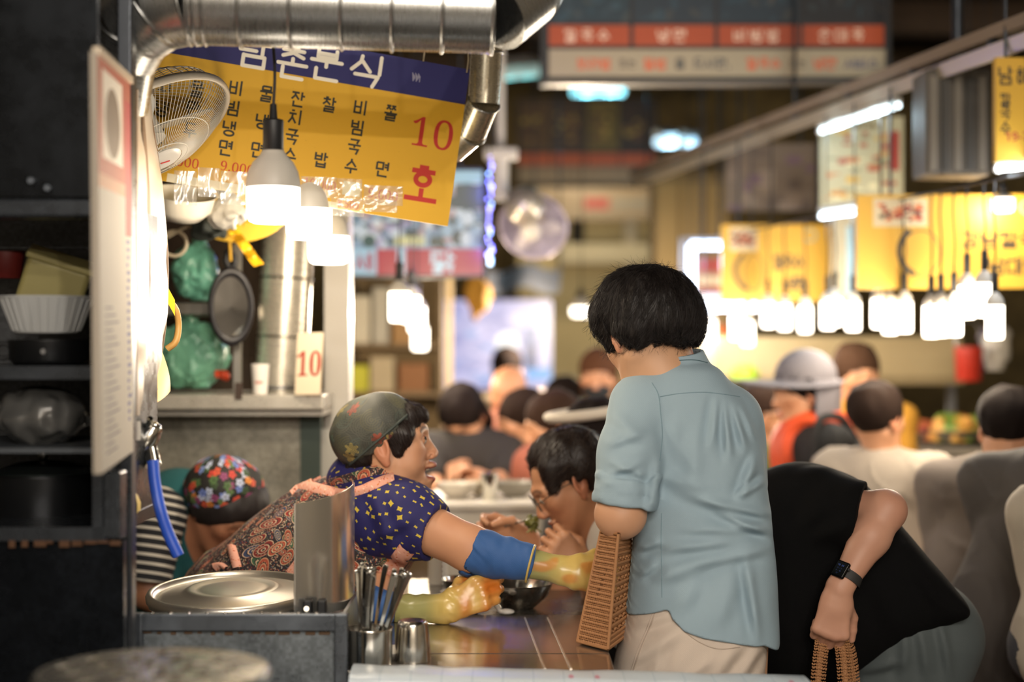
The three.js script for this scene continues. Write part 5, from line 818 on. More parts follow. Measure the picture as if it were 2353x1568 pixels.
  { // reaching arm
    const a = P(1212, 1294, 3.475), b = P(1318, 1316, 3.45), f = field([[cap(a, b, 0.034, 0.027)], ...handPrims(b, V(1, -0.12, 0.06), V(0.1, -0.3, -1), V(0.1, 1, 0.2), [0.35, 0.3, 0.3, 0.35], { fat: 0.003, thumb: 0.4 }), [half(a.clone(), V(-1, 0.3, 0)), 0.004, '&'], [cap(a.clone().add(V(-0.05, 0.01, 0)), a, 0.029, 0.029), 0.003, '-']]);
    const g = (x, y, z) => f(x, y, z) - 0.0025 * noise3(x * 60, y * 26, z * 40) * smooth(0.05, 0.12, x - a.x);
    glove('glove', g, a.clone().add(V(-0.06, -0.12, -0.12)), b.clone().add(V(0.24, 0.12, 0.12)), (x, y, z) => mixc(mixc(G, Y, smooth(0.02, 0.1, x - a.x)), O, 0.55 * smooth(0.15, 0.6, noise3(x * 32, y * 40, z * 30))), 'long pale yellow rubber glove');
    const c0 = P(1086, 1266, 3.53), c1 = P(1214, 1294, 3.475), cf = field([[cap(c0, c1, 0.0575, 0.041)], [half(P(1080, 1265, 3.53), V(-1, 0.45, 0)), 0.004, '&'], [half(P(1222, 1297, 3.47), V(1, -0.25, 0)), 0.003, '&'], [cap(c0.clone().add(V(-0.1, 0.05, 0.02)), c0, 0.052, 0.051), 0.003, '-']]);
    const gather = (x, y, z) => cf(x, y, z) - 0.004 * noise3(x * 50, y * 14, z * 20) - 0.004 * noise3((x + y) * 60, y * 6, z * 30) * smooth(0.06, 0, x - c0.x);
    part(t, 'glove_cuff', net(gather, c0.clone().add(V(-0.09, -0.1, -0.09)), c1.clone().add(V(0.08, 0.1, 0.1)), 0.004, { box: 1 }), cloth('#2b5590', 0.7), 'gathered blue cloth cuff');
    const rim = P(1219, 1296, 3.472), rg = new THREE.TorusGeometry(0.0415, 0.0026, 8, 40).applyQuaternion(new THREE.Quaternion().setFromUnitVectors(V(0, 0, 1), V(1, -0.25, 0.1).normalize())).translate(rim.x, rim.y, rim.z); part(t, 'glove_rim', rg, mat('#b9a25c', 0.4));
  }
  { // arm resting on the counter, fist closed
    const a = P(908, 1400, 3.535), b = P(1030, 1398, 3.5), f = field([[cap(a, b, 0.033, 0.03)], ...handPrims(b.clone().add(V(0.004, 0.002, 0)), V(0.88, 0.4, 0.06), V(0.12, -0.1, -1), V(-0.38, 0.9, 0.05), [0.6, 0.66, 0.7, 0.75], { fat: 0.0026, thumb: 0.75, s: 0.92, spread: 0.03, k: 0.009 }), [half(a, V(-1, 0.05, 0)), 0.004, '&'], [cap(a.clone().add(V(-0.05, 0, 0)), a, 0.027, 0.027), 0.003, '-']]);
    const g = (x, y, z) => Math.max(f(x, y, z) - 0.002 * noise3(x * 60, y * 40, z * 40) - 0.0009 * Math.sin((x * 0.6 + y) * 300) * smooth(0.02, 0, Math.abs(x - b.x - 0.01)), CT + 0.0005 - y);
    glove('glove', g, a.clone().add(V(-0.03, -0.06, -0.1)), b.clone().add(V(0.17, 0.13, 0.14)), (x, y, z) => { const u = x - b.x; return mixc(mixc(G, Y, smooth(-0.06, 0.0, u)), O, clamp(smooth(-0.01, 0.05, u) * (0.55 + 0.6 * noise3(x * 38, y * 38, z * 38)), 0, 0.95)); }, 'yellow rubber glove stained with red sauce');
    const c0 = P(856, 1392, 3.56), cf = field([[cap(c0, P(905, 1398, 3.54), 0.043, 0.036)], [half(P(912, 1400, 3.535), V(1, -0.2, 0)), 0.003, '&']]); part(t, 'glove_cuff', net((x, y, z) => Math.max(cf(x, y, z) - 0.003 * noise3(x * 70, y * 14, z * 30), CT + 0.0005 - y), c0.clone().add(V(-0.08, -0.08, -0.08)), c0.clone().add(V(0.12, 0.08, 0.08)), 0.005, { box: 1 }), cloth('#2b5590', 0.7), 'blue cloth cuff');
  }
  for (const [px, z] of [[560, -3.84], [655, -3.96]]) { const x = xAt(px, 3.85); part(t, 'boot', net(field([[cap(V(x - 0.02, 0.04, z), V(x + 0.12, 0.035, z), 0.05, 0.042)], [cap(V(x, 0.05, z), V(x, 0.25, z), 0.055, 0.06), 0.03], [(X1, Y1) => 0.001 - Y1, 0.004, '&']]), V(x - 0.12, -0.01, z - 0.1), V(x + 0.2, 0.34, z + 0.1), 0.01), mat('#2b2b2e', 0.4)); }
}
// ---------------------------------------------------------------- second worker bending down behind the pot
{
  const D = 4.2, Q = (px, py, dd = 0) => P(px, py, D + dd), t = thing('person', 'second worker in a floral headscarf and striped sleeves bending down behind the pot', 'person');
  const hc = Q(520, 1165, 0), hq = facing(V(0.55, -0.75, 0.35)), loc = localOf(hc, hq), fc = faceColor('#a87456');
  const bodyF = field([[placed(headField(), hc, hq)], [cap(hc, Q(430, 1210, 0.1), 0.055, 0.07), 0.04], [cap(Q(430, 1210, 0.1), Q(300, 1480, 0.2), 0.1, 0.13), 0.05], [cap(Q(360, 1190, -0.02), Q(340, 1360, -0.06), 0.055, 0.045), 0.03], [cap(Q(340, 1360, -0.06), Q(430, 1440, -0.1), 0.042, 0.03), 0.02], ...handPrims(Q(430, 1440, -0.1), V(1, -0.2, 0), V(0, -1, 0), V(0, 0.2, 1), [0.7, 0.7, 0.7, 0.7]), [cap(Q(290, 1500, 0.2), V(xAt(290, D), 0.05, -4.45), 0.1, 0.05), 0.04], [cap(Q(380, 1500, 0.25), V(xAt(380, D), 0.05, -4.5), 0.1, 0.05), 0.04]]);
  part(t, 'body', net(bodyF, V(-1.2, 0, -4.7), V(-0.5, 1.15, -3.9), 0.009, { color: (x, y, z) => { const v = loc(x, y, z); return v.lengthSq() < 0.026 ? fc(v) : lin('#a87456'); } }), skinMat);
  const hf0 = field([[ell(Q(527, 1158, 0), 0.109, 0.085, 0.098)], [half(Q(520, 1205, 0), V(0.1, -1, 0.1)), 0.01, '&']]), hf = (x, y, z) => hf0(x, y, z) - 0.003 * noise3(x * 50, y * 30, z * 50);
  part(t, 'hair', net(hf, Q(520, 1160).add(V(-0.15, -0.12, -0.14)), Q(520, 1160).add(V(0.15, 0.12, 0.14)), 0.006), mat('#191211', 0.6));
  const sc = field([[ell(Q(514, 1122, 0), 0.106, 0.09, 0.107)], [half(Q(520, 1160, 0), V(0.2, -1, -0.1)), 0.008, '&']]); part(t, 'headscarf', net((x, y, z) => sc(x, y, z) - 0.003 * noise3(x * 30, y * 30, z * 30), Q(514, 1115).add(V(-0.15, -0.12, -0.14)), Q(514, 1115).add(V(0.15, 0.14, 0.14)), 0.005, { uv: axisUV(Q(514, 1200), Q(514, 1100), 0.1, V(0, 0, 1)) }), printed(T.floral, 0.7), 'dark headscarf with bright flowers');
  const vest = field([[cap(Q(410, 1180, 0.1), Q(300, 1450, 0.2), 0.125, 0.17)], [cap(Q(300, 1450, 0.2), V(xAt(300, D) - 0.02, 0.45, -4.45), 0.17, 0.17), 0.05]]); part(t, 'knit_vest', net(vest, V(-1.35, 0.25, -4.75), V(-0.55, 1.2, -4.0), 0.01, { box: 1 }), mat('#1f5a5e', 0.95, { bumpMap: T.knit, bumpScale: 0.003 }), 'teal knitted vest');
  const sv = field([[cap(Q(362, 1185, -0.04), Q(338, 1330, -0.08), 0.078, 0.064)], [half(Q(338, 1330, -0.08), V(-0.15, -1, 0)), 0.005, '&']]); part(t, 'sleeve', net((x, y, z) => sv(x, y, z) - 0.003 * noise3(x * 30, y * 40, z * 30), V(-1.15, 0.65, -4.35), V(-0.75, 1.15, -3.95), 0.006, { uv: ((f) => (x, y, z) => { const [a, b] = f(x, y, z); return [b, a]; })(axisUV(Q(362, 1185, -0.04), Q(338, 1330, -0.08), 0.07, V(0, 0, 1))) }), printed(T.stripes, 0.85), 'black and white striped sleeve');
}
// ---------------------------------------------------------------- diner with glasses, eating
{
  const D = 3.98, Q = (px, py, dd = 0) => P(px, py, D + dd), t = thing('person', 'short-haired diner with glasses and a white knit top eating over the counter', 'person');
  const hc = Q(1306, 1108, 0), hq = facing(V(-0.86, -0.55, 0.12)), loc = localOf(hc, hq), sk = '#b88462', fc = faceColor(sk);
  const rel = Q(1378, 1380, -0.02), rw = Q(1338, 1306, -0.1), lel = Q(1290, 1370, 0.12), lw = Q(1200, 1232, 0.1);
  const bodyF = field([[placed(headField(), hc, hq)], [cap(hc.clone().add(V(0.03, -0.02, 0)), Q(1415, 1215, 0.02), 0.052, 0.065), 0.03], [cap(Q(1420, 1220, 0.05), Q(1470, 1480, 0.08), 0.1, 0.13), 0.05], [cap(Q(1420, 1240, -0.08), rel, 0.045, 0.04), 0.03], [cap(rel, rw, 0.039, 0.027), 0.02], [cap(Q(1390, 1250, 0.16), lel, 0.045, 0.038), 0.03], [cap(lel, lw, 0.037, 0.026), 0.02],
    ...handPrims(rw, V(-0.72, 0.66, 0.1), V(-0.3, 0.1, -0.9), V(0.2, 0.6, -0.5), [0.9, 0.95, 0.9, 0.85], { thumb: 0.5 }), ...handPrims(lw, V(-0.95, 0.25, 0.1), V(0.1, -0.3, 0.9), V(0.1, 1, 0.3), [0.75, 0.85, 0.9, 0.95], { thumb: 0.5 }),
    [cap(Q(1440, 1500, 0.1), V(xAt(1400, D), 0.5, -3.9), 0.09, 0.07), 0.04], [cap(V(xAt(1400, D), 0.5, -3.9), V(xAt(1410, D), 0.05, -3.95), 0.06, 0.045), 0.03]]);
  part(t, 'body', merge2([net(bodyF, V(-0.1, 0.72, -4.25), V(0.5, 1.25, -3.75), 0.005, { color: (x, y, z) => { const v = loc(x, y, z); return v.lengthSq() < 0.026 ? fc(v) : lin(sk); } }), net(bodyF, V(0.05, 0.0, -4.3), V(0.55, 0.73, -3.7), 0.012, { color: () => lin(sk) })]), skinMat);
  eyes(t, hc, hq, 1, V(0, -0.3, 1));
  const hf0 = field([[ell(Q(1312, 1052, 0), 0.096, 0.082, 0.094)], [ell(Q(1345, 1075, 0), 0.062, 0.075, 0.085), 0.03], [cap(Q(1262, 1075, -0.07), Q(1272, 1125, -0.07), 0.026, 0.014), 0.03], [cap(Q(1262, 1075, 0.07), Q(1272, 1125, 0.07), 0.026, 0.014), 0.03], [cap(Q(1245, 1060, 0), Q(1238, 1105, 0), 0.035, 0.014), 0.03], [ell(Q(1347, 1128, -0.09), 0.025, 0.035, 0.03), 0.006, '-'], [ell(Q(1268, 1165, 0), 0.05, 0.045, 0.12), 0.01, '-']]), hf = (x, y, z) => hf0(x, y, z) - 0.004 * noise3(x * 40, y * 18, z * 40);
  const hr = part(t, 'hair', net(hf, Q(1312, 1070).add(V(-0.14, -0.13, -0.13)), Q(1312, 1070).add(V(0.14, 0.14, 0.13)), 0.005), mat('#1a1211', 0.5)); part(hr, 'strands', strands(hf, 2200, () => true, (p) => p.clone().sub(Q(1330, 985, 0)), { c: Q(1312, 1060), len: 0.04, w: 0.0006, lift: [0, 0.006], wild: 0.06 }), hairBrown);
  { // glasses
    const g = thing('glasses', 'thin wire glasses on the eating diner', 'glasses'), wire = mat('#5b5550', 0.3, { metalness: 0.8 }), L = (x, y, z) => V(x, y, z).applyQuaternion(hq).add(hc);
    for (const k of [-1, 1]) { const c = L(0.033 * k, 0.0, 0.1); part(g, 'lens', new THREE.CircleGeometry(0.021, 24).applyQuaternion(hq).translate(c.x, c.y, c.z), mat('#f2f4f4', 0.03, { transmission: 1, thickness: 0, ior: 1.5 })); part(g, 'rim', new THREE.TorusGeometry(0.021, 0.0011, 6, 28).applyQuaternion(hq).translate(c.x, c.y, c.z), wire); part(g, 'temple', tube([L(0.053 * k, 0.004, 0.1), L(0.078 * k, 0.01, 0.03), L(0.082 * k, 0.004, -0.02)], 0.0012, 5), wire); }
    part(g, 'bridge', tube([L(-0.012, 0.003, 0.1), L(0, 0.008, 0.104), L(0.012, 0.003, 0.1)], 0.0012, 5), wire);
  }
  const tf = field([[loft('y', [[yAt(1520, D), xAt(1395, D), xAt(1560, D), -D - 0.06, 0.15], [yAt(1400, D), xAt(1375, D), xAt(1545, D), -D - 0.05, 0.15], [yAt(1300, D), xAt(1350, D), xAt(1530, D), -D - 0.05, 0.16], [yAt(1230, D), xAt(1352, D), xAt(1510, D), -D - 0.04, 0.15], [yAt(1195, D), xAt(1375, D), xAt(1480, D), -D - 0.03, 0.09]])], [cap(Q(1410, 1235, -0.07), Q(1388, 1330, -0.05), 0.062, 0.06), 0.03], [cap(Q(1388, 1250, 0.16), Q(1340, 1320, 0.14), 0.06, 0.058), 0.03]]);
  part(t, 'knit_top', net(tf, V(0.1, 0.55, -4.3), V(0.5, 1.1, -3.75), 0.007, { box: 1 }), mat('#cbc4ba', 0.95, { bumpMap: T.knit, bumpScale: 0.004 }), 'cream ribbed knit top');
  part(t, 'trousers', net(field([[cap(Q(1470, 1500, 0.08), V(xAt(1395, D), 0.55, -3.92), 0.11, 0.085)], [cap(V(xAt(1395, D), 0.55, -3.92), V(xAt(1405, D), 0.1, -3.95), 0.08, 0.06), 0.03]]), V(0.05, 0.02, -4.3), V(0.55, 0.75, -3.75), 0.012, { box: 1 }), cloth('#2c2f36'));
  { const s = thing('stool', 'round stool under the diner with glasses', 'stool', 'stools of the diners', V(xAt(1470, 4.06), 0, -4.08)); part(s, 'seat', new THREE.CylinderGeometry(0.15, 0.15, 0.04, 28).translate(0, 0.47, 0), mat('#8a2d22', 0.5)); for (let k = 0; k < 4; k++) { const a = k * 1.571 + 0.785; part(s, 'leg', rod(V(Math.cos(a) * 0.14, 0, Math.sin(a) * 0.14), V(Math.cos(a) * 0.1, 0.45, Math.sin(a) * 0.1), 0.011), steelDull); } }
  // food in the hand and the spoon
  const wrap = thing('leaf_wrap', 'bite of greens held up to the diner\'s mouth', 'food'); const o = Q(1221, 1200, 0.02); part(wrap, 'filling', net((x, y, z) => Math.hypot(x - o.x, y - o.y, z - o.z) - 0.017 - 0.008 * noise3(x * 120, y * 120, z * 120), o.clone().addScalar(-0.035), o.clone().addScalar(0.035), 0.003, { color: (x, y, z) => mixc(lin('#6d6a24'), lin('#2e3a14'), 0.5 + 0.5 * noise3(x * 140, y * 140, z * 140)) }), new THREE.MeshPhysicalMaterial({ vertexColors: true, roughness: 0.4 })); for (let i = 0; i < 5; i++) part(wrap, 'stalk', tube([o.clone().add(V(rr(-0.01, 0.01), 0, rr(-0.01, 0.01))), o.clone().add(V(rr(-0.02, 0.02), rr(-0.02, 0.02), rr(-0.01, 0.02))), o.clone().add(V(rr(-0.025, 0.025), -0.026, rr(-0.01, 0.02)))], 0.0022, 6), mat('#7a7a35', 0.5));
  const sp = thing('chopsticks', 'pair of steel chopsticks in the diner\'s left hand', 'chopsticks'); for (const k of [0, 1]) part(sp, 'stick', rod(Q(1160, 1210 - k * 4, 0.06), Q(1216, 1194 + k * 3, 0.03), 0.003, 0.002, 8), steelBright);
}
// ---------------------------------------------------------------- person in the black tee, bending, seen from the back
{
  const D = 3.72, Q = (px, py, dd = 0) => P(px, py, D + dd), t = thing('person', 'person in a black tee and slate trousers bending over, watch on the wrist', 'person'), sk = '#c4937a';
  const el = Q(2035, 1172, -0.2), wr = Q(1932, 1352, -0.25), sho = Q(1895, 1170, -0.09), hc = Q(1640, 1150, 0.35), hq = facing(V(-0.75, -0.55, -0.3)), loc = localOf(hc, hq), fc = faceColor(sk);
  const bodyF = field([[placed(headField(), hc, hq)], [cap(hc, Q(1740, 1190, 0.2), 0.055, 0.07), 0.03], [cap(Q(1760, 1190, 0.12), Q(2080, 1420, 0.02), 0.1, 0.13), 0.05], [cap(sho, el, 0.045, 0.043), 0.03], [ball(Q(2040, 1176, -0.2), 0.034), 0.02], [cap(el.clone(), el.clone().lerp(wr, 0.35), 0.041, 0.043), 0.02], [cap(el.clone().lerp(wr, 0.35), wr, 0.043, 0.0255), 0.02],
    ...handPrims(wr.clone().lerp(Q(1922, 1372, -0.25), 0.9), V(-0.2, -0.97, 0.02), V(0.05, 0.02, -1), V(0.97, -0.15, 0.05), [1.02, 1.04, 1.06, 1.08], { thumb: 0.15, spread: -0.02 }),
    [cap(Q(1800, 1200, 0.3), Q(1720, 1400, 0.35), 0.05, 0.04), 0.03], [cap(Q(1720, 1400, 0.35), Q(1640, 1460, 0.3), 0.04, 0.028), 0.02], [cap(Q(2060, 1440, 0), V(xAt(2010, D), 0.5, -3.7), 0.11, 0.07), 0.04], [cap(V(xAt(2010, D), 0.5, -3.7), V(xAt(2060, D), 0.06, -3.72), 0.06, 0.045), 0.03], [cap(Q(2130, 1440, 0.1), V(xAt(2120, D), 0.5, -3.85), 0.11, 0.07), 0.04], [cap(V(xAt(2120, D), 0.5, -3.85), V(xAt(2150, D), 0.06, -3.88), 0.06, 0.045), 0.03]]);
  const elbowRed = Q(2052, 1195, -0.2), bc = (x, y, z) => { const v = loc(x, y, z); return v.lengthSq() < 0.026 ? fc(v) : mixc(lin(sk), lin('#9c5640'), 0.6 * Math.exp(-elbowRed.distanceToSquared(V(x, y, z)) / 0.0009) + 0.12 * (noise3(x * 25, y * 25, z * 25) + 0.5)); };
  part(t, 'body', merge2([net(bodyF, V(0.6, 0.62, -4.0), V(1.02, 1.15, -3.36), 0.0045, { color: bc }), net(bodyF, V(0.3, 0.75, -4.25), V(0.605, 1.25, -3.5), 0.009, { color: bc }), net(bodyF, V(0.6, 0.0, -4.1), V(1.15, 0.63, -3.4), 0.014, { color: bc })]), skinMat);
  part(t, 'hair', net(field([[ell(hc.clone().add(V(0.03, 0.03, -0.02)), 0.1, 0.095, 0.095)], [ell(hc.clone().add(V(-0.09, -0.07, 0)), 0.07, 0.07, 0.1), 0.01, '-']]), hc.clone().addScalar(-0.16), hc.clone().addScalar(0.16), 0.01), mat('#1c1514', 0.55));
  const R = [[1690, 1130, 1420, 0.1], [1720, 1100, 1500, 0.14], [1760, 1082, 1560, 0.165], [1810, 1066, 1590, 0.175], [1860, 1064, 1585, 0.18], [1920, 1080, 1560, 0.182], [1985, 1112, 1525, 0.18], [2040, 1175, 1490, 0.178], [2100, 1248, 1452, 0.175], [2160, 1322, 1424, 0.17], [2206, 1384, 1400, 0.15]].map(([x, a, b, h]) => [xAt(x, D), yAt(b, D), yAt(a, D), -D, h]);
  const torso = loft('x', R, 2.3), tf = folds([[1900, 1110, 1840, 1230, 0.006, 18], [1960, 1180, 1850, 1250, 0.005, 18], [2000, 1300, 2060, 1460, 0.006, 24], [1840, 1300, 1800, 1500, 0.005, 20], [2100, 1290, 2160, 1400, 0.004, 18]], D - 0.16);
  const slF = field([[cap(Q(1890, 1158, -0.08), Q(1972, 1178, -0.17), 0.08, 0.07)], [cap(Q(1880, 1200, -0.1), Q(1965, 1195, -0.17), 0.075, 0.072), 0.03], [half(Q(1978, 1165, -0.18), V(0.92, -0.18, 0.35)), 0.004, '&'], [cap(sho.clone().lerp(el, 0.55), el, 0.046, 0.048), 0.004, '-']]);
  const tee = (x, y, z) => smin(torso(x, y, z), slF(x, y, z), 0.025) - (z > -D ? tf(x, y) : 0) - 0.0015 * noise3(x * 16, y * 16, z * 16);
  part(t, 'tee', net(tee, V(0.5, 0.55, -3.98), V(1.12, 1.16, -3.38), 0.006, { box: 1, safe: 2 }), cloth('#0a0a0b', 0.95, { sheen: 0, specularIntensity: 0.25 }), 'black cotton tee');
  const tr0 = field([[cap(Q(2060, 1450, 0), Q(2110, 1455, 0.04), 0.135, 0.13)], [cap(Q(2135, 1470, 0.0), V(xAt(2090, D), 0.5, -3.72), 0.125, 0.1), 0.05], [cap(Q(2060, 1470, 0.05), V(xAt(2010, D), 0.5, -3.68), 0.12, 0.09), 0.05], [cap(V(xAt(2010, D), 0.5, -3.68), V(xAt(2060, D), 0.1, -3.72), 0.09, 0.075), 0.04], [cap(V(xAt(2095, D), 0.5, -3.78), V(xAt(2150, D), 0.1, -3.88), 0.1, 0.075), 0.04]]), pf = folds([[2160, 1420, 2190, 1568, 0.008, 12], [2110, 1430, 2135, 1568, 0.007, 12], [2080, 1450, 2080, 1568, 0.006, 12], [1980, 1560, 2080, 1520, 0.007, 14]], D - 0.14);
  part(t, 'trousers', net((x, y, z) => tr0(x, y, z) - (z > -D ? pf(x, y) : 0), V(0.6, 0.05, -4.1), V(1.2, 0.86, -3.45), 0.008, { box: 1 }), cloth('#4a5254', 0.75), 'slate grey trousers');
  for (const [px, z] of [[2050, -3.7], [2150, -3.88]]) { const x = xAt(px, D); part(t, 'shoe', net(field([[cap(V(x + 0.04, 0.04, z), V(x - 0.12, 0.03, z), 0.045, 0.038)], [(X1, Y1) => 0.001 - Y1, 0.004, '&']]), V(x - 0.2, -0.01, z - 0.1), V(x + 0.12, 0.12, z + 0.1), 0.01), mat('#2a2a2c', 0.7)); }
  { // watch
    const w = thing('wristwatch', 'square black smartwatch on the bent arm', 'watch'), ax = wr.clone().sub(el).normalize(), c = wr.clone().addScaledVector(ax, -0.03), q = new THREE.Quaternion().setFromUnitVectors(V(0, 0, 1), ax);
    part(w, 'strap', new THREE.CylinderGeometry(0.034, 0.032, 0.021, 40, 1, true).rotateX(Math.PI / 2).applyQuaternion(q).translate(c.x, c.y, c.z), mat('#2c2b2b', 0.6, { side: THREE.DoubleSide }));
    const n = V(-0.72, 0.22, 0.68), nn = n.addScaledVector(ax, -n.dot(ax)).normalize(), sd = ax.clone().cross(nn), m = new THREE.Matrix4().makeBasis(sd.clone().negate(), ax.clone().negate(), nn), pc = c.clone().addScaledVector(nn, 0.0345); m.setPosition(pc);
    part(w, 'case', new RoundedBoxGeometry(0.034, 0.04, 0.011, 4, 0.005).applyMatrix4(m), mat('#0d0d0f', 0.12, { metalness: 0.3 }));
    const tex = canvasTex(96, 112, (g) => { g.fillStyle = '#000'; g.fillRect(0, 0, 96, 112); g.fillStyle = '#5f76c8'; g.font = 'bold 20px monospace'; g.fillText('10 24', 14, 34); g.font = '13px monospace'; g.fillText('12 / 3', 20, 58); g.fillText('8 : 48', 22, 80); g.fillText('21°', 34, 100); });
    part(w, 'screen', new THREE.PlaneGeometry(0.027, 0.032).translate(0, 0, 0.0058).applyMatrix4(m), new THREE.MeshStandardMaterial({ color: 0x050505, roughness: 0.1, emissive: 0xffffff, emissiveMap: tex, emissiveIntensity: 0.5 }));
    const cr = pc.clone().addScaledVector(sd, -0.018).addScaledVector(ax, -0.006); part(w, 'crown', rod(cr, cr.clone().addScaledVector(sd, -0.003), 0.0035, 0.0035, 12), steelDull);
  }
}
// ---------------------------------------------------------------- crochet bags
const stitchGeo = (() => { const a = new THREE.SphereGeometry(1, 6, 5); return [a.clone().scale(0.34, 0.2, 0.3).rotateZ(0.6).translate(-0.24, 0, 0), a.clone().scale(0.34, 0.2, 0.3).rotateZ(-0.6).translate(0.24, 0, 0)]; })();
// stitches over a patch given by a point function p(u, v); w,h are the stitch sizes
function crochet(pf, nf, rows, cols, w, h, skip) {
  const out = [], m = new THREE.Matrix4();
  for (let j = 0; j < rows; j++) for (let i = 0; i < cols; i++) { if (skip && skip(i, j)) continue; const u = (i + 0.5) / cols, v = (j + 0.5) / rows, p = pf(u, v), n = nf(u, v), x = pf(Math.min(u + 0.01, 1), v).sub(pf(u - 0.01, v)).normalize(), y = n.clone().cross(x).normalize(); const odd = j % 2, k = rr(0.92, 1.1); m.makeBasis(x.multiplyScalar(w * k), y.multiplyScalar(h * k * (odd ? 1.5 : 1.15)), n.clone().multiplyScalar(w * (odd ? 0.95 : 0.6))).setPosition(p.addScaledVector(n, odd ? 0.001 : -0.001)); for (const g of stitchGeo) out.push(g.clone().applyMatrix4(m)); }
  return merge(out);
}
const raffia = mat('#a3744c', 0.75);
{
  const t = thing('crochet_bag', 'tan crochet raffia bag hanging from the arm of the blue shirt', 'bag');
  const N0 = P(1421, 1228, 3.2), N1 = P(1397, 1492, 3.19), L0 = P(1381, 1222, 3.27), L1 = P(1327, 1474, 3.27), R0 = P(1452, 1226, 3.4), R1 = P(1446, 1456, 3.38), K0 = L0.clone().add(R0).sub(N0), K1 = L1.clone().add(R1).sub(N1);
  const face = (a, b, c, d) => (u, v) => a.clone().lerp(b, u).lerp(c.clone().lerp(d, u), v), f1 = face(L0, N0, L1, N1), f2 = face(N0, R0, N1, R1), n1 = N0.clone().sub(L0).cross(L0.clone().sub(L1)).normalize(), n2 = R0.clone().sub(N0).cross(N0.clone().sub(N1)).normalize();
  const quad = (a, b, c, d) => { const g = new THREE.BufferGeometry(); g.setAttribute('position', new THREE.Float32BufferAttribute([a, c, b, b, c, d].flatMap((p) => p.toArray()), 3)); g.computeVertexNormals(); return g; };
  const inset = (p, n) => p.clone().addScaledVector(n, -0.004);
  part(t, 'side_panel', merge([quad(inset(L0, n1), inset(N0, n1), inset(L1, n1), inset(N1, n1))]), mat('#5d3c22', 0.95, { side: THREE.DoubleSide }));
  part(t, 'side_stitches', crochet(f1, () => n1, 44, 12, 0.0088, 0.0086), raffia);
  part(t, 'mesh_panel', crochet(f2, () => n2, 44, 24, 0.0088, 0.0086, (i, j) => j > 8 && j < 40 && (j % 4 === 1 || j % 4 === 2) && i % 5 > 1), raffia, 'open mesh panel');
  part(t, 'far_panel', crochet(face(K0, L0, K1, L1), () => n2.clone().negate(), 30, 20, 0.0085, 0.008, (i, j) => j > 6 && j < 27 && j % 4 === 1 && i % 4 > 1), raffia); part(t, 'rear_panel', merge([quad(R0, K0, R1, K1)]), mat('#8a5f38', 0.9, { side: THREE.DoubleSide }));
  part(t, 'base_panel', merge([quad(L1, N1, K1, R1)]), mat('#8a5f38', 0.9, { side: THREE.DoubleSide }));
  for (const [a, b] of [[L0, L1], [N0, N1]]) part(t, 'corner_cord', tube([a, a.clone().lerp(b, 0.5), b], 0.0034, 8, 30), raffia); for (const [a, b] of [[L0, N0], [N0, R0], [L1, N1], [N1, R1]]) part(t, 'edge_cord', tube([a, a.clone().lerp(b, 0.5), b], 0.0034, 8, 12), raffia);
  for (const [a, b] of [[N0, R0], [L0, K0]]) { const s = a.clone().lerp(b, 0.3), e = a.clone().lerp(b, 0.75), up = V(0.012, 0.085, 0); part(t, 'handle', tube([s, s.clone().add(V(0.006, 0.05, 0)), s.clone().lerp(e, 0.5).add(up), e.clone().add(V(0.006, 0.05, 0)), e], 0.009, 8, 40), raffia); }
}
{
  const t = thing('crochet_bag', 'tan crochet bag held by its thick straps beside the black tee', 'bag'), top = P(1908, 1438, 3.47);
  const strap = (pts, w) => { const c = new THREE.CatmullRomCurve3(pts), nf = (v) => { const tg = c.getTangent(v); return V(0.15, 0, 1).addScaledVector(tg, -tg.dot(V(0.15, 0, 1))).normalize(); }, pf = (u, v) => { const p = c.getPoint(clamp(v, 0, 1)), tg = c.getTangent(clamp(v, 0, 1)), s = nf(v).clone().cross(tg).negate().normalize(); return p.addScaledVector(s, (u - 0.5) * w).addScaledVector(nf(v), 0.008 * (1 - (2 * u - 1) ** 2)); }; part(t, 'strap', merge([crochet(pf, (u, v) => nf(v), 40, 5, 0.0078, 0.009), tube(pts, w * 0.2, 8, 30)]), raffia); };
  strap([P(1900, 1425, 3.503), P(1890, 1470, 3.5), P(1880, 1560, 3.48), P(1872, 1700, 3.47)], 0.036); strap([P(1914, 1425, 3.503), P(1932, 1470, 3.5), P(1942, 1560, 3.48), P(1950, 1700, 3.47)], 0.038); strap([P(1912, 1430, 3.515), P(1946, 1480, 3.53), P(1962, 1570, 3.54), P(1968, 1700, 3.54)], 0.03);
  const b0 = P(1840, 1690, 3.4), b1 = P(1990, 2000, 3.4); part(t, 'pouch', rbox(b0.x, b1.x, b1.y, b0.y, -3.58, -3.42, 0.03), mat('#8a5f38', 0.9, { bumpMap: T.knit, bumpScale: 0.004 }));
}
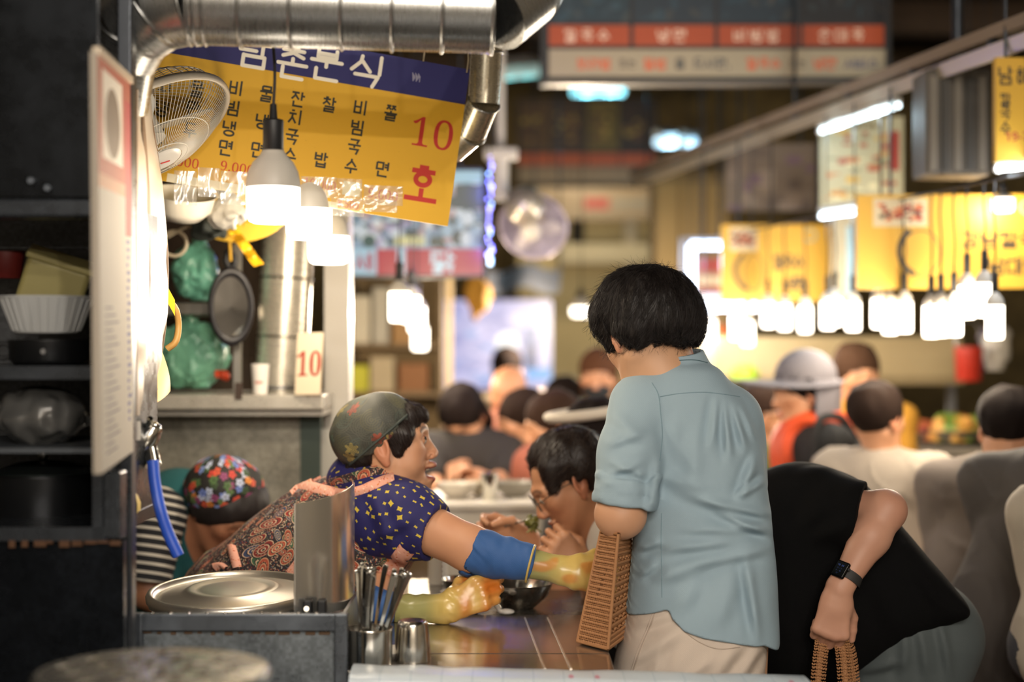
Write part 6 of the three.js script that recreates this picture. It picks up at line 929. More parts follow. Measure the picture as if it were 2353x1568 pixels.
// ---------------------------------------------------------------- kitchen behind the stall
{
  const t = thing('kitchen_partition', 'grey-green steel partition behind the workers', 'partition'), d = 4.62;
  part(t, 'panel', boxUV(slab(-200, 690, 940, 2200, d, 0.03)), mat('#b4b3a8', 0.55, { metalness: 0.2, map: T.grime })); part(t, 'panel', boxUV(slab(737, 800, 985, 2200, d, 0.03)), mat('#a9a79f', 0.5, { metalness: 0.3 })); part(t, 'upright', slab(690, 737, 940, 2200, d - 0.01, 0.05), mat('#3c4a43', 0.6));
  part(t, 'upper_board', boxUV(slab(-200, 640, -150, 940, d + 0.34, 0.03)), mat('#4b3a2c', 0.8, { map: T.grime }));
}
{
  const t = thing('kitchen_shelf', 'long steel shelf holding bags, cup and number plate', 'shelf'), d = 4.45;
  part(t, 'top', boxUV(slab(300, 742, 908, 942, d, 0.42, 0.005)), mat('#b7b2a8', 0.45, { metalness: 0.3, roughnessMap: T.smudge })); part(t, 'underside_lip', slab(300, 742, 942, 956, d + 0.03, 0.38), mat('#b7b2a8', 0.45, { metalness: 0.3, roughnessMap: T.smudge }));
  part(t, 'upper_shelf', boxUV(slab(340, 482, 696, 724, d + 0.1, 0.3, 0.004)), mat('#9c9992', 0.35, { metalness: 0.8 })); for (const [a, b] of [[536, 552], [340, 350]]) part(t, 'upright', slab(a, b, 560, 910, d + 0.06, 0.03), mat('#9c9992', 0.35, { metalness: 0.8 })); part(t, 'hook_plate', slab(540, 556, 880, 918, d - 0.004, 0.01), mat('#3a2a20', 0.6));
  for (const px of [420, 715]) part(t, 'leg', slab(px, px + 14, 942, 2180, d + 0.3, 0.03), frameSteel);
}
function sack(name, label, c, rx, ry, rz, hex, knot, hang) {
  const t = thing(name, label, 'bag'), m = mat(hex, 0.3, { transmission: 0.15, thickness: 0, side: THREE.DoubleSide });
  part(t, 'bag', net((x, y, z) => { const a = (x - c.x) / rx, b = (y - c.y) / ry, e = (z - c.z) / rz; return Math.max((Math.sqrt(a * a + b * b + e * e) - 1) * Math.min(rx, ry) + 0.014 * noise3(x * 30, y * 22, z * 30) + 0.006 * noise3(x * 80, y * 60, z * 80), c.y - ry * 0.92 - y); }, c.clone().add(V(-rx * 1.4, -ry * 1.4, -rz * 1.4)), c.clone().add(V(rx * 1.4, ry * 1.5, rz * 1.4)), 0.007), m);
  if (knot) part(t, 'knot', net((x, y, z) => Math.hypot(x - c.x - knot[0], (y - c.y - knot[1]) * 0.8, z - c.z) - 0.022 + 0.012 * noise3(x * 70, y * 70, z * 70), c.clone().add(V(knot[0] - 0.05, knot[1] - 0.06, -0.05)), c.clone().add(V(knot[0] + 0.05, knot[1] + 0.06, 0.05)), 0.006), m);
  if (hang) part(t, 'cord', rod(c.clone().add(V(knot[0], knot[1], 0)), V(c.x + knot[0], HY, c.z), 0.003, 0.003, 6), blackPlastic);
  return t;
}
sack('green_bag', 'knotted green plastic bag on the small upper shelf', P(450, 632, 4.65), 0.066, 0.083, 0.07, '#6fb49d', [0.01, 0.09]);
sack('green_bag', 'large green plastic bag full of vegetables beside the mirror', P(442, 818, 4.65), 0.1, 0.105, 0.09, '#7fc0a2', [-0.02, 0.105]);
sack('clear_bag', 'crumpled clear plastic bag hanging under the yellow sign', P(520, 492, 3.95), 0.05, 0.045, 0.04, '#b9b6af', [0.0, 0.05], true);
single('orange_peppers', 'small heap of orange-red peppers beside the green bag', 'peppers', net((x, y, z) => { const c = P(512, 862, 4.58); return Math.hypot((x - c.x) * 0.7, y - c.y, z - c.z) - 0.016 + 0.006 * noise3(x * 90, y * 90, z * 90); }, P(512, 862, 4.58).addScalar(-0.04), P(512, 862, 4.58).addScalar(0.04), 0.004), mat('#c4421f', 0.4));
{
  const t = thing('hand_mirror', 'round black-framed mirror hanging on a yellow band', 'mirror'), c = P(531, 705, 4.4), q = new THREE.Quaternion().setFromEuler(new THREE.Euler(0.1, 0.32, 0));
  part(t, 'frame', new THREE.TorusGeometry(0.056, 0.008, 10, 48).scale(1, 1.75, 1).applyQuaternion(q).translate(c.x, c.y, c.z), mat('#17161a', 0.4)); part(t, 'glass', lathe([[0, 0.001], [0.055, 0]], 48).rotateX(Math.PI / 2).scale(1, 1.75, 1).applyQuaternion(q).translate(c.x, c.y, c.z), mat('#e8e8e8', 0.04, { metalness: 1 })); part(t, 'backing', lathe([[0, -0.006], [0.055, -0.004]], 40).rotateX(Math.PI / 2).scale(1, 1.75, 1).applyQuaternion(q).translate(c.x, c.y, c.z), blackPlastic);
  part(t, 'handle', merge([tube([P(531, 622, 4.4), P(520, 600, 4.4), P(526, 575, 4.4), P(540, 600, 4.4), P(531, 622, 4.4)], 0.009, 8)]), blackPlastic); part(t, 'band', tube([P(530, 600, 4.39), P(527, 560, 4.39), P(525, 520, 4.39), V(xAt(525, 4.39), HY, -4.39)], 0.004, 8), mat('#d9a92c', 0.6));
}
single('yellow_tape_strip', 'shiny yellow tape strip dangling below the round yellow sign', 'tape', sheet(P(525, 535, 4.235), P(548, 528, 4.235), P(582, 612, 4.22), 5, 20, (u, v) => 0.008 * Math.sin(v * 14) + 0.004 * noise3(u * 6, v * 12, 2)), mat('#dba51f', 0.15, { side: THREE.DoubleSide, clearcoat: 1 }));
{
  const t = thing('round_yellow_sign', 'large round yellow cloth sign hanging behind the bulbs', 'sign'), c = P(545, 455, 4.25), m = mat('#d8ad33', 0.6);
  part(t, 'disc', new THREE.CylinderGeometry(0.155, 0.155, 0.012, 56).rotateX(Math.PI / 2).scale(1, 0.78, 1).translate(c.x, c.y, c.z), m);
  const tex = canvasTex(256, 128, (g) => { g.clearRect(0, 0, 256, 128); g.fillStyle = '#d8ad33'; g.fillRect(0, 0, 256, 128); hangul(g, '국수', 50, 20, 70, 84, { color: '#9a7a24' }); }); part(t, 'lettering', new THREE.PlaneGeometry(0.12, 0.06).translate(c.x, c.y - 0.06, c.z + 0.0065), new THREE.MeshPhysicalMaterial({ map: tex, roughness: 0.6 })); part(t, 'cord', rod(c.clone().add(V(0, 0.1, 0)), V(c.x, HY, c.z), 0.003), blackPlastic);
}
{ const c = P(418, 462, 3.9), t = thing('white_basin', 'white enamel basin hung up under the fan', 'basin', null, c); t.rotation.set(0.35, 0.2, -0.15); part(t, 'bowl', lathe([[0, -0.05], [0.05, -0.045], [0.075, -0.02], [0.082, 0.018], [0.086, 0.02], [0.08, 0.02], [0.07, -0.018], [0, -0.042]], 44), mat('#e3ddd0', 0.35)); part(t, 'hook', tube([V(0, 0.02, 0.08), V(0, 0.1, 0.06), V(0, 0.16, 0)], 0.003, 6), steelDull); }
{ const t = thing('coiled_cable', 'loop of pale cable hanging above the green bag', 'cable'); part(t, 'coil', new THREE.TorusGeometry(0.034, 0.005, 8, 36).translate(...P(400, 560, 4.3).toArray()), mat('#b9ad95', 0.6)); part(t, 'tail', tube([P(385, 545, 4.3), P(440, 520, 4.28), P(480, 545, 4.3)], 0.004, 6), mat('#b9ad95', 0.6)); }
single('black_cloth', 'dark cloth bunched under the clear bag', 'cloth', net((x, y, z) => { const c = P(470, 525, 4.22); return Math.hypot((x - c.x) * 0.6, y - c.y, z - c.z) - 0.03 + 0.015 * noise3(x * 40, y * 40, z * 40); }, P(470, 525, 4.22).add(V(-0.1, -0.06, -0.06)), P(470, 525, 4.22).add(V(0.1, 0.06, 0.06)), 0.007), mat('#1d2320', 0.8));
{ // flue pipe
  const t = thing('flue_pipe', 'tall shiny steel flue pipe behind the bulbs', 'pipe'), x = xAt(672, 4.7), r = 0.078; const a = V(xAt(640, 4.7), yAt(908, 4.45) + 0.002, -4.74), b = V(xAt(662, 4.7), yAt(480, 4.72), -4.74);
  part(t, 'pipe', rod(a, b, r, r, 40), mat('#d3ccbd', 0.42, { metalness: 0.65, roughnessMap: T.brushed })); part(t, 'upper_pipe', rod(b, b.clone().add(V(0.03, 0.75, 0)), r, r, 40), mat('#d3ccbd', 0.42, { metalness: 0.65, roughnessMap: T.brushed }));
  for (const u of [0.3, 0.62, 0.98]) { const c = a.clone().lerp(b, u); part(t, 'seam_ring', new THREE.TorusGeometry(r * 1.01, 0.004, 6, 40).applyQuaternion(new THREE.Quaternion().setFromUnitVectors(V(0, 0, 1), b.clone().sub(a).normalize())).translate(c.x, c.y, c.z), steel); }
  part(t, 'foot_ring', new THREE.TorusGeometry(r, 0.006, 6, 40).rotateX(Math.PI / 2).translate(a.x, a.y + 0.012, a.z), steelDull);
}
{ const t = thing('paper_cup', 'white paper cup on the steel shelf', 'cup', null, (() => { const p = P(598, 908, 4.5); p.y = yAt(908, 4.45); return p; })()); part(t, 'cup', lathe([[0, 0], [0.019, 0], [0.02, 0.002], [0.026, 0.084], [0.0275, 0.087], [0.0255, 0.087], [0.0185, 0.004], [0, 0.004]], 32), mat('#e6e0d8', 0.6)); part(t, 'printed_mark', new THREE.CylinderGeometry(0.0233, 0.0212, 0.014, 24, 1, true, -0.6, 1.1).translate(0, 0.032, 0), mat('#d0988c', 0.6)); }
{
  const t = thing('number_plate', 'cream plate with a red number 10 leaning by the flue pipe', 'sign'); const tex = canvasTex(128, 300, (g) => { g.fillStyle = '#d9c9ae'; g.fillRect(0, 0, 128, 300); g.fillStyle = '#9c3527'; g.font = 'bold 170px serif'; g.textAlign = 'center'; g.save(); g.translate(64, 210); g.scale(0.68, 1); g.fillText('10', 0, 0); g.restore(); });
  board(t, 'printed_face', P(684, 766, 4.48), P(742, 764, 4.46), P(677, 908, 4.44), 0.008, new THREE.MeshPhysicalMaterial({ map: tex, roughness: 0.5 }), mat('#b59f80', 0.6));
}
{ const t = thing('white_pillar', 'white-painted square pillar beside the steel shelf', 'pillar'); part(t, 'column', box(xAt(745, 4.72), xAt(802, 4.72), 0, HY, -4.84, -4.72), mat('#b3aea5', 0.5)); part(t, 'tape_mark', slab(745, 802, 985, 993, 4.718, 0.004), mat('#3a3a38', 0.6)); }
// ---- dishes on the counters
function bowl(label, at, R, h, m, name = 'steel_bowl') { const t = thing(name, label, 'bowl', null, at); part(t, 'body', lathe([[0, 0], [R * 0.45, 0], [R * 0.5, h * 0.06], [R * 0.85, h * 0.5], [R * 0.97, h * 0.93], [R, h], [R * 1.02, h], [R * 0.96, h * 0.98], [R * 0.82, h * 0.52], [R * 0.45, h * 0.12], [0, h * 0.1]], 48), m); part(t, 'foot', lathe([[R * 0.4, 0], [R * 0.46, -0.001], [R * 0.46, 0.006], [R * 0.4, 0.006]], 32), m); return t; }
const onTop = (px, d, y) => V(xAt(px, d), y, -d), RC = CT - 0.012;
bowl('large steel mixing bowl under the reaching glove', onTop(1190, 3.78, RC + 0.001), 0.086, 0.062, steelBright);
bowl('steel bowl behind the stall keeper\'s arm', onTop(1068, 3.95, RC + 0.001), 0.06, 0.045, steelBright); bowl('small white bowl near the fist', onTop(1065, 3.72, RC + 0.001), 0.055, 0.05, mat('#d9d4ca', 0.3), 'white_bowl');
{ const b = onTop(975, 3.8, RC + 0.014), t = thing('water_bottle', 'clear ribbed plastic water bottle on the white tray', 'bottle', null, b); const pr = [[0, 0], [0.034, 0], [0.044, 0.006]]; for (let i = 0; i < 9; i++) pr.push([0.045, 0.012 + i * 0.012], [0.0425, 0.018 + i * 0.012]); pr.push([0.045, 0.125], [0.03, 0.155], [0.014, 0.17], [0.014, 0.185], [0, 0.185]); part(t, 'body', lathe(pr, 40), mat('#f3f1ec', 0.06, { transmission: 0.92, thickness: 0, ior: 1.4 })); part(t, 'cap', lathe([[0.0155, 0.178], [0.0155, 0.196], [0, 0.197]], 24), whitePlastic); }
{ const t = thing('glass_jar', 'tall clear jar beside the water bottle', 'jar', null, onTop(912, 3.78, RC + 0.014)); part(t, 'body', lathe([[0, 0], [0.026, 0], [0.028, 0.004], [0.028, 0.1], [0.024, 0.105], [0.0225, 0.1], [0.0255, 0.096], [0.0255, 0.006], [0, 0.005]], 32), mat('#eeeae2', 0.08, { transmission: 0.85, thickness: 0, ior: 1.45 })); part(t, 'lid', lathe([[0, 0.116], [0.028, 0.115], [0.029, 0.104], [0, 0.104]], 28), steelBright); }
{ const c = onTop(945, 3.76, RC), t = thing('white_tray', 'oblong white tray under the bottle', 'tray', null, c); part(t, 'tray', rbox(-0.1, 0.08, 0.001, 0.013, -0.1, 0.07, 0.006), mat('#d8d3ca', 0.4)); part(t, 'rim', merge([rbox(-0.102, 0.082, 0.01, 0.017, 0.064, 0.072, 0.003), rbox(-0.102, -0.094, 0.01, 0.017, -0.1, 0.07, 0.003), rbox(0.074, 0.082, 0.01, 0.017, -0.1, 0.07, 0.003)]), mat('#d8d3ca', 0.4)); }
single('white_spoon_rest', 'short white soup spoon beside the gloved fist', 'spoon', (() => { const a = onTop(1132, 3.7, RC + 0.03), b = onTop(1152, 3.68, RC + 0.006); return merge([rod(a, b, 0.005, 0.006, 10), new THREE.SphereGeometry(0.014, 14, 8).scale(1.4, 0.5, 1).translate(b.x + 0.012, b.y + 0.003, b.z)]); })(), mat('#d6d3cd', 0.3));
{ const t = thing('condiment_bottle', 'slim white condiment bottle behind the stall keeper\'s chin', 'bottle', null, onTop(1006, 4.15, RC)); part(t, 'body', lathe([[0, 0], [0.024, 0], [0.026, 0.004], [0.026, 0.12], [0.02, 0.135], [0.012, 0.15], [0, 0.15]], 28), mat('#d8d6d0', 0.3)); part(t, 'nozzle', lathe([[0.011, 0.15], [0.01, 0.17], [0.004, 0.2], [0, 0.2]], 20), mat('#c9d0cd', 0.3)); }
const railX = (d) => 1.473 - 0.196 * (d - 4.5), railY = EYE + 0.863;
// ---------------------------------------------------------------- signs and screens beyond the stall
function signBoard(name, label, cat, px0, px1, py0, py1, d, cw, ch, draw, o = {}) {
  const t = thing(name, label, cat), tex = canvasTex(cw, ch, draw), yaw = o.yaw ?? 0;
  const m = o.glow ? new THREE.MeshStandardMaterial({ color: 0x111111, emissive: 0xffffff, emissiveMap: tex, emissiveIntensity: o.glow, roughness: 0.3 }) : new THREE.MeshPhysicalMaterial({ map: tex, roughness: 0.5 });
  board(t, o.glow ? 'screen' : 'printed_face', P(px0, py0, d), P(px1, py0 + (o.slant ?? 0), d + yaw), P(px0, py1, d), o.th ?? 0.03, m, mat(o.edge ?? '#2a2a2c', 0.6));
  if (o.hang !== false) for (const u of [0.15, 0.85]) { const p = P(lerp(px0, px1, u), py0, d + yaw * u); part(t, 'hanger', rod(V(p.x, p.y - 0.01, p.z - 0.012), V(p.x, o.top ?? HY, p.z - 0.012), 0.005), darkSteel); }
  if (o.post) { const p = P((px0 + px1) / 2, py1, d + 0.02); part(t, 'post', rod(V(p.x, 0, p.z), V(p.x, p.y, p.z), 0.03), steelDull); }
  return t;
}
const scribble = (g, x, y, w, n, s, c) => { g.strokeStyle = c; g.lineWidth = s * 0.16; for (let i = 0; i < n; i++) { const X = x + i * w / n; g.beginPath(); g.moveTo(X, y); g.lineTo(X + s * 0.7, y + s * 0.1); g.moveTo(X + s * 0.3, y + s * 0.2); g.lineTo(X + s * 0.1, y + s * 0.9); g.moveTo(X + s * 0.6, y); g.lineTo(X + s * 0.6, y + s); g.stroke(); } };
{ // hanging menu board with four dishes
  const d = 6.3, t = signBoard('overhead_menu_board', 'large black overhead menu board with four dish photos over a cream strip', 'sign', 1250, 2045, -290, 190, d, 1600, 970, (g, w, h) => {
    g.fillStyle = '#15171c'; g.fillRect(0, 0, w, h); const pw = 374, gap = 18;
    ['칼국수', '냉면', '비빔밥', '순대국'].forEach((s, i) => { const x = 22 + i * (pw + gap); g.fillStyle = ['#16303d', '#1a2b38', '#152a38', '#0d1219'][i]; g.fillRect(x, 20, pw, 668); for (let k = 0; k < 90; k++) { g.fillStyle = pick(['#2f5566', '#3b4a55', '#1c2d38', '#6b5648', '#4a5d60']); g.globalAlpha = 0.35; g.beginPath(); g.ellipse(x + pw / 2 + rr(-170, 170), rr(30, 680), rr(10, 40), rr(6, 20), rr(0, 3), 0, 7); g.fill(); } g.globalAlpha = 1; g.save(); g.beginPath(); g.rect(x, 20, pw, 668); g.clip(); g.fillStyle = ['#3b4a4e', '#5b4a48', '#3c4a3a', '#23272c'][i]; g.beginPath(); g.ellipse(x + pw / 2, 440, 170, 130, 0, 0, 7); g.fill(); for (let k = 0; k < 120; k++) { g.fillStyle = pick([['#c7b28a', '#a07a4c'], ['#9c5a4a', '#c9b7a2'], ['#8fa04e', '#c49a4a', '#5d7a3a'], ['#2d3036', '#3a3633']][i]); g.beginPath(); const a = rr(0, 6.28), r = Math.sqrt(rnd()); g.ellipse(x + pw / 2 + Math.cos(a) * r * 140, 430 + Math.sin(a) * r * 100, rr(6, 18), rr(4, 9), a, 0, 7); g.fill(); } g.restore();
      g.fillStyle = '#a6451f'; g.fillRect(x, 702, pw, 96); const n = s.length; hangul(g, s, x + pw / 2 - n * 38, 722, 54, 56, { color: '#e7c9b4', weight: 8, gap: 1.42 }); });
    g.fillStyle = '#a3977f'; g.fillRect(22, 814, w - 44, 128); let x = 150; for (const [s, c, k] of [['보리밥', '#d0562a', 48], ['또는', '#4a463f', 34], ['찰밥', '#d0562a', 48], ['을', '#3a3d3f', 44], ['드시면,', '#3f444c', 46], ['칼국수', '#d0562a', 48], ['또는', '#4a463f', 34], ['냉면', '#d0562a', 48], ['서비스', '#3c4266', 46]]) { hangul(g, s, x, 880 - k / 2, k, k * 1.05, { color: c, weight: k * 0.16 }); x += s.length * k * 1.15 + 34; }
  }, { th: 0.06, edge: '#1c1d22' });
  part(t, 'bottom_trim', slab(1246, 2048, 189, 194, d - 0.01, 0.07), mat('#6d665c', 0.4, { metalness: 0.8 })); for (const px of [1248, 2043]) part(t, 'frame_side', slab(px - 6, px + 5, -295, 195, d - 0.012, 0.07), blackPlastic);
}
{ // a second such board far behind
  signBoard('overhead_menu_board', 'far overhead menu board with an orange strip above a cream strip', 'sign', 1186, 1508, 225, 425, 11.5, 512, 330, (g, w, h) => { g.fillStyle = '#2b221b'; g.fillRect(0, 0, w, h); for (let i = 0; i < 4; i++) { g.fillStyle = ['#5b4326', '#4d3a2a', '#6a5a26', '#3a2c22'][i]; g.fillRect(10 + i * 125, 10, 116, 190); for (let k = 0; k < 16; k++) { g.fillStyle = pick(['#8a6a3a', '#a08a3c', '#6d4a33', '#4d3526']); g.beginPath(); g.ellipse(60 + i * 125 + rr(-35, 35), rr(50, 170), rr(6, 16), rr(5, 12), 0, 0, 7); g.fill(); } g.fillStyle = '#b8582f'; g.fillRect(6 + i * 126, 212, 120, 44); } g.fillStyle = '#9a8566'; g.fillRect(8, 262, w - 16, 60); scribble(g, 60, 275, 400, 14, 26, '#8a6a4a'); });
}
signBoard('shop_fascia', 'cream shop fascia with a red panel at the back of the hall', 'sign', 1230, 1500, 432, 505, 12.5, 512, 128, (g, w, h) => { g.fillStyle = '#8f7f64'; g.fillRect(0, 0, w, h); g.fillStyle = '#a04a3e'; g.fillRect(215, 40, 105, 46); scribble(g, 30, 50, 160, 6, 30, '#8c7a5e'); scribble(g, 340, 50, 150, 6, 30, '#7d8a86'); });
{ const t = thing('back_shop_front', 'pale shop front with a dark opening at the back of the hall', 'shop front'), d = 12.8; part(t, 'wall', slab(1190, 1520, 500, 900, d, 0.1), mat('#c9b684', 0.7)); part(t, 'opening', slab(1312, 1342, 494, 560, d - 0.03, 0.03), mat('#17130f', 0.8)); part(t, 'post', slab(1435, 1462, 490, 640, d - 0.12, 0.08), mat('#cfc3a6', 0.5)); part(t, 'counter_front', slab(1190, 1520, 900, 1260, d - 0.3, 0.4), mat('#5e4a36', 0.7)); part(t, 'canopy', slab(1290, 1560, 560, 605, d - 0.3, 0.3), mat('#c4b895', 0.6)); }
{ // television
  const d = 6.2, t = signBoard('television', 'flat television showing a programme with a red caption bar', 'television', 770, 1108, 392, 632, d, 640, 460, (g, w, h) => {
    g.fillStyle = '#9fb6c9'; g.fillRect(0, 0, w, h); for (let i = 0; i < 260; i++) { g.fillStyle = pick(['#dfe7ea', '#7d96aa', '#f1f3ee', '#b9a9c9', '#4f6a63', '#a9c3d3', '#caa7a0', '#38493f']); g.beginPath(); g.ellipse(rr(0, w), rr(20, 330), rr(8, 40), rr(8, 36), 0, 0, 7); g.fill(); } g.fillStyle = '#2d4438'; g.fillRect(520, 60, 120, 110); g.fillStyle = '#a8d4e4'; g.fillRect(500, 0, 140, 56); g.fillStyle = '#e8e0a0'; g.fillRect(260, 290, 130, 40);
    g.fillStyle = '#c4203a'; g.fillRect(0, 345, w, 115); g.fillStyle = '#bfe4f2'; g.fillRect(70, 345, 110, 115); g.fillRect(270, 345, 36, 115); hangul(g, '세', 90, 362, 70, 80, { color: '#c4203a', weight: 10 }); hangul(g, '닭', 420, 358, 100, 90, { color: '#d9f4ff', weight: 16 });
  }, { glow: 0.75, th: 0.05, edge: '#101012' });
  part(t, 'bezel', merge([slab(764, 770, 386, 638, d - 0.005, 0.05), slab(1108, 1115, 386, 638, d - 0.005, 0.05), slab(764, 1115, 386, 392, d - 0.005, 0.05), slab(764, 1115, 632, 638, d - 0.005, 0.05)]), blackPlastic);
  const l = new THREE.RectAreaLight(0xd9dcf2, 0.8, 0.55, 0.4); l.position.copy(P(940, 512, d - 0.03)); l.lookAt(P(940, 512, 0.1)); t.add(l);
}
{ const t = thing('blue_light_string', 'string of blue lights hanging beside the television', 'light string'); for (let i = 0; i < 26; i++) { const p = P(1125 + rr(-5, 5), 360 + i * 9.8, 6.05); part(t, 'light', new THREE.SphereGeometry(i % 5 === 2 || i > 22 ? 0.009 : 0.005, 10, 8).translate(p.x, p.y, p.z), glow(i % 7 === 4 || i > 23 ? '#7ad7ff' : '#4a55ff', i < 3 ? 0.8 : 4)); } part(t, 'wire', tube([P(1125, 340, 6.06), P(1126, 480, 6.06), P(1124, 612, 6.06)], 0.003, 5), blackPlastic); part(t, 'hanger', rod(P(1125, 345, 6.06), V(xAt(1125, 6.06), HY, -6.06), 0.003), blackPlastic); for (const py of [420, 560]) { const l = new THREE.PointLight(new THREE.Color('#3f52ff'), 0.25, 0, 2); l.position.copy(P(1125, py, 5.98)); l.castShadow = true; l.shadow.radius = 2; t.add(l); } }
{ // large projection in the back
  const t = signBoard('projection_screen', 'bright lavender projected screen glowing at the back of the hall', 'screen', 1000, 1268, 690, 900, 10.5, 512, 400, (g, w, h) => { g.fillStyle = '#b4b0d6'; g.fillRect(0, 0, w, h); for (let i = 0; i < 120; i++) { g.fillStyle = pick(['#c2bde2', '#a5a6d0', '#8fa6d6', '#cfc8e8', '#9a9ac8']); g.beginPath(); g.ellipse(rr(0, w), rr(0, h), rr(15, 60), rr(8, 30), 0, 0, 7); g.fill(); } g.fillStyle = '#3f5f9c'; g.fillRect(390, 120, 60, 190); g.fillStyle = '#2d3f70'; g.fillRect(400, 200, 40, 130); g.fillStyle = '#ffffff'; g.beginPath(); g.arc(318, 190, 52, 0, 7); g.fill(); g.fillStyle = '#5fa5e6'; g.fillRect(400, 300, 110, 50); }, { glow: 1.2, th: 0.04, post: true });
  const l = new THREE.RectAreaLight(0xb9b6e6, 0.9, 0.75, 0.55); l.position.copy(P(1134, 795, 10.4)); l.lookAt(P(1134, 795, 1)); t.add(l);
}
{ // fan on a pole near the television
  const t = thing('pole_fan', 'round wall fan with a steel cage on a white pole near the television', 'fan'), c = P(1225, 520, 6.9), wire = mat('#b7adb8', 0.35, { metalness: 0.6 }), R = 0.15; t.position.copy(c); t.rotation.set(0.45, -0.2, 0);
  const ws = []; for (let i = 0; i < 48; i++) { const a = i / 48 * 6.283, p = []; for (let k = 0; k <= 6; k++) { const u = lerp(0.2, 1, k / 6); p.push(V(Math.cos(a) * R * u, Math.sin(a) * R * u, 0.06 * Math.cos(u * 1.57))); } ws.push(tube(p, 0.002, 4, 6)); } part(t, 'grille', merge(ws), wire); part(t, 'rim', new THREE.TorusGeometry(R, 0.007, 8, 48), wire); part(t, 'guard_back', lathe([[R * 0.3, -0.06], [R, 0]], 40).rotateX(Math.PI / 2), mat('#9a93a0', 0.4, { side: THREE.DoubleSide })); part(t, 'hub', new THREE.SphereGeometry(0.045, 20, 14).scale(1, 1, 0.5).translate(0, 0, 0.06), mat('#c9c2b4', 0.4)); for (let k = 0; k < 3; k++) part(t, 'blade', new THREE.SphereGeometry(0.06, 12, 8).scale(1, 0.5, 0.06).translate(0.075, 0, 0).rotateZ(k * 2.09), mat('#cfc8c4', 0.4));
  const p = thing('white_pole', 'thick white pole with a flared cap beside the far fan', 'pole'); part(p, 'shaft', rod(P(1150, 460, 6.95), P(1150, 360, 6.95), 0.036, 0.036, 20), mat('#cfc9bd', 0.5)); part(p, 'cap', slab(1112, 1190, 338, 362, 6.9, 0.12, 0.01), mat('#cfc9bd', 0.5)); part(p, 'hanger', rod(P(1150, 345, 6.97), V(xAt(1150, 6.97), HY, -6.97), 0.02), mat('#cfc9bd', 0.5)); part(p, 'lamp_ball', new THREE.SphereGeometry(0.085, 24, 16).translate(...P(1205, 474, 6.75).toArray()), mat('#bdb3a0', 0.3, { metalness: 0.6 })); part(p, 'lamp_arm', rod(P(1150, 440, 6.95), P(1205, 470, 6.8), 0.012), mat('#cfc9bd', 0.5));
}
// ---------------------------------------------------------------- the right-hand row of stalls
{ const t = thing('steel_rail', 'long galvanised rail running along the row of stalls on the right', 'rail'); const a = V(railX(3.9), railY, -3.9), b = V(railX(8.6), railY, -8.6); part(t, 'rail', bar(a, b, 0.03, 0.045), mat('#cdc2ae', 0.35, { metalness: 0.7 })); part(t, 'upper_rail', bar(a.clone().add(V(0, 0.06, 0)), b.clone().add(V(0, 0.06, 0)), 0.05, 0.035), mat('#6a5a48', 0.7)); for (let i = 0; i < 9; i++) { const p = a.clone().lerp(b, (i + 0.5) / 9); part(t, 'bracket', bar(p, p.clone().add(V(0, 0.08, 0)), 0.025), darkSteel); if (i % 4 === 0) part(t, 'hanger', rod(p.clone().add(V(0, 0.08, 0)), V(p.x, HY, p.z), 0.006), darkSteel); } }
{ // cable that carries the row of bulbs
  const t = thing('bulb_cable', 'taut black cable that carries the row of hanging bulbs', 'cable'), a = V(railX(4.4), 1.9, -4.4), b = V(railX(7.6), 1.9, -7.6); part(t, 'cable', rod(a, b, 0.004, 0.004, 6), blackPlastic); for (const u of [0, 0.33, 0.66, 1]) { const p = a.clone().lerp(b, u); part(t, 'hanger', rod(p, V(p.x, railY, p.z), 0.004, 0.004, 6), blackPlastic); }
}
const yellowSign = (g, w, h, title) => { g.fillStyle = '#c49a32'; g.fillRect(0, 0, w, h); g.fillStyle = '#c2b698'; g.fillRect(w * 0.07, h * 0.04, w * 0.24, h * 0.3); for (let i = 0; i < 60; i++) { g.fillStyle = pick(['#a03a2a', '#6d2a22', '#c46a3a', '#3d3226']); g.beginPath(); g.ellipse(w * 0.19 + rr(-0.09, 0.09) * w, h * 0.18 + rr(-0.09, 0.09) * h, rr(5, 14), rr(4, 9), 0, 0, 7); g.fill(); } g.strokeStyle = '#3a3324'; g.lineWidth = 5; g.beginPath(); g.ellipse(w * 0.28, h * 0.62, w * 0.085, h * 0.24, 0, 0, 7); g.stroke(); g.lineWidth = 22; g.beginPath(); g.arc(w * 0.3, h * 0.6, h * 0.27, 2.0, 4.1); g.stroke(); hangul(g, title[0], w * 0.46, h * 0.4, w * 0.075, h * 0.17, { color: '#3a3020', weight: 11, round: true }); hangul(g, title[1], w * 0.58, h * 0.68, w * 0.07, h * 0.17, { color: '#3a3020', weight: 11, round: true }); g.strokeStyle = '#7fa3a0'; g.lineWidth = 8; g.beginPath(); g.ellipse(w * 0.77, h * 0.14, w * 0.05, h * 0.08, 0, 0, 7); g.stroke(); };
signBoard('yellow_shop_sign', 'large yellow shop sign with a drawn oval head and dish photo', 'sign', 1970, 2490, 448, 664, 5.3, 900, 380, (g, w, h) => yellowSign(g, w, h, ['강남칼국수', '남대문시장']), { th: 0.03, edge: '#b5933c', slant: -2, top: railY });
signBoard('yellow_shop_sign', 'smaller yellow shop sign behind the cornered light strip', 'sign', 1658, 1922, 516, 694, 6.75, 600, 400, (g, w, h) => yellowSign(g, w, h, ['칼국수', '냉면']), { th: 0.03, edge: '#b5933c', top: railY });
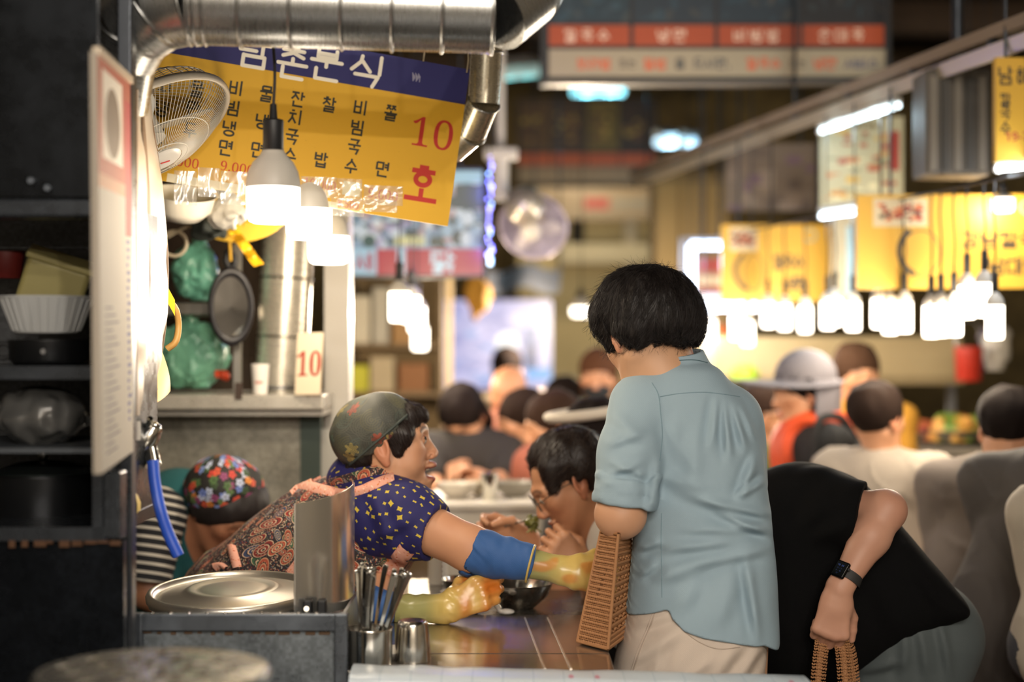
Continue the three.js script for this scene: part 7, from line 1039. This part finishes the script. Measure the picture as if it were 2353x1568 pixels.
signBoard('narrow_yellow_sign', 'narrow yellow sign with dark vertical lettering beside the rail', 'sign', 2288, 2460, 132, 372, 4.55, 500, 700, (g, w, h) => { g.fillStyle = '#d2a32c'; g.fillRect(0, 0, w, h); hangul(g, '남해식당', 20, 60, 92, 120, { color: '#2c2616', weight: 15, gap: 1.3 }); hangul(g, '칼국수', 30, 240, 70, 84, { color: '#2c2616', weight: 11, down: true }); g.fillStyle = '#a8402a'; g.font = 'bold 84px sans-serif'; g.fillText('19-73', 60, 560); }, { edge: '#a98424', top: railY + 0.3 });
signBoard('hanging_menu_banner', 'pale menu banner with orange dish rows below the slanting tube lamp', 'banner', 1884, 2076, 268, 478, 6.1, 400, 440, (g, w, h) => { g.fillStyle = '#a39878'; g.fillRect(0, 0, w, h); for (let i = 0; i < 40; i++) { g.fillStyle = pick(['#b08a3c', '#8f4a33', '#c2b48c', '#7d7a5c', '#a86a3c']); g.fillRect(rr(10, w - 70), rr(60, h - 40), rr(20, 70), rr(8, 30)); } g.fillStyle = '#8d3228'; g.fillRect(330, 70, 50, 190); hangul(g, '메뉴', 150, 18, 60, 44, { color: '#5b4a2a' }); }, { top: railY });
signBoard('dim_banner', 'dim grey-brown banner hanging under the far end of the rail', 'banner', 1668, 1872, 330, 484, 7.4, 300, 220, (g, w, h) => { g.fillStyle = '#6d6052'; g.fillRect(0, 0, w, h); for (let i = 0; i < 20; i++) { g.fillStyle = pick(['#7a6b5c', '#5c5046', '#85786a', '#6a5560']); g.fillRect(rr(0, w), rr(0, h), rr(20, 60), rr(20, 60)); } });
{ const t = thing('grey_shutter_box', 'grey louvred air unit hung beside the narrow yellow sign', 'air unit'), d = 5.0; part(t, 'body', slab(2128, 2278, 158, 402, d, 0.18, 0.01), mat('#4d4840', 0.6)); for (let i = 0; i < 5; i++) part(t, 'louvre', slab(2138 + i * 28, 2154 + i * 28, 175, 390, d - 0.012, 0.012), mat(i % 2 ? '#3a3834' : '#6d675d', 0.6)); part(t, 'hanger', rod(P(2200, 170, d + 0.09), V(xAt(2200, d + 0.09), HY, -d - 0.09), 0.02), darkSteel); }
{ const t = thing('white_column', 'narrow white column with a blue strip between the two yellow signs', 'column'), d = 6.3; part(t, 'column', box(xAt(1918, d), xAt(1966, d), yAt(700, d), railY, -d - 0.08, -d), mat('#a39c86', 0.6)); part(t, 'blue_strip', slab(1946, 1962, 520, 680, d - 0.004, 0.004), mat('#8fb3c6', 0.5)); }
{ const t = thing('hood', 'long beige hood over the far stall counter', 'hood'), d = 7.3; part(t, 'hood', boxUV(slab(1640, 2215, 772, 872, d, 0.6, 0.02)), mat('#a8966f', 0.6)); part(t, 'lip', slab(1640, 2215, 866, 884, d - 0.03, 0.06), mat('#8d7c58', 0.6)); for (const px of [1680, 2180]) part(t, 'post', slab(px, px + 16, 884, 1560, d + 0.3, 0.04), steelDull); }
{ const t = thing('far_stall_counter', 'cluttered far stall counter behind the seated diners', 'counter'), d = 6.6; part(t, 'top', rbox(xAt(1700, d), xAt(2500, d), 0.93, 0.97, -d - 0.6, -d, 0.01), mat('#9a8f7e', 0.4, { metalness: 0.4 })); part(t, 'front', box(xAt(1700, d), xAt(2500, d), 0, 0.93, -d - 0.55, -d - 0.03), mat('#7a6a55', 0.7)); }
const heap = (name, label, px, d, y, r, cols, cat) => { const t = thing(name, label, cat, null, V(xAt(px, d), y, -d)); part(t, 'basin', lathe([[0, 0], [r * 0.7, 0], [r, r * 0.5], [r * 1.04, r * 0.5], [r * 0.95, r * 0.47], [r * 0.66, 0.008], [0, 0.008]], 32), steel); part(t, 'food', net((x, Y, z) => Math.max(Math.hypot(x, (Y - r * 0.25) * 1.1, z) - r * 0.88 + r * 0.22 * noise3(x * 26, Y * 26, z * 26), r * 0.15 - Y), V(-r * 1.2, 0, -r * 1.2), V(r * 1.2, r * 1.5, r * 1.2), r / 10, { color: (x, Y, z) => lin(cols[Math.floor((noise3(x * 22 + px, Y * 22, z * 22) * 0.5 + 0.5) * cols.length * 0.999)]) }), new THREE.MeshPhysicalMaterial({ vertexColors: true, roughness: 0.5 })); };
heap('food_basin', 'basin heaped with orange noodles and greens beyond the diners', 2195, 6.75, 0.971, 0.13, ['#c2742c', '#d9a04a', '#6f8a35', '#b5552a'], 'food'); heap('food_basin', 'basin of leafy greens on the far counter', 2262, 6.9, 0.971, 0.11, ['#5f7f34', '#8f9a3c', '#4a652c'], 'food'); heap('food_basin', 'basin of reddish side dish on the far counter', 2120, 6.9, 0.971, 0.1, ['#8f3a26', '#b5653a', '#6d2c20'], 'food'); heap('food_basin', 'basin of pale dumplings at the far counter end', 2330, 6.8, 0.971, 0.11, ['#cdbb95', '#b9a27c'], 'food');
{ const t = thing('red_bucket', 'red plastic bucket hanging beyond the bulbs', 'bucket', null, P(2226, 876, 6.9)); part(t, 'bucket', lathe([[0, 0], [0.055, 0], [0.062, 0.15], [0.066, 0.152], [0.06, 0.15], [0, 0.01]], 32), mat('#b3301f', 0.4)); part(t, 'handle', tube([V(-0.06, 0.15, 0), V(-0.04, 0.24, 0), V(0, 0.27, 0), V(0.04, 0.24, 0), V(0.06, 0.15, 0)], 0.004, 6), steelDull); part(t, 'cord', rod(V(0, 0.27, 0), V(0, HY - t.position.y, 0), 0.004), blackPlastic); }
sack('white_bag', 'white carrier bag hanging beside the red bucket', P(2290, 800, 7.0), 0.06, 0.11, 0.05, '#c9c2b4', [0, 0.12], true); sack('orange_bag', 'orange carrier bag hanging beside the blue shirt collar', P(1660, 808, 7.6), 0.05, 0.09, 0.05, '#c4672c', [0, 0.1], true); sack('lime_bag', 'lime green bag on the far stall counter', P(1712, 862, 7.2), 0.055, 0.05, 0.05, '#9dbd3c', null); sack('purple_bag', 'dark purple bag beside the white carrier bag', P(2262, 815, 7.15), 0.04, 0.09, 0.05, '#4d3f5c', [0, 0.1], true);
// posters and stall clutter behind the heads in the middle
signBoard('small_poster', 'stack of small red and cream posters inside the cornered light strip', 'poster', 1600, 1662, 590, 690, 7.4, 128, 200, (g, w, h) => { g.fillStyle = '#9c7a5c'; g.fillRect(0, 0, w, h); g.fillStyle = '#a8402f'; g.fillRect(10, 10, 108, 60); g.fillStyle = '#c9b18c'; g.fillRect(10, 90, 108, 40); g.fillStyle = '#8a3d2a'; g.fillRect(10, 140, 108, 50); });
{ const t = thing('brown_cupboard', 'tall dark brown cupboard wall behind the blue shirt\'s head', 'cupboard'), d = 9.6; part(t, 'body', box(xAt(1505, d), xAt(1680, d), 0, yAt(400, d), -d - 0.4, -d), mat('#6a5838', 0.8)); for (const [a, b] of [[1512, 1560], [1568, 1616], [1624, 1672]]) part(t, 'door', slab(a, b, 420, 900, d - 0.015, 0.015), mat('#7a6640', 0.75)); }
{ const t = thing('white_counter', 'white-fronted counter between the two rows of diners', 'counter'), d = 5.05; part(t, 'front', box(xAt(990, d), xAt(1500, d), 0, yAt(1172, d), -d - 0.04, -d), mat('#c7c1b6', 0.55)); part(t, 'top', rbox(xAt(980, d), xAt(1510, d), yAt(1172, d), yAt(1156, d), -d - 0.45, -d + 0.02, 0.006), mat('#cfc9be', 0.45)); part(t, 'side', box(xAt(990, d), xAt(990, d) + 0.03, 0, yAt(1172, d), -d - 0.43, -d - 0.04), mat('#b9b2a6', 0.6)); }
const WC = yAt(1156, 5.05);
for (const [px, d, R, h, lb, m] of [[1050, 5.2, 0.07, 0.05, 'white soup bowl in front of the dark-haired diner', '#c9c2b6'], [1110, 5.3, 0.06, 0.045, 'cream rice bowl in the middle of the white counter', '#bfb49f'], [1185, 5.25, 0.075, 0.05, 'wide grey bowl near the raised arms', '#8f8a80']]) bowl(lb, onTop(px, d, WC + 0.001), R, h, mat(m, 0.35), 'soup_bowl');
{ const t = thing('glass_cup', 'small shiny steel cup on the white counter', 'cup', null, onTop(1125, 5.15, WC)); part(t, 'cup', lathe([[0, 0], [0.026, 0], [0.032, 0.085], [0.034, 0.086], [0.031, 0.085], [0, 0.005]], 28), steelBright); }
{ const t = thing('wooden_pole', 'pale wooden pole standing behind the far hanging bulbs', 'pole'); part(t, 'pole', box(xAt(1027, 7.5), xAt(1040, 7.5), 0, yAt(625, 7.5), -7.53, -7.5), mat('#c2a878', 0.6)); }
{ const t = thing('yellow_jacket', 'mustard jacket hanging by the wooden pole', 'jacket'); const c = P(1095, 675, 8.4); part(t, 'jacket', net((x, y, z) => { const a = (x - c.x) / 0.07, b = (y - c.y) / 0.13, e = (z - c.z) / 0.05; return (Math.sqrt(a * a + b * b + e * e) - 1) * 0.06 + 0.015 * noise3(x * 20, y * 20, z * 20); }, c.clone().add(V(-0.14, -0.2, -0.1)), c.clone().add(V(0.14, 0.2, 0.1)), 0.012), mat('#a87a22', 0.8)); part(t, 'hook', rod(c.clone().add(V(0, 0.1, 0)), V(c.x, HY, c.z), 0.004), blackPlastic); }
{ const t = thing('far_stall_canopy', 'pale blue-grey canopy cloth above the projected screen', 'canopy'); part(t, 'cloth', sheet(P(1120, 618, 9.6), P(1290, 612, 9.6), P(1110, 672, 9.3), 10, 6, (u, v) => 0.03 * Math.sin(u * 9)), mat('#8f9099', 0.8, { side: THREE.DoubleSide })); for (const px of [1125, 1285]) part(t, 'hanger', rod(P(px, 620, 9.6), V(xAt(px, 9.6), HY, -9.6), 0.006), darkSteel); }
{ const t = thing('wall_of_boxes', 'stacked cartons and tins on the left behind the hanging bulbs', 'boxes'), d = 8.0; part(t, 'shelf_board', slab(800, 1010, 900, 912, d, 0.4), mat('#7d6748', 0.7)); part(t, 'shelf_board', slab(800, 1010, 790, 800, d, 0.4), mat('#7d6748', 0.7)); part(t, 'back', slab(795, 1015, 640, 1400, d + 0.4, 0.03), mat('#8a7350', 0.8)); for (const px of [798, 1008]) part(t, 'upright', slab(px, px + 8, 640, 1406, d, 0.4), mat('#6a5638', 0.7)); }
for (const [px0, px1, py, hgt, hex, lb] of [[808, 850, 790, 110, '#cfc6ae', 'tall cream carton on the far shelf'], [856, 892, 790, 130, '#b9b2a0', 'tall grey carton on the far shelf'], [900, 950, 790, 70, '#a07a4a', 'brown carton on the far shelf'], [806, 846, 900, 60, '#c4c03a', 'bright lime packet on the lower far shelf'], [850, 905, 900, 80, '#b8a684', 'beige carton on the lower far shelf'], [915, 985, 900, 65, '#8a5c34', 'brown box on the lower far shelf']]) single('carton', lb, 'carton', slab(px0, px1, py - hgt, py, 8.05, 0.2, 0.008), mat(hex, 0.7), 'goods on the far shelf');
// ---------------------------------------------------------------- the other diners (all beyond the depth of focus)
function diner(o) {
  const D = o.D, Q = ([px, py, dd = 0]) => P(px, py, D + dd), t = thing('person', o.label, 'person', o.group), cell = o.cell ?? 0.009, sk = o.skin ?? '#bd8a68';
  const hc = Q(o.head), hq = facing(o.dir), hs = o.hs ?? 1, loc = localOf(hc, hq, hs), fc = faceColor(sk), nk = Q(o.neck), hp = Q(o.hip), sw = o.sw ?? 0.17, sy = o.turn ?? 0;
  const right = V(Math.cos(sy), 0, -Math.sin(sy)), fwd = V(Math.sin(sy), 0, Math.cos(sy)), sL = nk.clone().addScaledVector(right, -sw).add(V(0, -0.05, 0)), sR = nk.clone().addScaledVector(right, sw).add(V(0, -0.05, 0));
  const list = [[placed(headField(), hc, hq, hs)], [cap(hc.clone().addScaledVector(V(0, 1, 0), -0.03), nk, 0.052, 0.062), 0.03], [cap(nk.clone().add(V(0, -0.1, 0)), hp, 0.1, 0.11, { n: fwd, f: 0.75 }), 0.06]];
  const sleeves = [];
  for (const a of o.arms ?? []) { const s = a.side < 0 ? sL : sR, e = Q(a.el), w = Q(a.wr); list.push([cap(s, e, 0.046, 0.039), 0.03], [cap(e, w, 0.038, 0.026), 0.02], ...handPrims(w, w.clone().sub(e).normalize(), V(0, -1, 0.3), V(0.3, 0.6, 0.4), [0.6, 0.6, 0.6, 0.6])); sleeves.push([cap(s, s.clone().lerp(e, 0.62), 0.066, 0.06), 0.03]); }
  if (!o.arms) for (const k of [-1, 1]) { const s = k < 0 ? sL : sR, e = s.clone().add(V(0.03 * k, -0.27, 0)).addScaledVector(fwd, 0.06), w = e.clone().add(V(-0.03 * k, -0.02, 0)).addScaledVector(fwd, 0.22); list.push([cap(s, e, 0.046, 0.039), 0.03], [cap(e, w, 0.038, 0.026), 0.02], ...handPrims(w, fwd, V(0, -1, 0), V(-k, 0, 0), [0.6, 0.6, 0.6, 0.6])); sleeves.push([cap(s, s.clone().lerp(e, o.long ? 1 : 0.62), 0.066, 0.058), 0.03]); if (o.long) sleeves.push([cap(e, w.clone().lerp(e, 0.15), 0.05, 0.04), 0.02]); }
  const seat = 0.46, kn = [], pants = [[cap(hp, hp.clone().add(V(0, -0.02, 0)), 0.13, 0.13)]];
  for (const k of [-1, 1]) { const h = hp.clone().addScaledVector(right, 0.08 * k); let kp, an; if (o.stand) { kp = V(h.x, 0.5, h.z); an = V(h.x, 0.07, h.z - 0.02); } else { kp = V(h.x, seat + 0.08, h.z).addScaledVector(fwd, 0.36); an = V(kp.x, 0.07, kp.z); } list.push([cap(h, kp, 0.075, 0.055), 0.04], [cap(kp, an, 0.05, 0.04), 0.03]); pants.push([cap(h, kp, 0.095, 0.07), 0.05], [cap(kp, an.clone().add(V(0, 0.06, 0)), 0.066, 0.055), 0.03]); kn.push(an); }
  const f = field(list), pts = [hc, hp, nk, sL, sR, ...kn, ...(o.arms ?? []).flatMap((a) => [Q(a.el), Q(a.wr)])], lo = new THREE.Box3().setFromPoints(pts).expandByScalar(0.26); lo.min.y = -0.005;
  if (!o.arms) lo.expandByVector(V(0.12, 0, 0.12));
  part(t, 'body', net(f, lo.min, lo.max, cell, { color: (x, y, z) => { const v = loc(x, y, z); return v.lengthSq() < 0.03 ? fc(v) : lin(sk); } }), skinMat);
  const topF = field([[cap(nk.clone().add(V(0, -0.13, 0)), hp.clone().add(V(0, 0.02, 0)), o.girth ?? 0.15, (o.girth ?? 0.15) * 1.06, { n: fwd, f: 0.8 })], [cap(sL, sR, 0.068, 0.068), 0.09], ...sleeves]);
  part(t, 'top', net((x, y, z) => topF(x, y, z) - 0.008 * noise3(x * 9, y * 7, z * 9) - 0.012 * Math.max(0, 0.35 - Math.abs(noise3(x * 14 + y * 6, y * 7, z * 14))) , lo.min, lo.max, cell * 1.2, { box: 1 }), cloth(o.top), o.topLabel);
  part(t, 'trousers', net(field(pants), lo.min, lo.max, 0.014), cloth(o.pants ?? '#2f3138'));
  for (const a of kn) part(t, 'shoe', rbox(a.x - 0.045, a.x + 0.045, 0.001, 0.075, a.z - 0.08, a.z + 0.1, 0.03), mat('#2b2826', 0.7));
  if (o.hair !== null) {
    const H = (x, y, z) => V(x, y, z).multiplyScalar(hs).applyQuaternion(hq).add(hc), L = [[ell(hc.clone().add(V(0, 0.035, -0.018).multiplyScalar(hs).applyQuaternion(hq)), 0.091 * hs, 0.092 * hs, 0.108 * hs, hq)], [placed(ell(V(0, -0.055, 0.085), 0.075, 0.09, 0.062), hc, hq, hs), 0.015, '-']];
    if (o.longHair) L.push([placed(ell(V(0, -0.08, -0.05), 0.09, 0.14, 0.065), hc, hq, hs), 0.03]); else L.push([placed(half(V(0, -0.055, -0.05), V(0, -1, 0.25)), hc, hq, hs), 0.015, '&']);
    const hf = field(L); part(t, 'hair', net((x, y, z) => hf(x, y, z) - 0.005 * noise3(x * 35, y * 18, z * 35), hc.clone().addScalar(-0.26), hc.clone().addScalar(0.24), 0.008), mat(o.hair ?? '#1f1613', 0.85, { specularIntensity: 0.3 }));
  }
  if (!o.stand && !o.noStool) { const s = thing('stool', o.stool ?? 'plain round stool under a diner', 'stool', 'stools of the diners', V(hp.x, 0, hp.z)); part(s, 'seat', new THREE.CylinderGeometry(0.15, 0.15, 0.04, 28).translate(0, Math.min(hp.y - 0.14, seat), 0), mat('#8a2d22', 0.5)); for (let k = 0; k < 4; k++) { const a = k * 1.571 + 0.785; part(s, 'leg', rod(V(Math.cos(a) * 0.14, 0, Math.sin(a) * 0.14), V(Math.cos(a) * 0.1, Math.min(hp.y - 0.15, seat - 0.02), Math.sin(a) * 0.1), 0.011), steelDull); } }
  return { t, hc, hq, hs, nk, hp, fwd, right, Q };
}
{ // hiker with the wide-brimmed hat
  const D = 5.7, r = diner({ label: 'standing hiker in a grey sun hat, orange vest and black backpack', D, head: [1842, 902], dir: V(-1, -0.12, 0.1), neck: [1872, 985], hip: [1900, 1310], stand: true, turn: -1.35, top: '#191a1c', topLabel: 'black long-sleeved top', long: true, hair: '#191312', longHair: true, pants: '#33363a', sw: 0.16 }), Q = (px, py, dd = 0) => P(px, py, D + dd);
  const q = r.hq.clone().multiply(new THREE.Quaternion().setFromEuler(new THREE.Euler(-0.12, 0, 0))), hat = part(r.t, 'sun_hat', net(placed(field([[ell(V(0, 0.055, -0.015), 0.1, 0.105, 0.115)], [half(V(0, 0.035, 0), V(0, -1, 0)), 0.004, '&'], [ell(V(0, 0.035, -0.01), 0.094, 0.1, 0.108), 0.003, '-'], [(x, y, z) => { const R = Math.hypot(x / 0.16, (z - 0.055) / 0.21); return Math.max((R - 1) * 0.16, Math.abs(y - 0.04 + 0.16 * Math.max(0, Math.abs(x) - 0.05)) - 0.005, (0.98 - Math.hypot(x / 0.1, (z + 0.015) / 0.115)) * 0.1); }, 0.01], [(x, y, z) => Math.max(Math.abs(Math.hypot(x / 0.105, (z + 0.02) / 0.12) - 1) * 0.105 - 0.005, Math.abs(y + 0.03) - 0.075, z + 0.02), 0.006]]), r.hc, q), r.hc.clone().addScalar(-0.32), r.hc.clone().addScalar(0.32), 0.0075, { safe: 2.4 }), cloth('#6a676d', 0.85), 'grey sun hat with wide brim and neck flap');
  part(r.t, 'vest', net(field([[cap(r.nk.clone().add(V(0, -0.09, 0)), r.hp.clone().add(V(0, 0.12, 0)), 0.168, 0.17, { n: r.right, f: 0.95 })], [cap(r.nk.clone().add(V(0.01, -0.03, -0.03)), r.nk.clone().add(V(0.03, -0.03, 0.02)), 0.1, 0.1), 0.06], [cap(Q(1840, 1005, -0.16), Q(1835, 1180, -0.2), 0.085, 0.085), 0.006, '-']]), V(r.nk.x - 0.35, 0.75, -D - 0.35), V(r.nk.x + 0.35, r.nk.y + 0.14, -D + 0.35), 0.01, { box: 1 }), cloth('#c8481f', 0.6), 'bright orange vest');
  const bp = thing('backpack', 'black backpack on the back of the orange vest', 'backpack'); part(bp, 'bag', net((x, y, z) => { const c = Q(1990, 1090, -0.02), a = (x - c.x) / 0.1, b = (y - c.y) / 0.17, e = (z - c.z) / 0.13; return (Math.pow(Math.abs(a) ** 3 + Math.abs(b) ** 3 + Math.abs(e) ** 3, 1 / 3) - 1) * 0.1 + 0.005 * noise3(x * 20, y * 20, z * 20); }, Q(1990, 1090, -0.02).add(V(-0.16, -0.24, -0.2)), Q(1990, 1090, -0.02).add(V(0.16, 0.24, 0.2)), 0.01, { box: 1 }), cloth('#1d1e21', 0.6)); part(bp, 'strap', tube([Q(1965, 1010, -0.1), Q(1930, 960, -0.14), Q(1885, 965, -0.17), Q(1880, 1060, -0.19), Q(1930, 1120, -0.17)], 0.014, 8), cloth('#17181a', 0.7)); part(bp, 'top_loop', tube([Q(1962, 1000), Q(1975, 980), Q(1990, 1000)], 0.008, 6), cloth('#17181a', 0.7));
}
diner({ label: 'dark-haired diner in a cream tee turned away beside the backpack', D: 5.25, head: [2015, 962], dir: V(0.75, -0.15, -0.65), neck: [2030, 1050], hip: [2050, 1385], turn: 2.6, top: '#a0968a', hair: '#251a15', stool: 'round stool under the cream-tee diner' });
diner({ label: 'diner in a taupe tee with short black hair leaning forward', D: 4.75, head: [2318, 985], dir: V(0.45, -0.35, -0.8), neck: [2300, 1075], hip: [2225, 1400], turn: 2.9, top: '#6d645d', hair: '#17110f', sw: 0.19, girth: 0.165, cell: 0.008, stool: 'round stool under the taupe-tee diner' });
diner({ label: 'diner in a dark grey shirt hunched at the edge beside the slate trousers', D: 4.35, head: [2480, 960], dir: V(0.4, -0.4, -0.8), neck: [2440, 1065], hip: [2330, 1480], turn: 2.8, top: '#423e3b', sw: 0.2, girth: 0.19, pants: '#3a2422', cell: 0.01, stool: 'round stool under the dark grey shirt' });
diner({ label: 'diner in a cream printed shirt just showing past the grey shirt', D: 3.95, head: [2600, 1020], dir: V(0.3, -0.4, -0.8), neck: [2560, 1140], hip: [2480, 1490], turn: 2.9, top: '#a39a8b', sw: 0.19, girth: 0.16, cell: 0.012, stool: 'round stool under the cream printed shirt' });
diner({ label: 'brown-haired person in a mustard top behind the sun hat', D: 6.35, head: [1968, 862], dir: V(0.2, -0.2, 1), neck: [1968, 935], hip: [1968, 1230], stand: true, top: '#c08a2c', hair: '#3a271a', hs: 1.05, cell: 0.012 });
diner({ label: 'person in a green top between the blue shirt and the sun hat', D: 6.4, head: [1752, 955], dir: V(0.5, -0.2, 0.8), neck: [1755, 1030], hip: [1765, 1290], top: '#2f6a3a', hair: '#2c1e17', turn: 0.5, cell: 0.011, stool: 'round stool under the green top' });
const crowd = 'diners at the white counter';
diner({ label: 'diner with dark hair hanging forward, leaning low at the white counter', D: 6.2, head: [1062, 955], dir: V(-0.2, -0.8, 0.6), neck: [1078, 1005], hip: [1085, 1260], turn: 0.2, top: '#2a2624', hair: '#1b1311', longHair: true, cell: 0.011, group: crowd, stool: 'round stool under the low-leaning dark-haired diner', arms: [{ side: -1, el: [1000, 1130, -0.25], wr: [1060, 1125, -0.55] }, { side: 1, el: [1140, 1120, -0.2], wr: [1075, 1130, -0.5] }] });
diner({ label: 'elderly diner with a bare forehead and raised bent arm in a salmon top', D: 6.85, head: [1172, 905], dir: V(-0.4, -0.7, 0.6), neck: [1180, 960], hip: [1190, 1230], turn: 0.2, top: '#c2826a', hair: null, skin: '#c48a66', cell: 0.011, group: crowd, stool: 'round stool under the salmon-top diner', arms: [{ side: -1, el: [1108, 1000, -0.3], wr: [1120, 1110, -0.6] }, { side: 1, el: [1250, 1080, -0.2], wr: [1150, 1120, -0.6] }] });
diner({ label: 'diner with a dark bob facing left over the white counter', D: 6.25, head: [1200, 965], dir: V(-0.95, -0.35, 0.2), neck: [1225, 1035], hip: [1235, 1290], turn: -0.9, top: '#5e6a5f', hair: '#241812', cell: 0.01, group: crowd, stool: 'round stool under the dark-bob diner', arms: [{ side: 1, el: [1215, 1140, -0.3], wr: [1100, 1095, -0.45] }, { side: -1, el: [1180, 1130, 0.1], wr: [1085, 1080, -0.1] }] });
diner({ label: 'diner with swept-back brown hair facing left beside the dark bob', D: 5.75, head: [1268, 975], dir: V(-0.95, -0.3, 0.15), neck: [1290, 1045], hip: [1300, 1300], turn: -0.9, top: '#8a4a36', hair: '#2f1f17', cell: 0.01, group: crowd, stool: 'round stool under the swept-back-hair diner' });
diner({ label: 'diner with a thick dark mop of hair behind the other heads', D: 7.55, head: [1295, 925], dir: V(-0.6, -0.4, 0.6), neck: [1305, 990], hip: [1310, 1220], turn: -0.5, top: '#4a3a30', hair: '#1d1512', longHair: true, cell: 0.012, group: crowd, stool: 'round stool under the thick-haired diner' });
{ // masked
  const r = diner({ label: 'standing person with long brown hair, black face mask and dark green top', D: 7.3, head: [1375, 862], dir: V(-0.2, -0.25, 1), neck: [1380, 930], hip: [1385, 1170], stand: true, turn: -0.1, top: '#4f5f52', hair: '#4a2e1d', longHair: true, cell: 0.011 });
  part(r.t, 'face_mask', net(placed(field([[ell(V(0, -0.06, 0.05), 0.066, 0.052, 0.066)], [half(V(0, -0.015, 0), V(0, 1, 0)), 0.006, '&'], [half(V(0, 0, 0.03), V(0, 0, -1)), 0.004, '&'], [ell(V(0, -0.05, 0.03), 0.058, 0.07, 0.058), 0.003, '-']]), r.hc, r.hq), r.hc.clone().addScalar(-0.2), r.hc.clone().addScalar(0.2), 0.008), mat('#15171a', 0.8), 'black face mask');
}
{ const r = diner({ label: 'diner with a white towel band on dark hair behind the eating diner', D: 4.85, head: [1362, 1010], dir: V(-0.9, -0.35, 0.1), neck: [1400, 1090], hip: [1420, 1330], turn: -0.9, top: '#3c3a3a', hair: '#1a1312', cell: 0.01, stool: 'round stool under the towel-band diner' }); part(r.t, 'towel_band', net(placed((x, y, z) => { const R = Math.hypot(x / 0.096, (z + 0.012) / 0.112); return Math.hypot((R - 1) * 0.1, y - 0.085 - z * 0.25) - 0.017; }, r.hc, r.hq), r.hc.clone().addScalar(-0.2), r.hc.clone().addScalar(0.2), 0.007), cloth('#d3cabd', 0.95), 'rolled white towel band'); }
diner({ label: 'distant dark-haired diner in front of the projected screen', D: 8.8, head: [1165, 848], dir: V(0, -0.2, -1), neck: [1165, 905], hip: [1168, 1110], turn: 3.1, top: '#8a7a66', cell: 0.013, noStool: false, stool: 'round stool before the projected screen' });
scene.traverse((o) => { if (o.isMesh) { o.castShadow = true; o.receiveShadow = true; } });
let tris = 0; scene.traverse((o) => { if (o.isMesh) tris += (o.geometry.index ? o.geometry.index.count : o.geometry.attributes.position.count) / 3; });
console.log('ms', netTime, 'triangles', tris);
renderer.render(scene, camera);
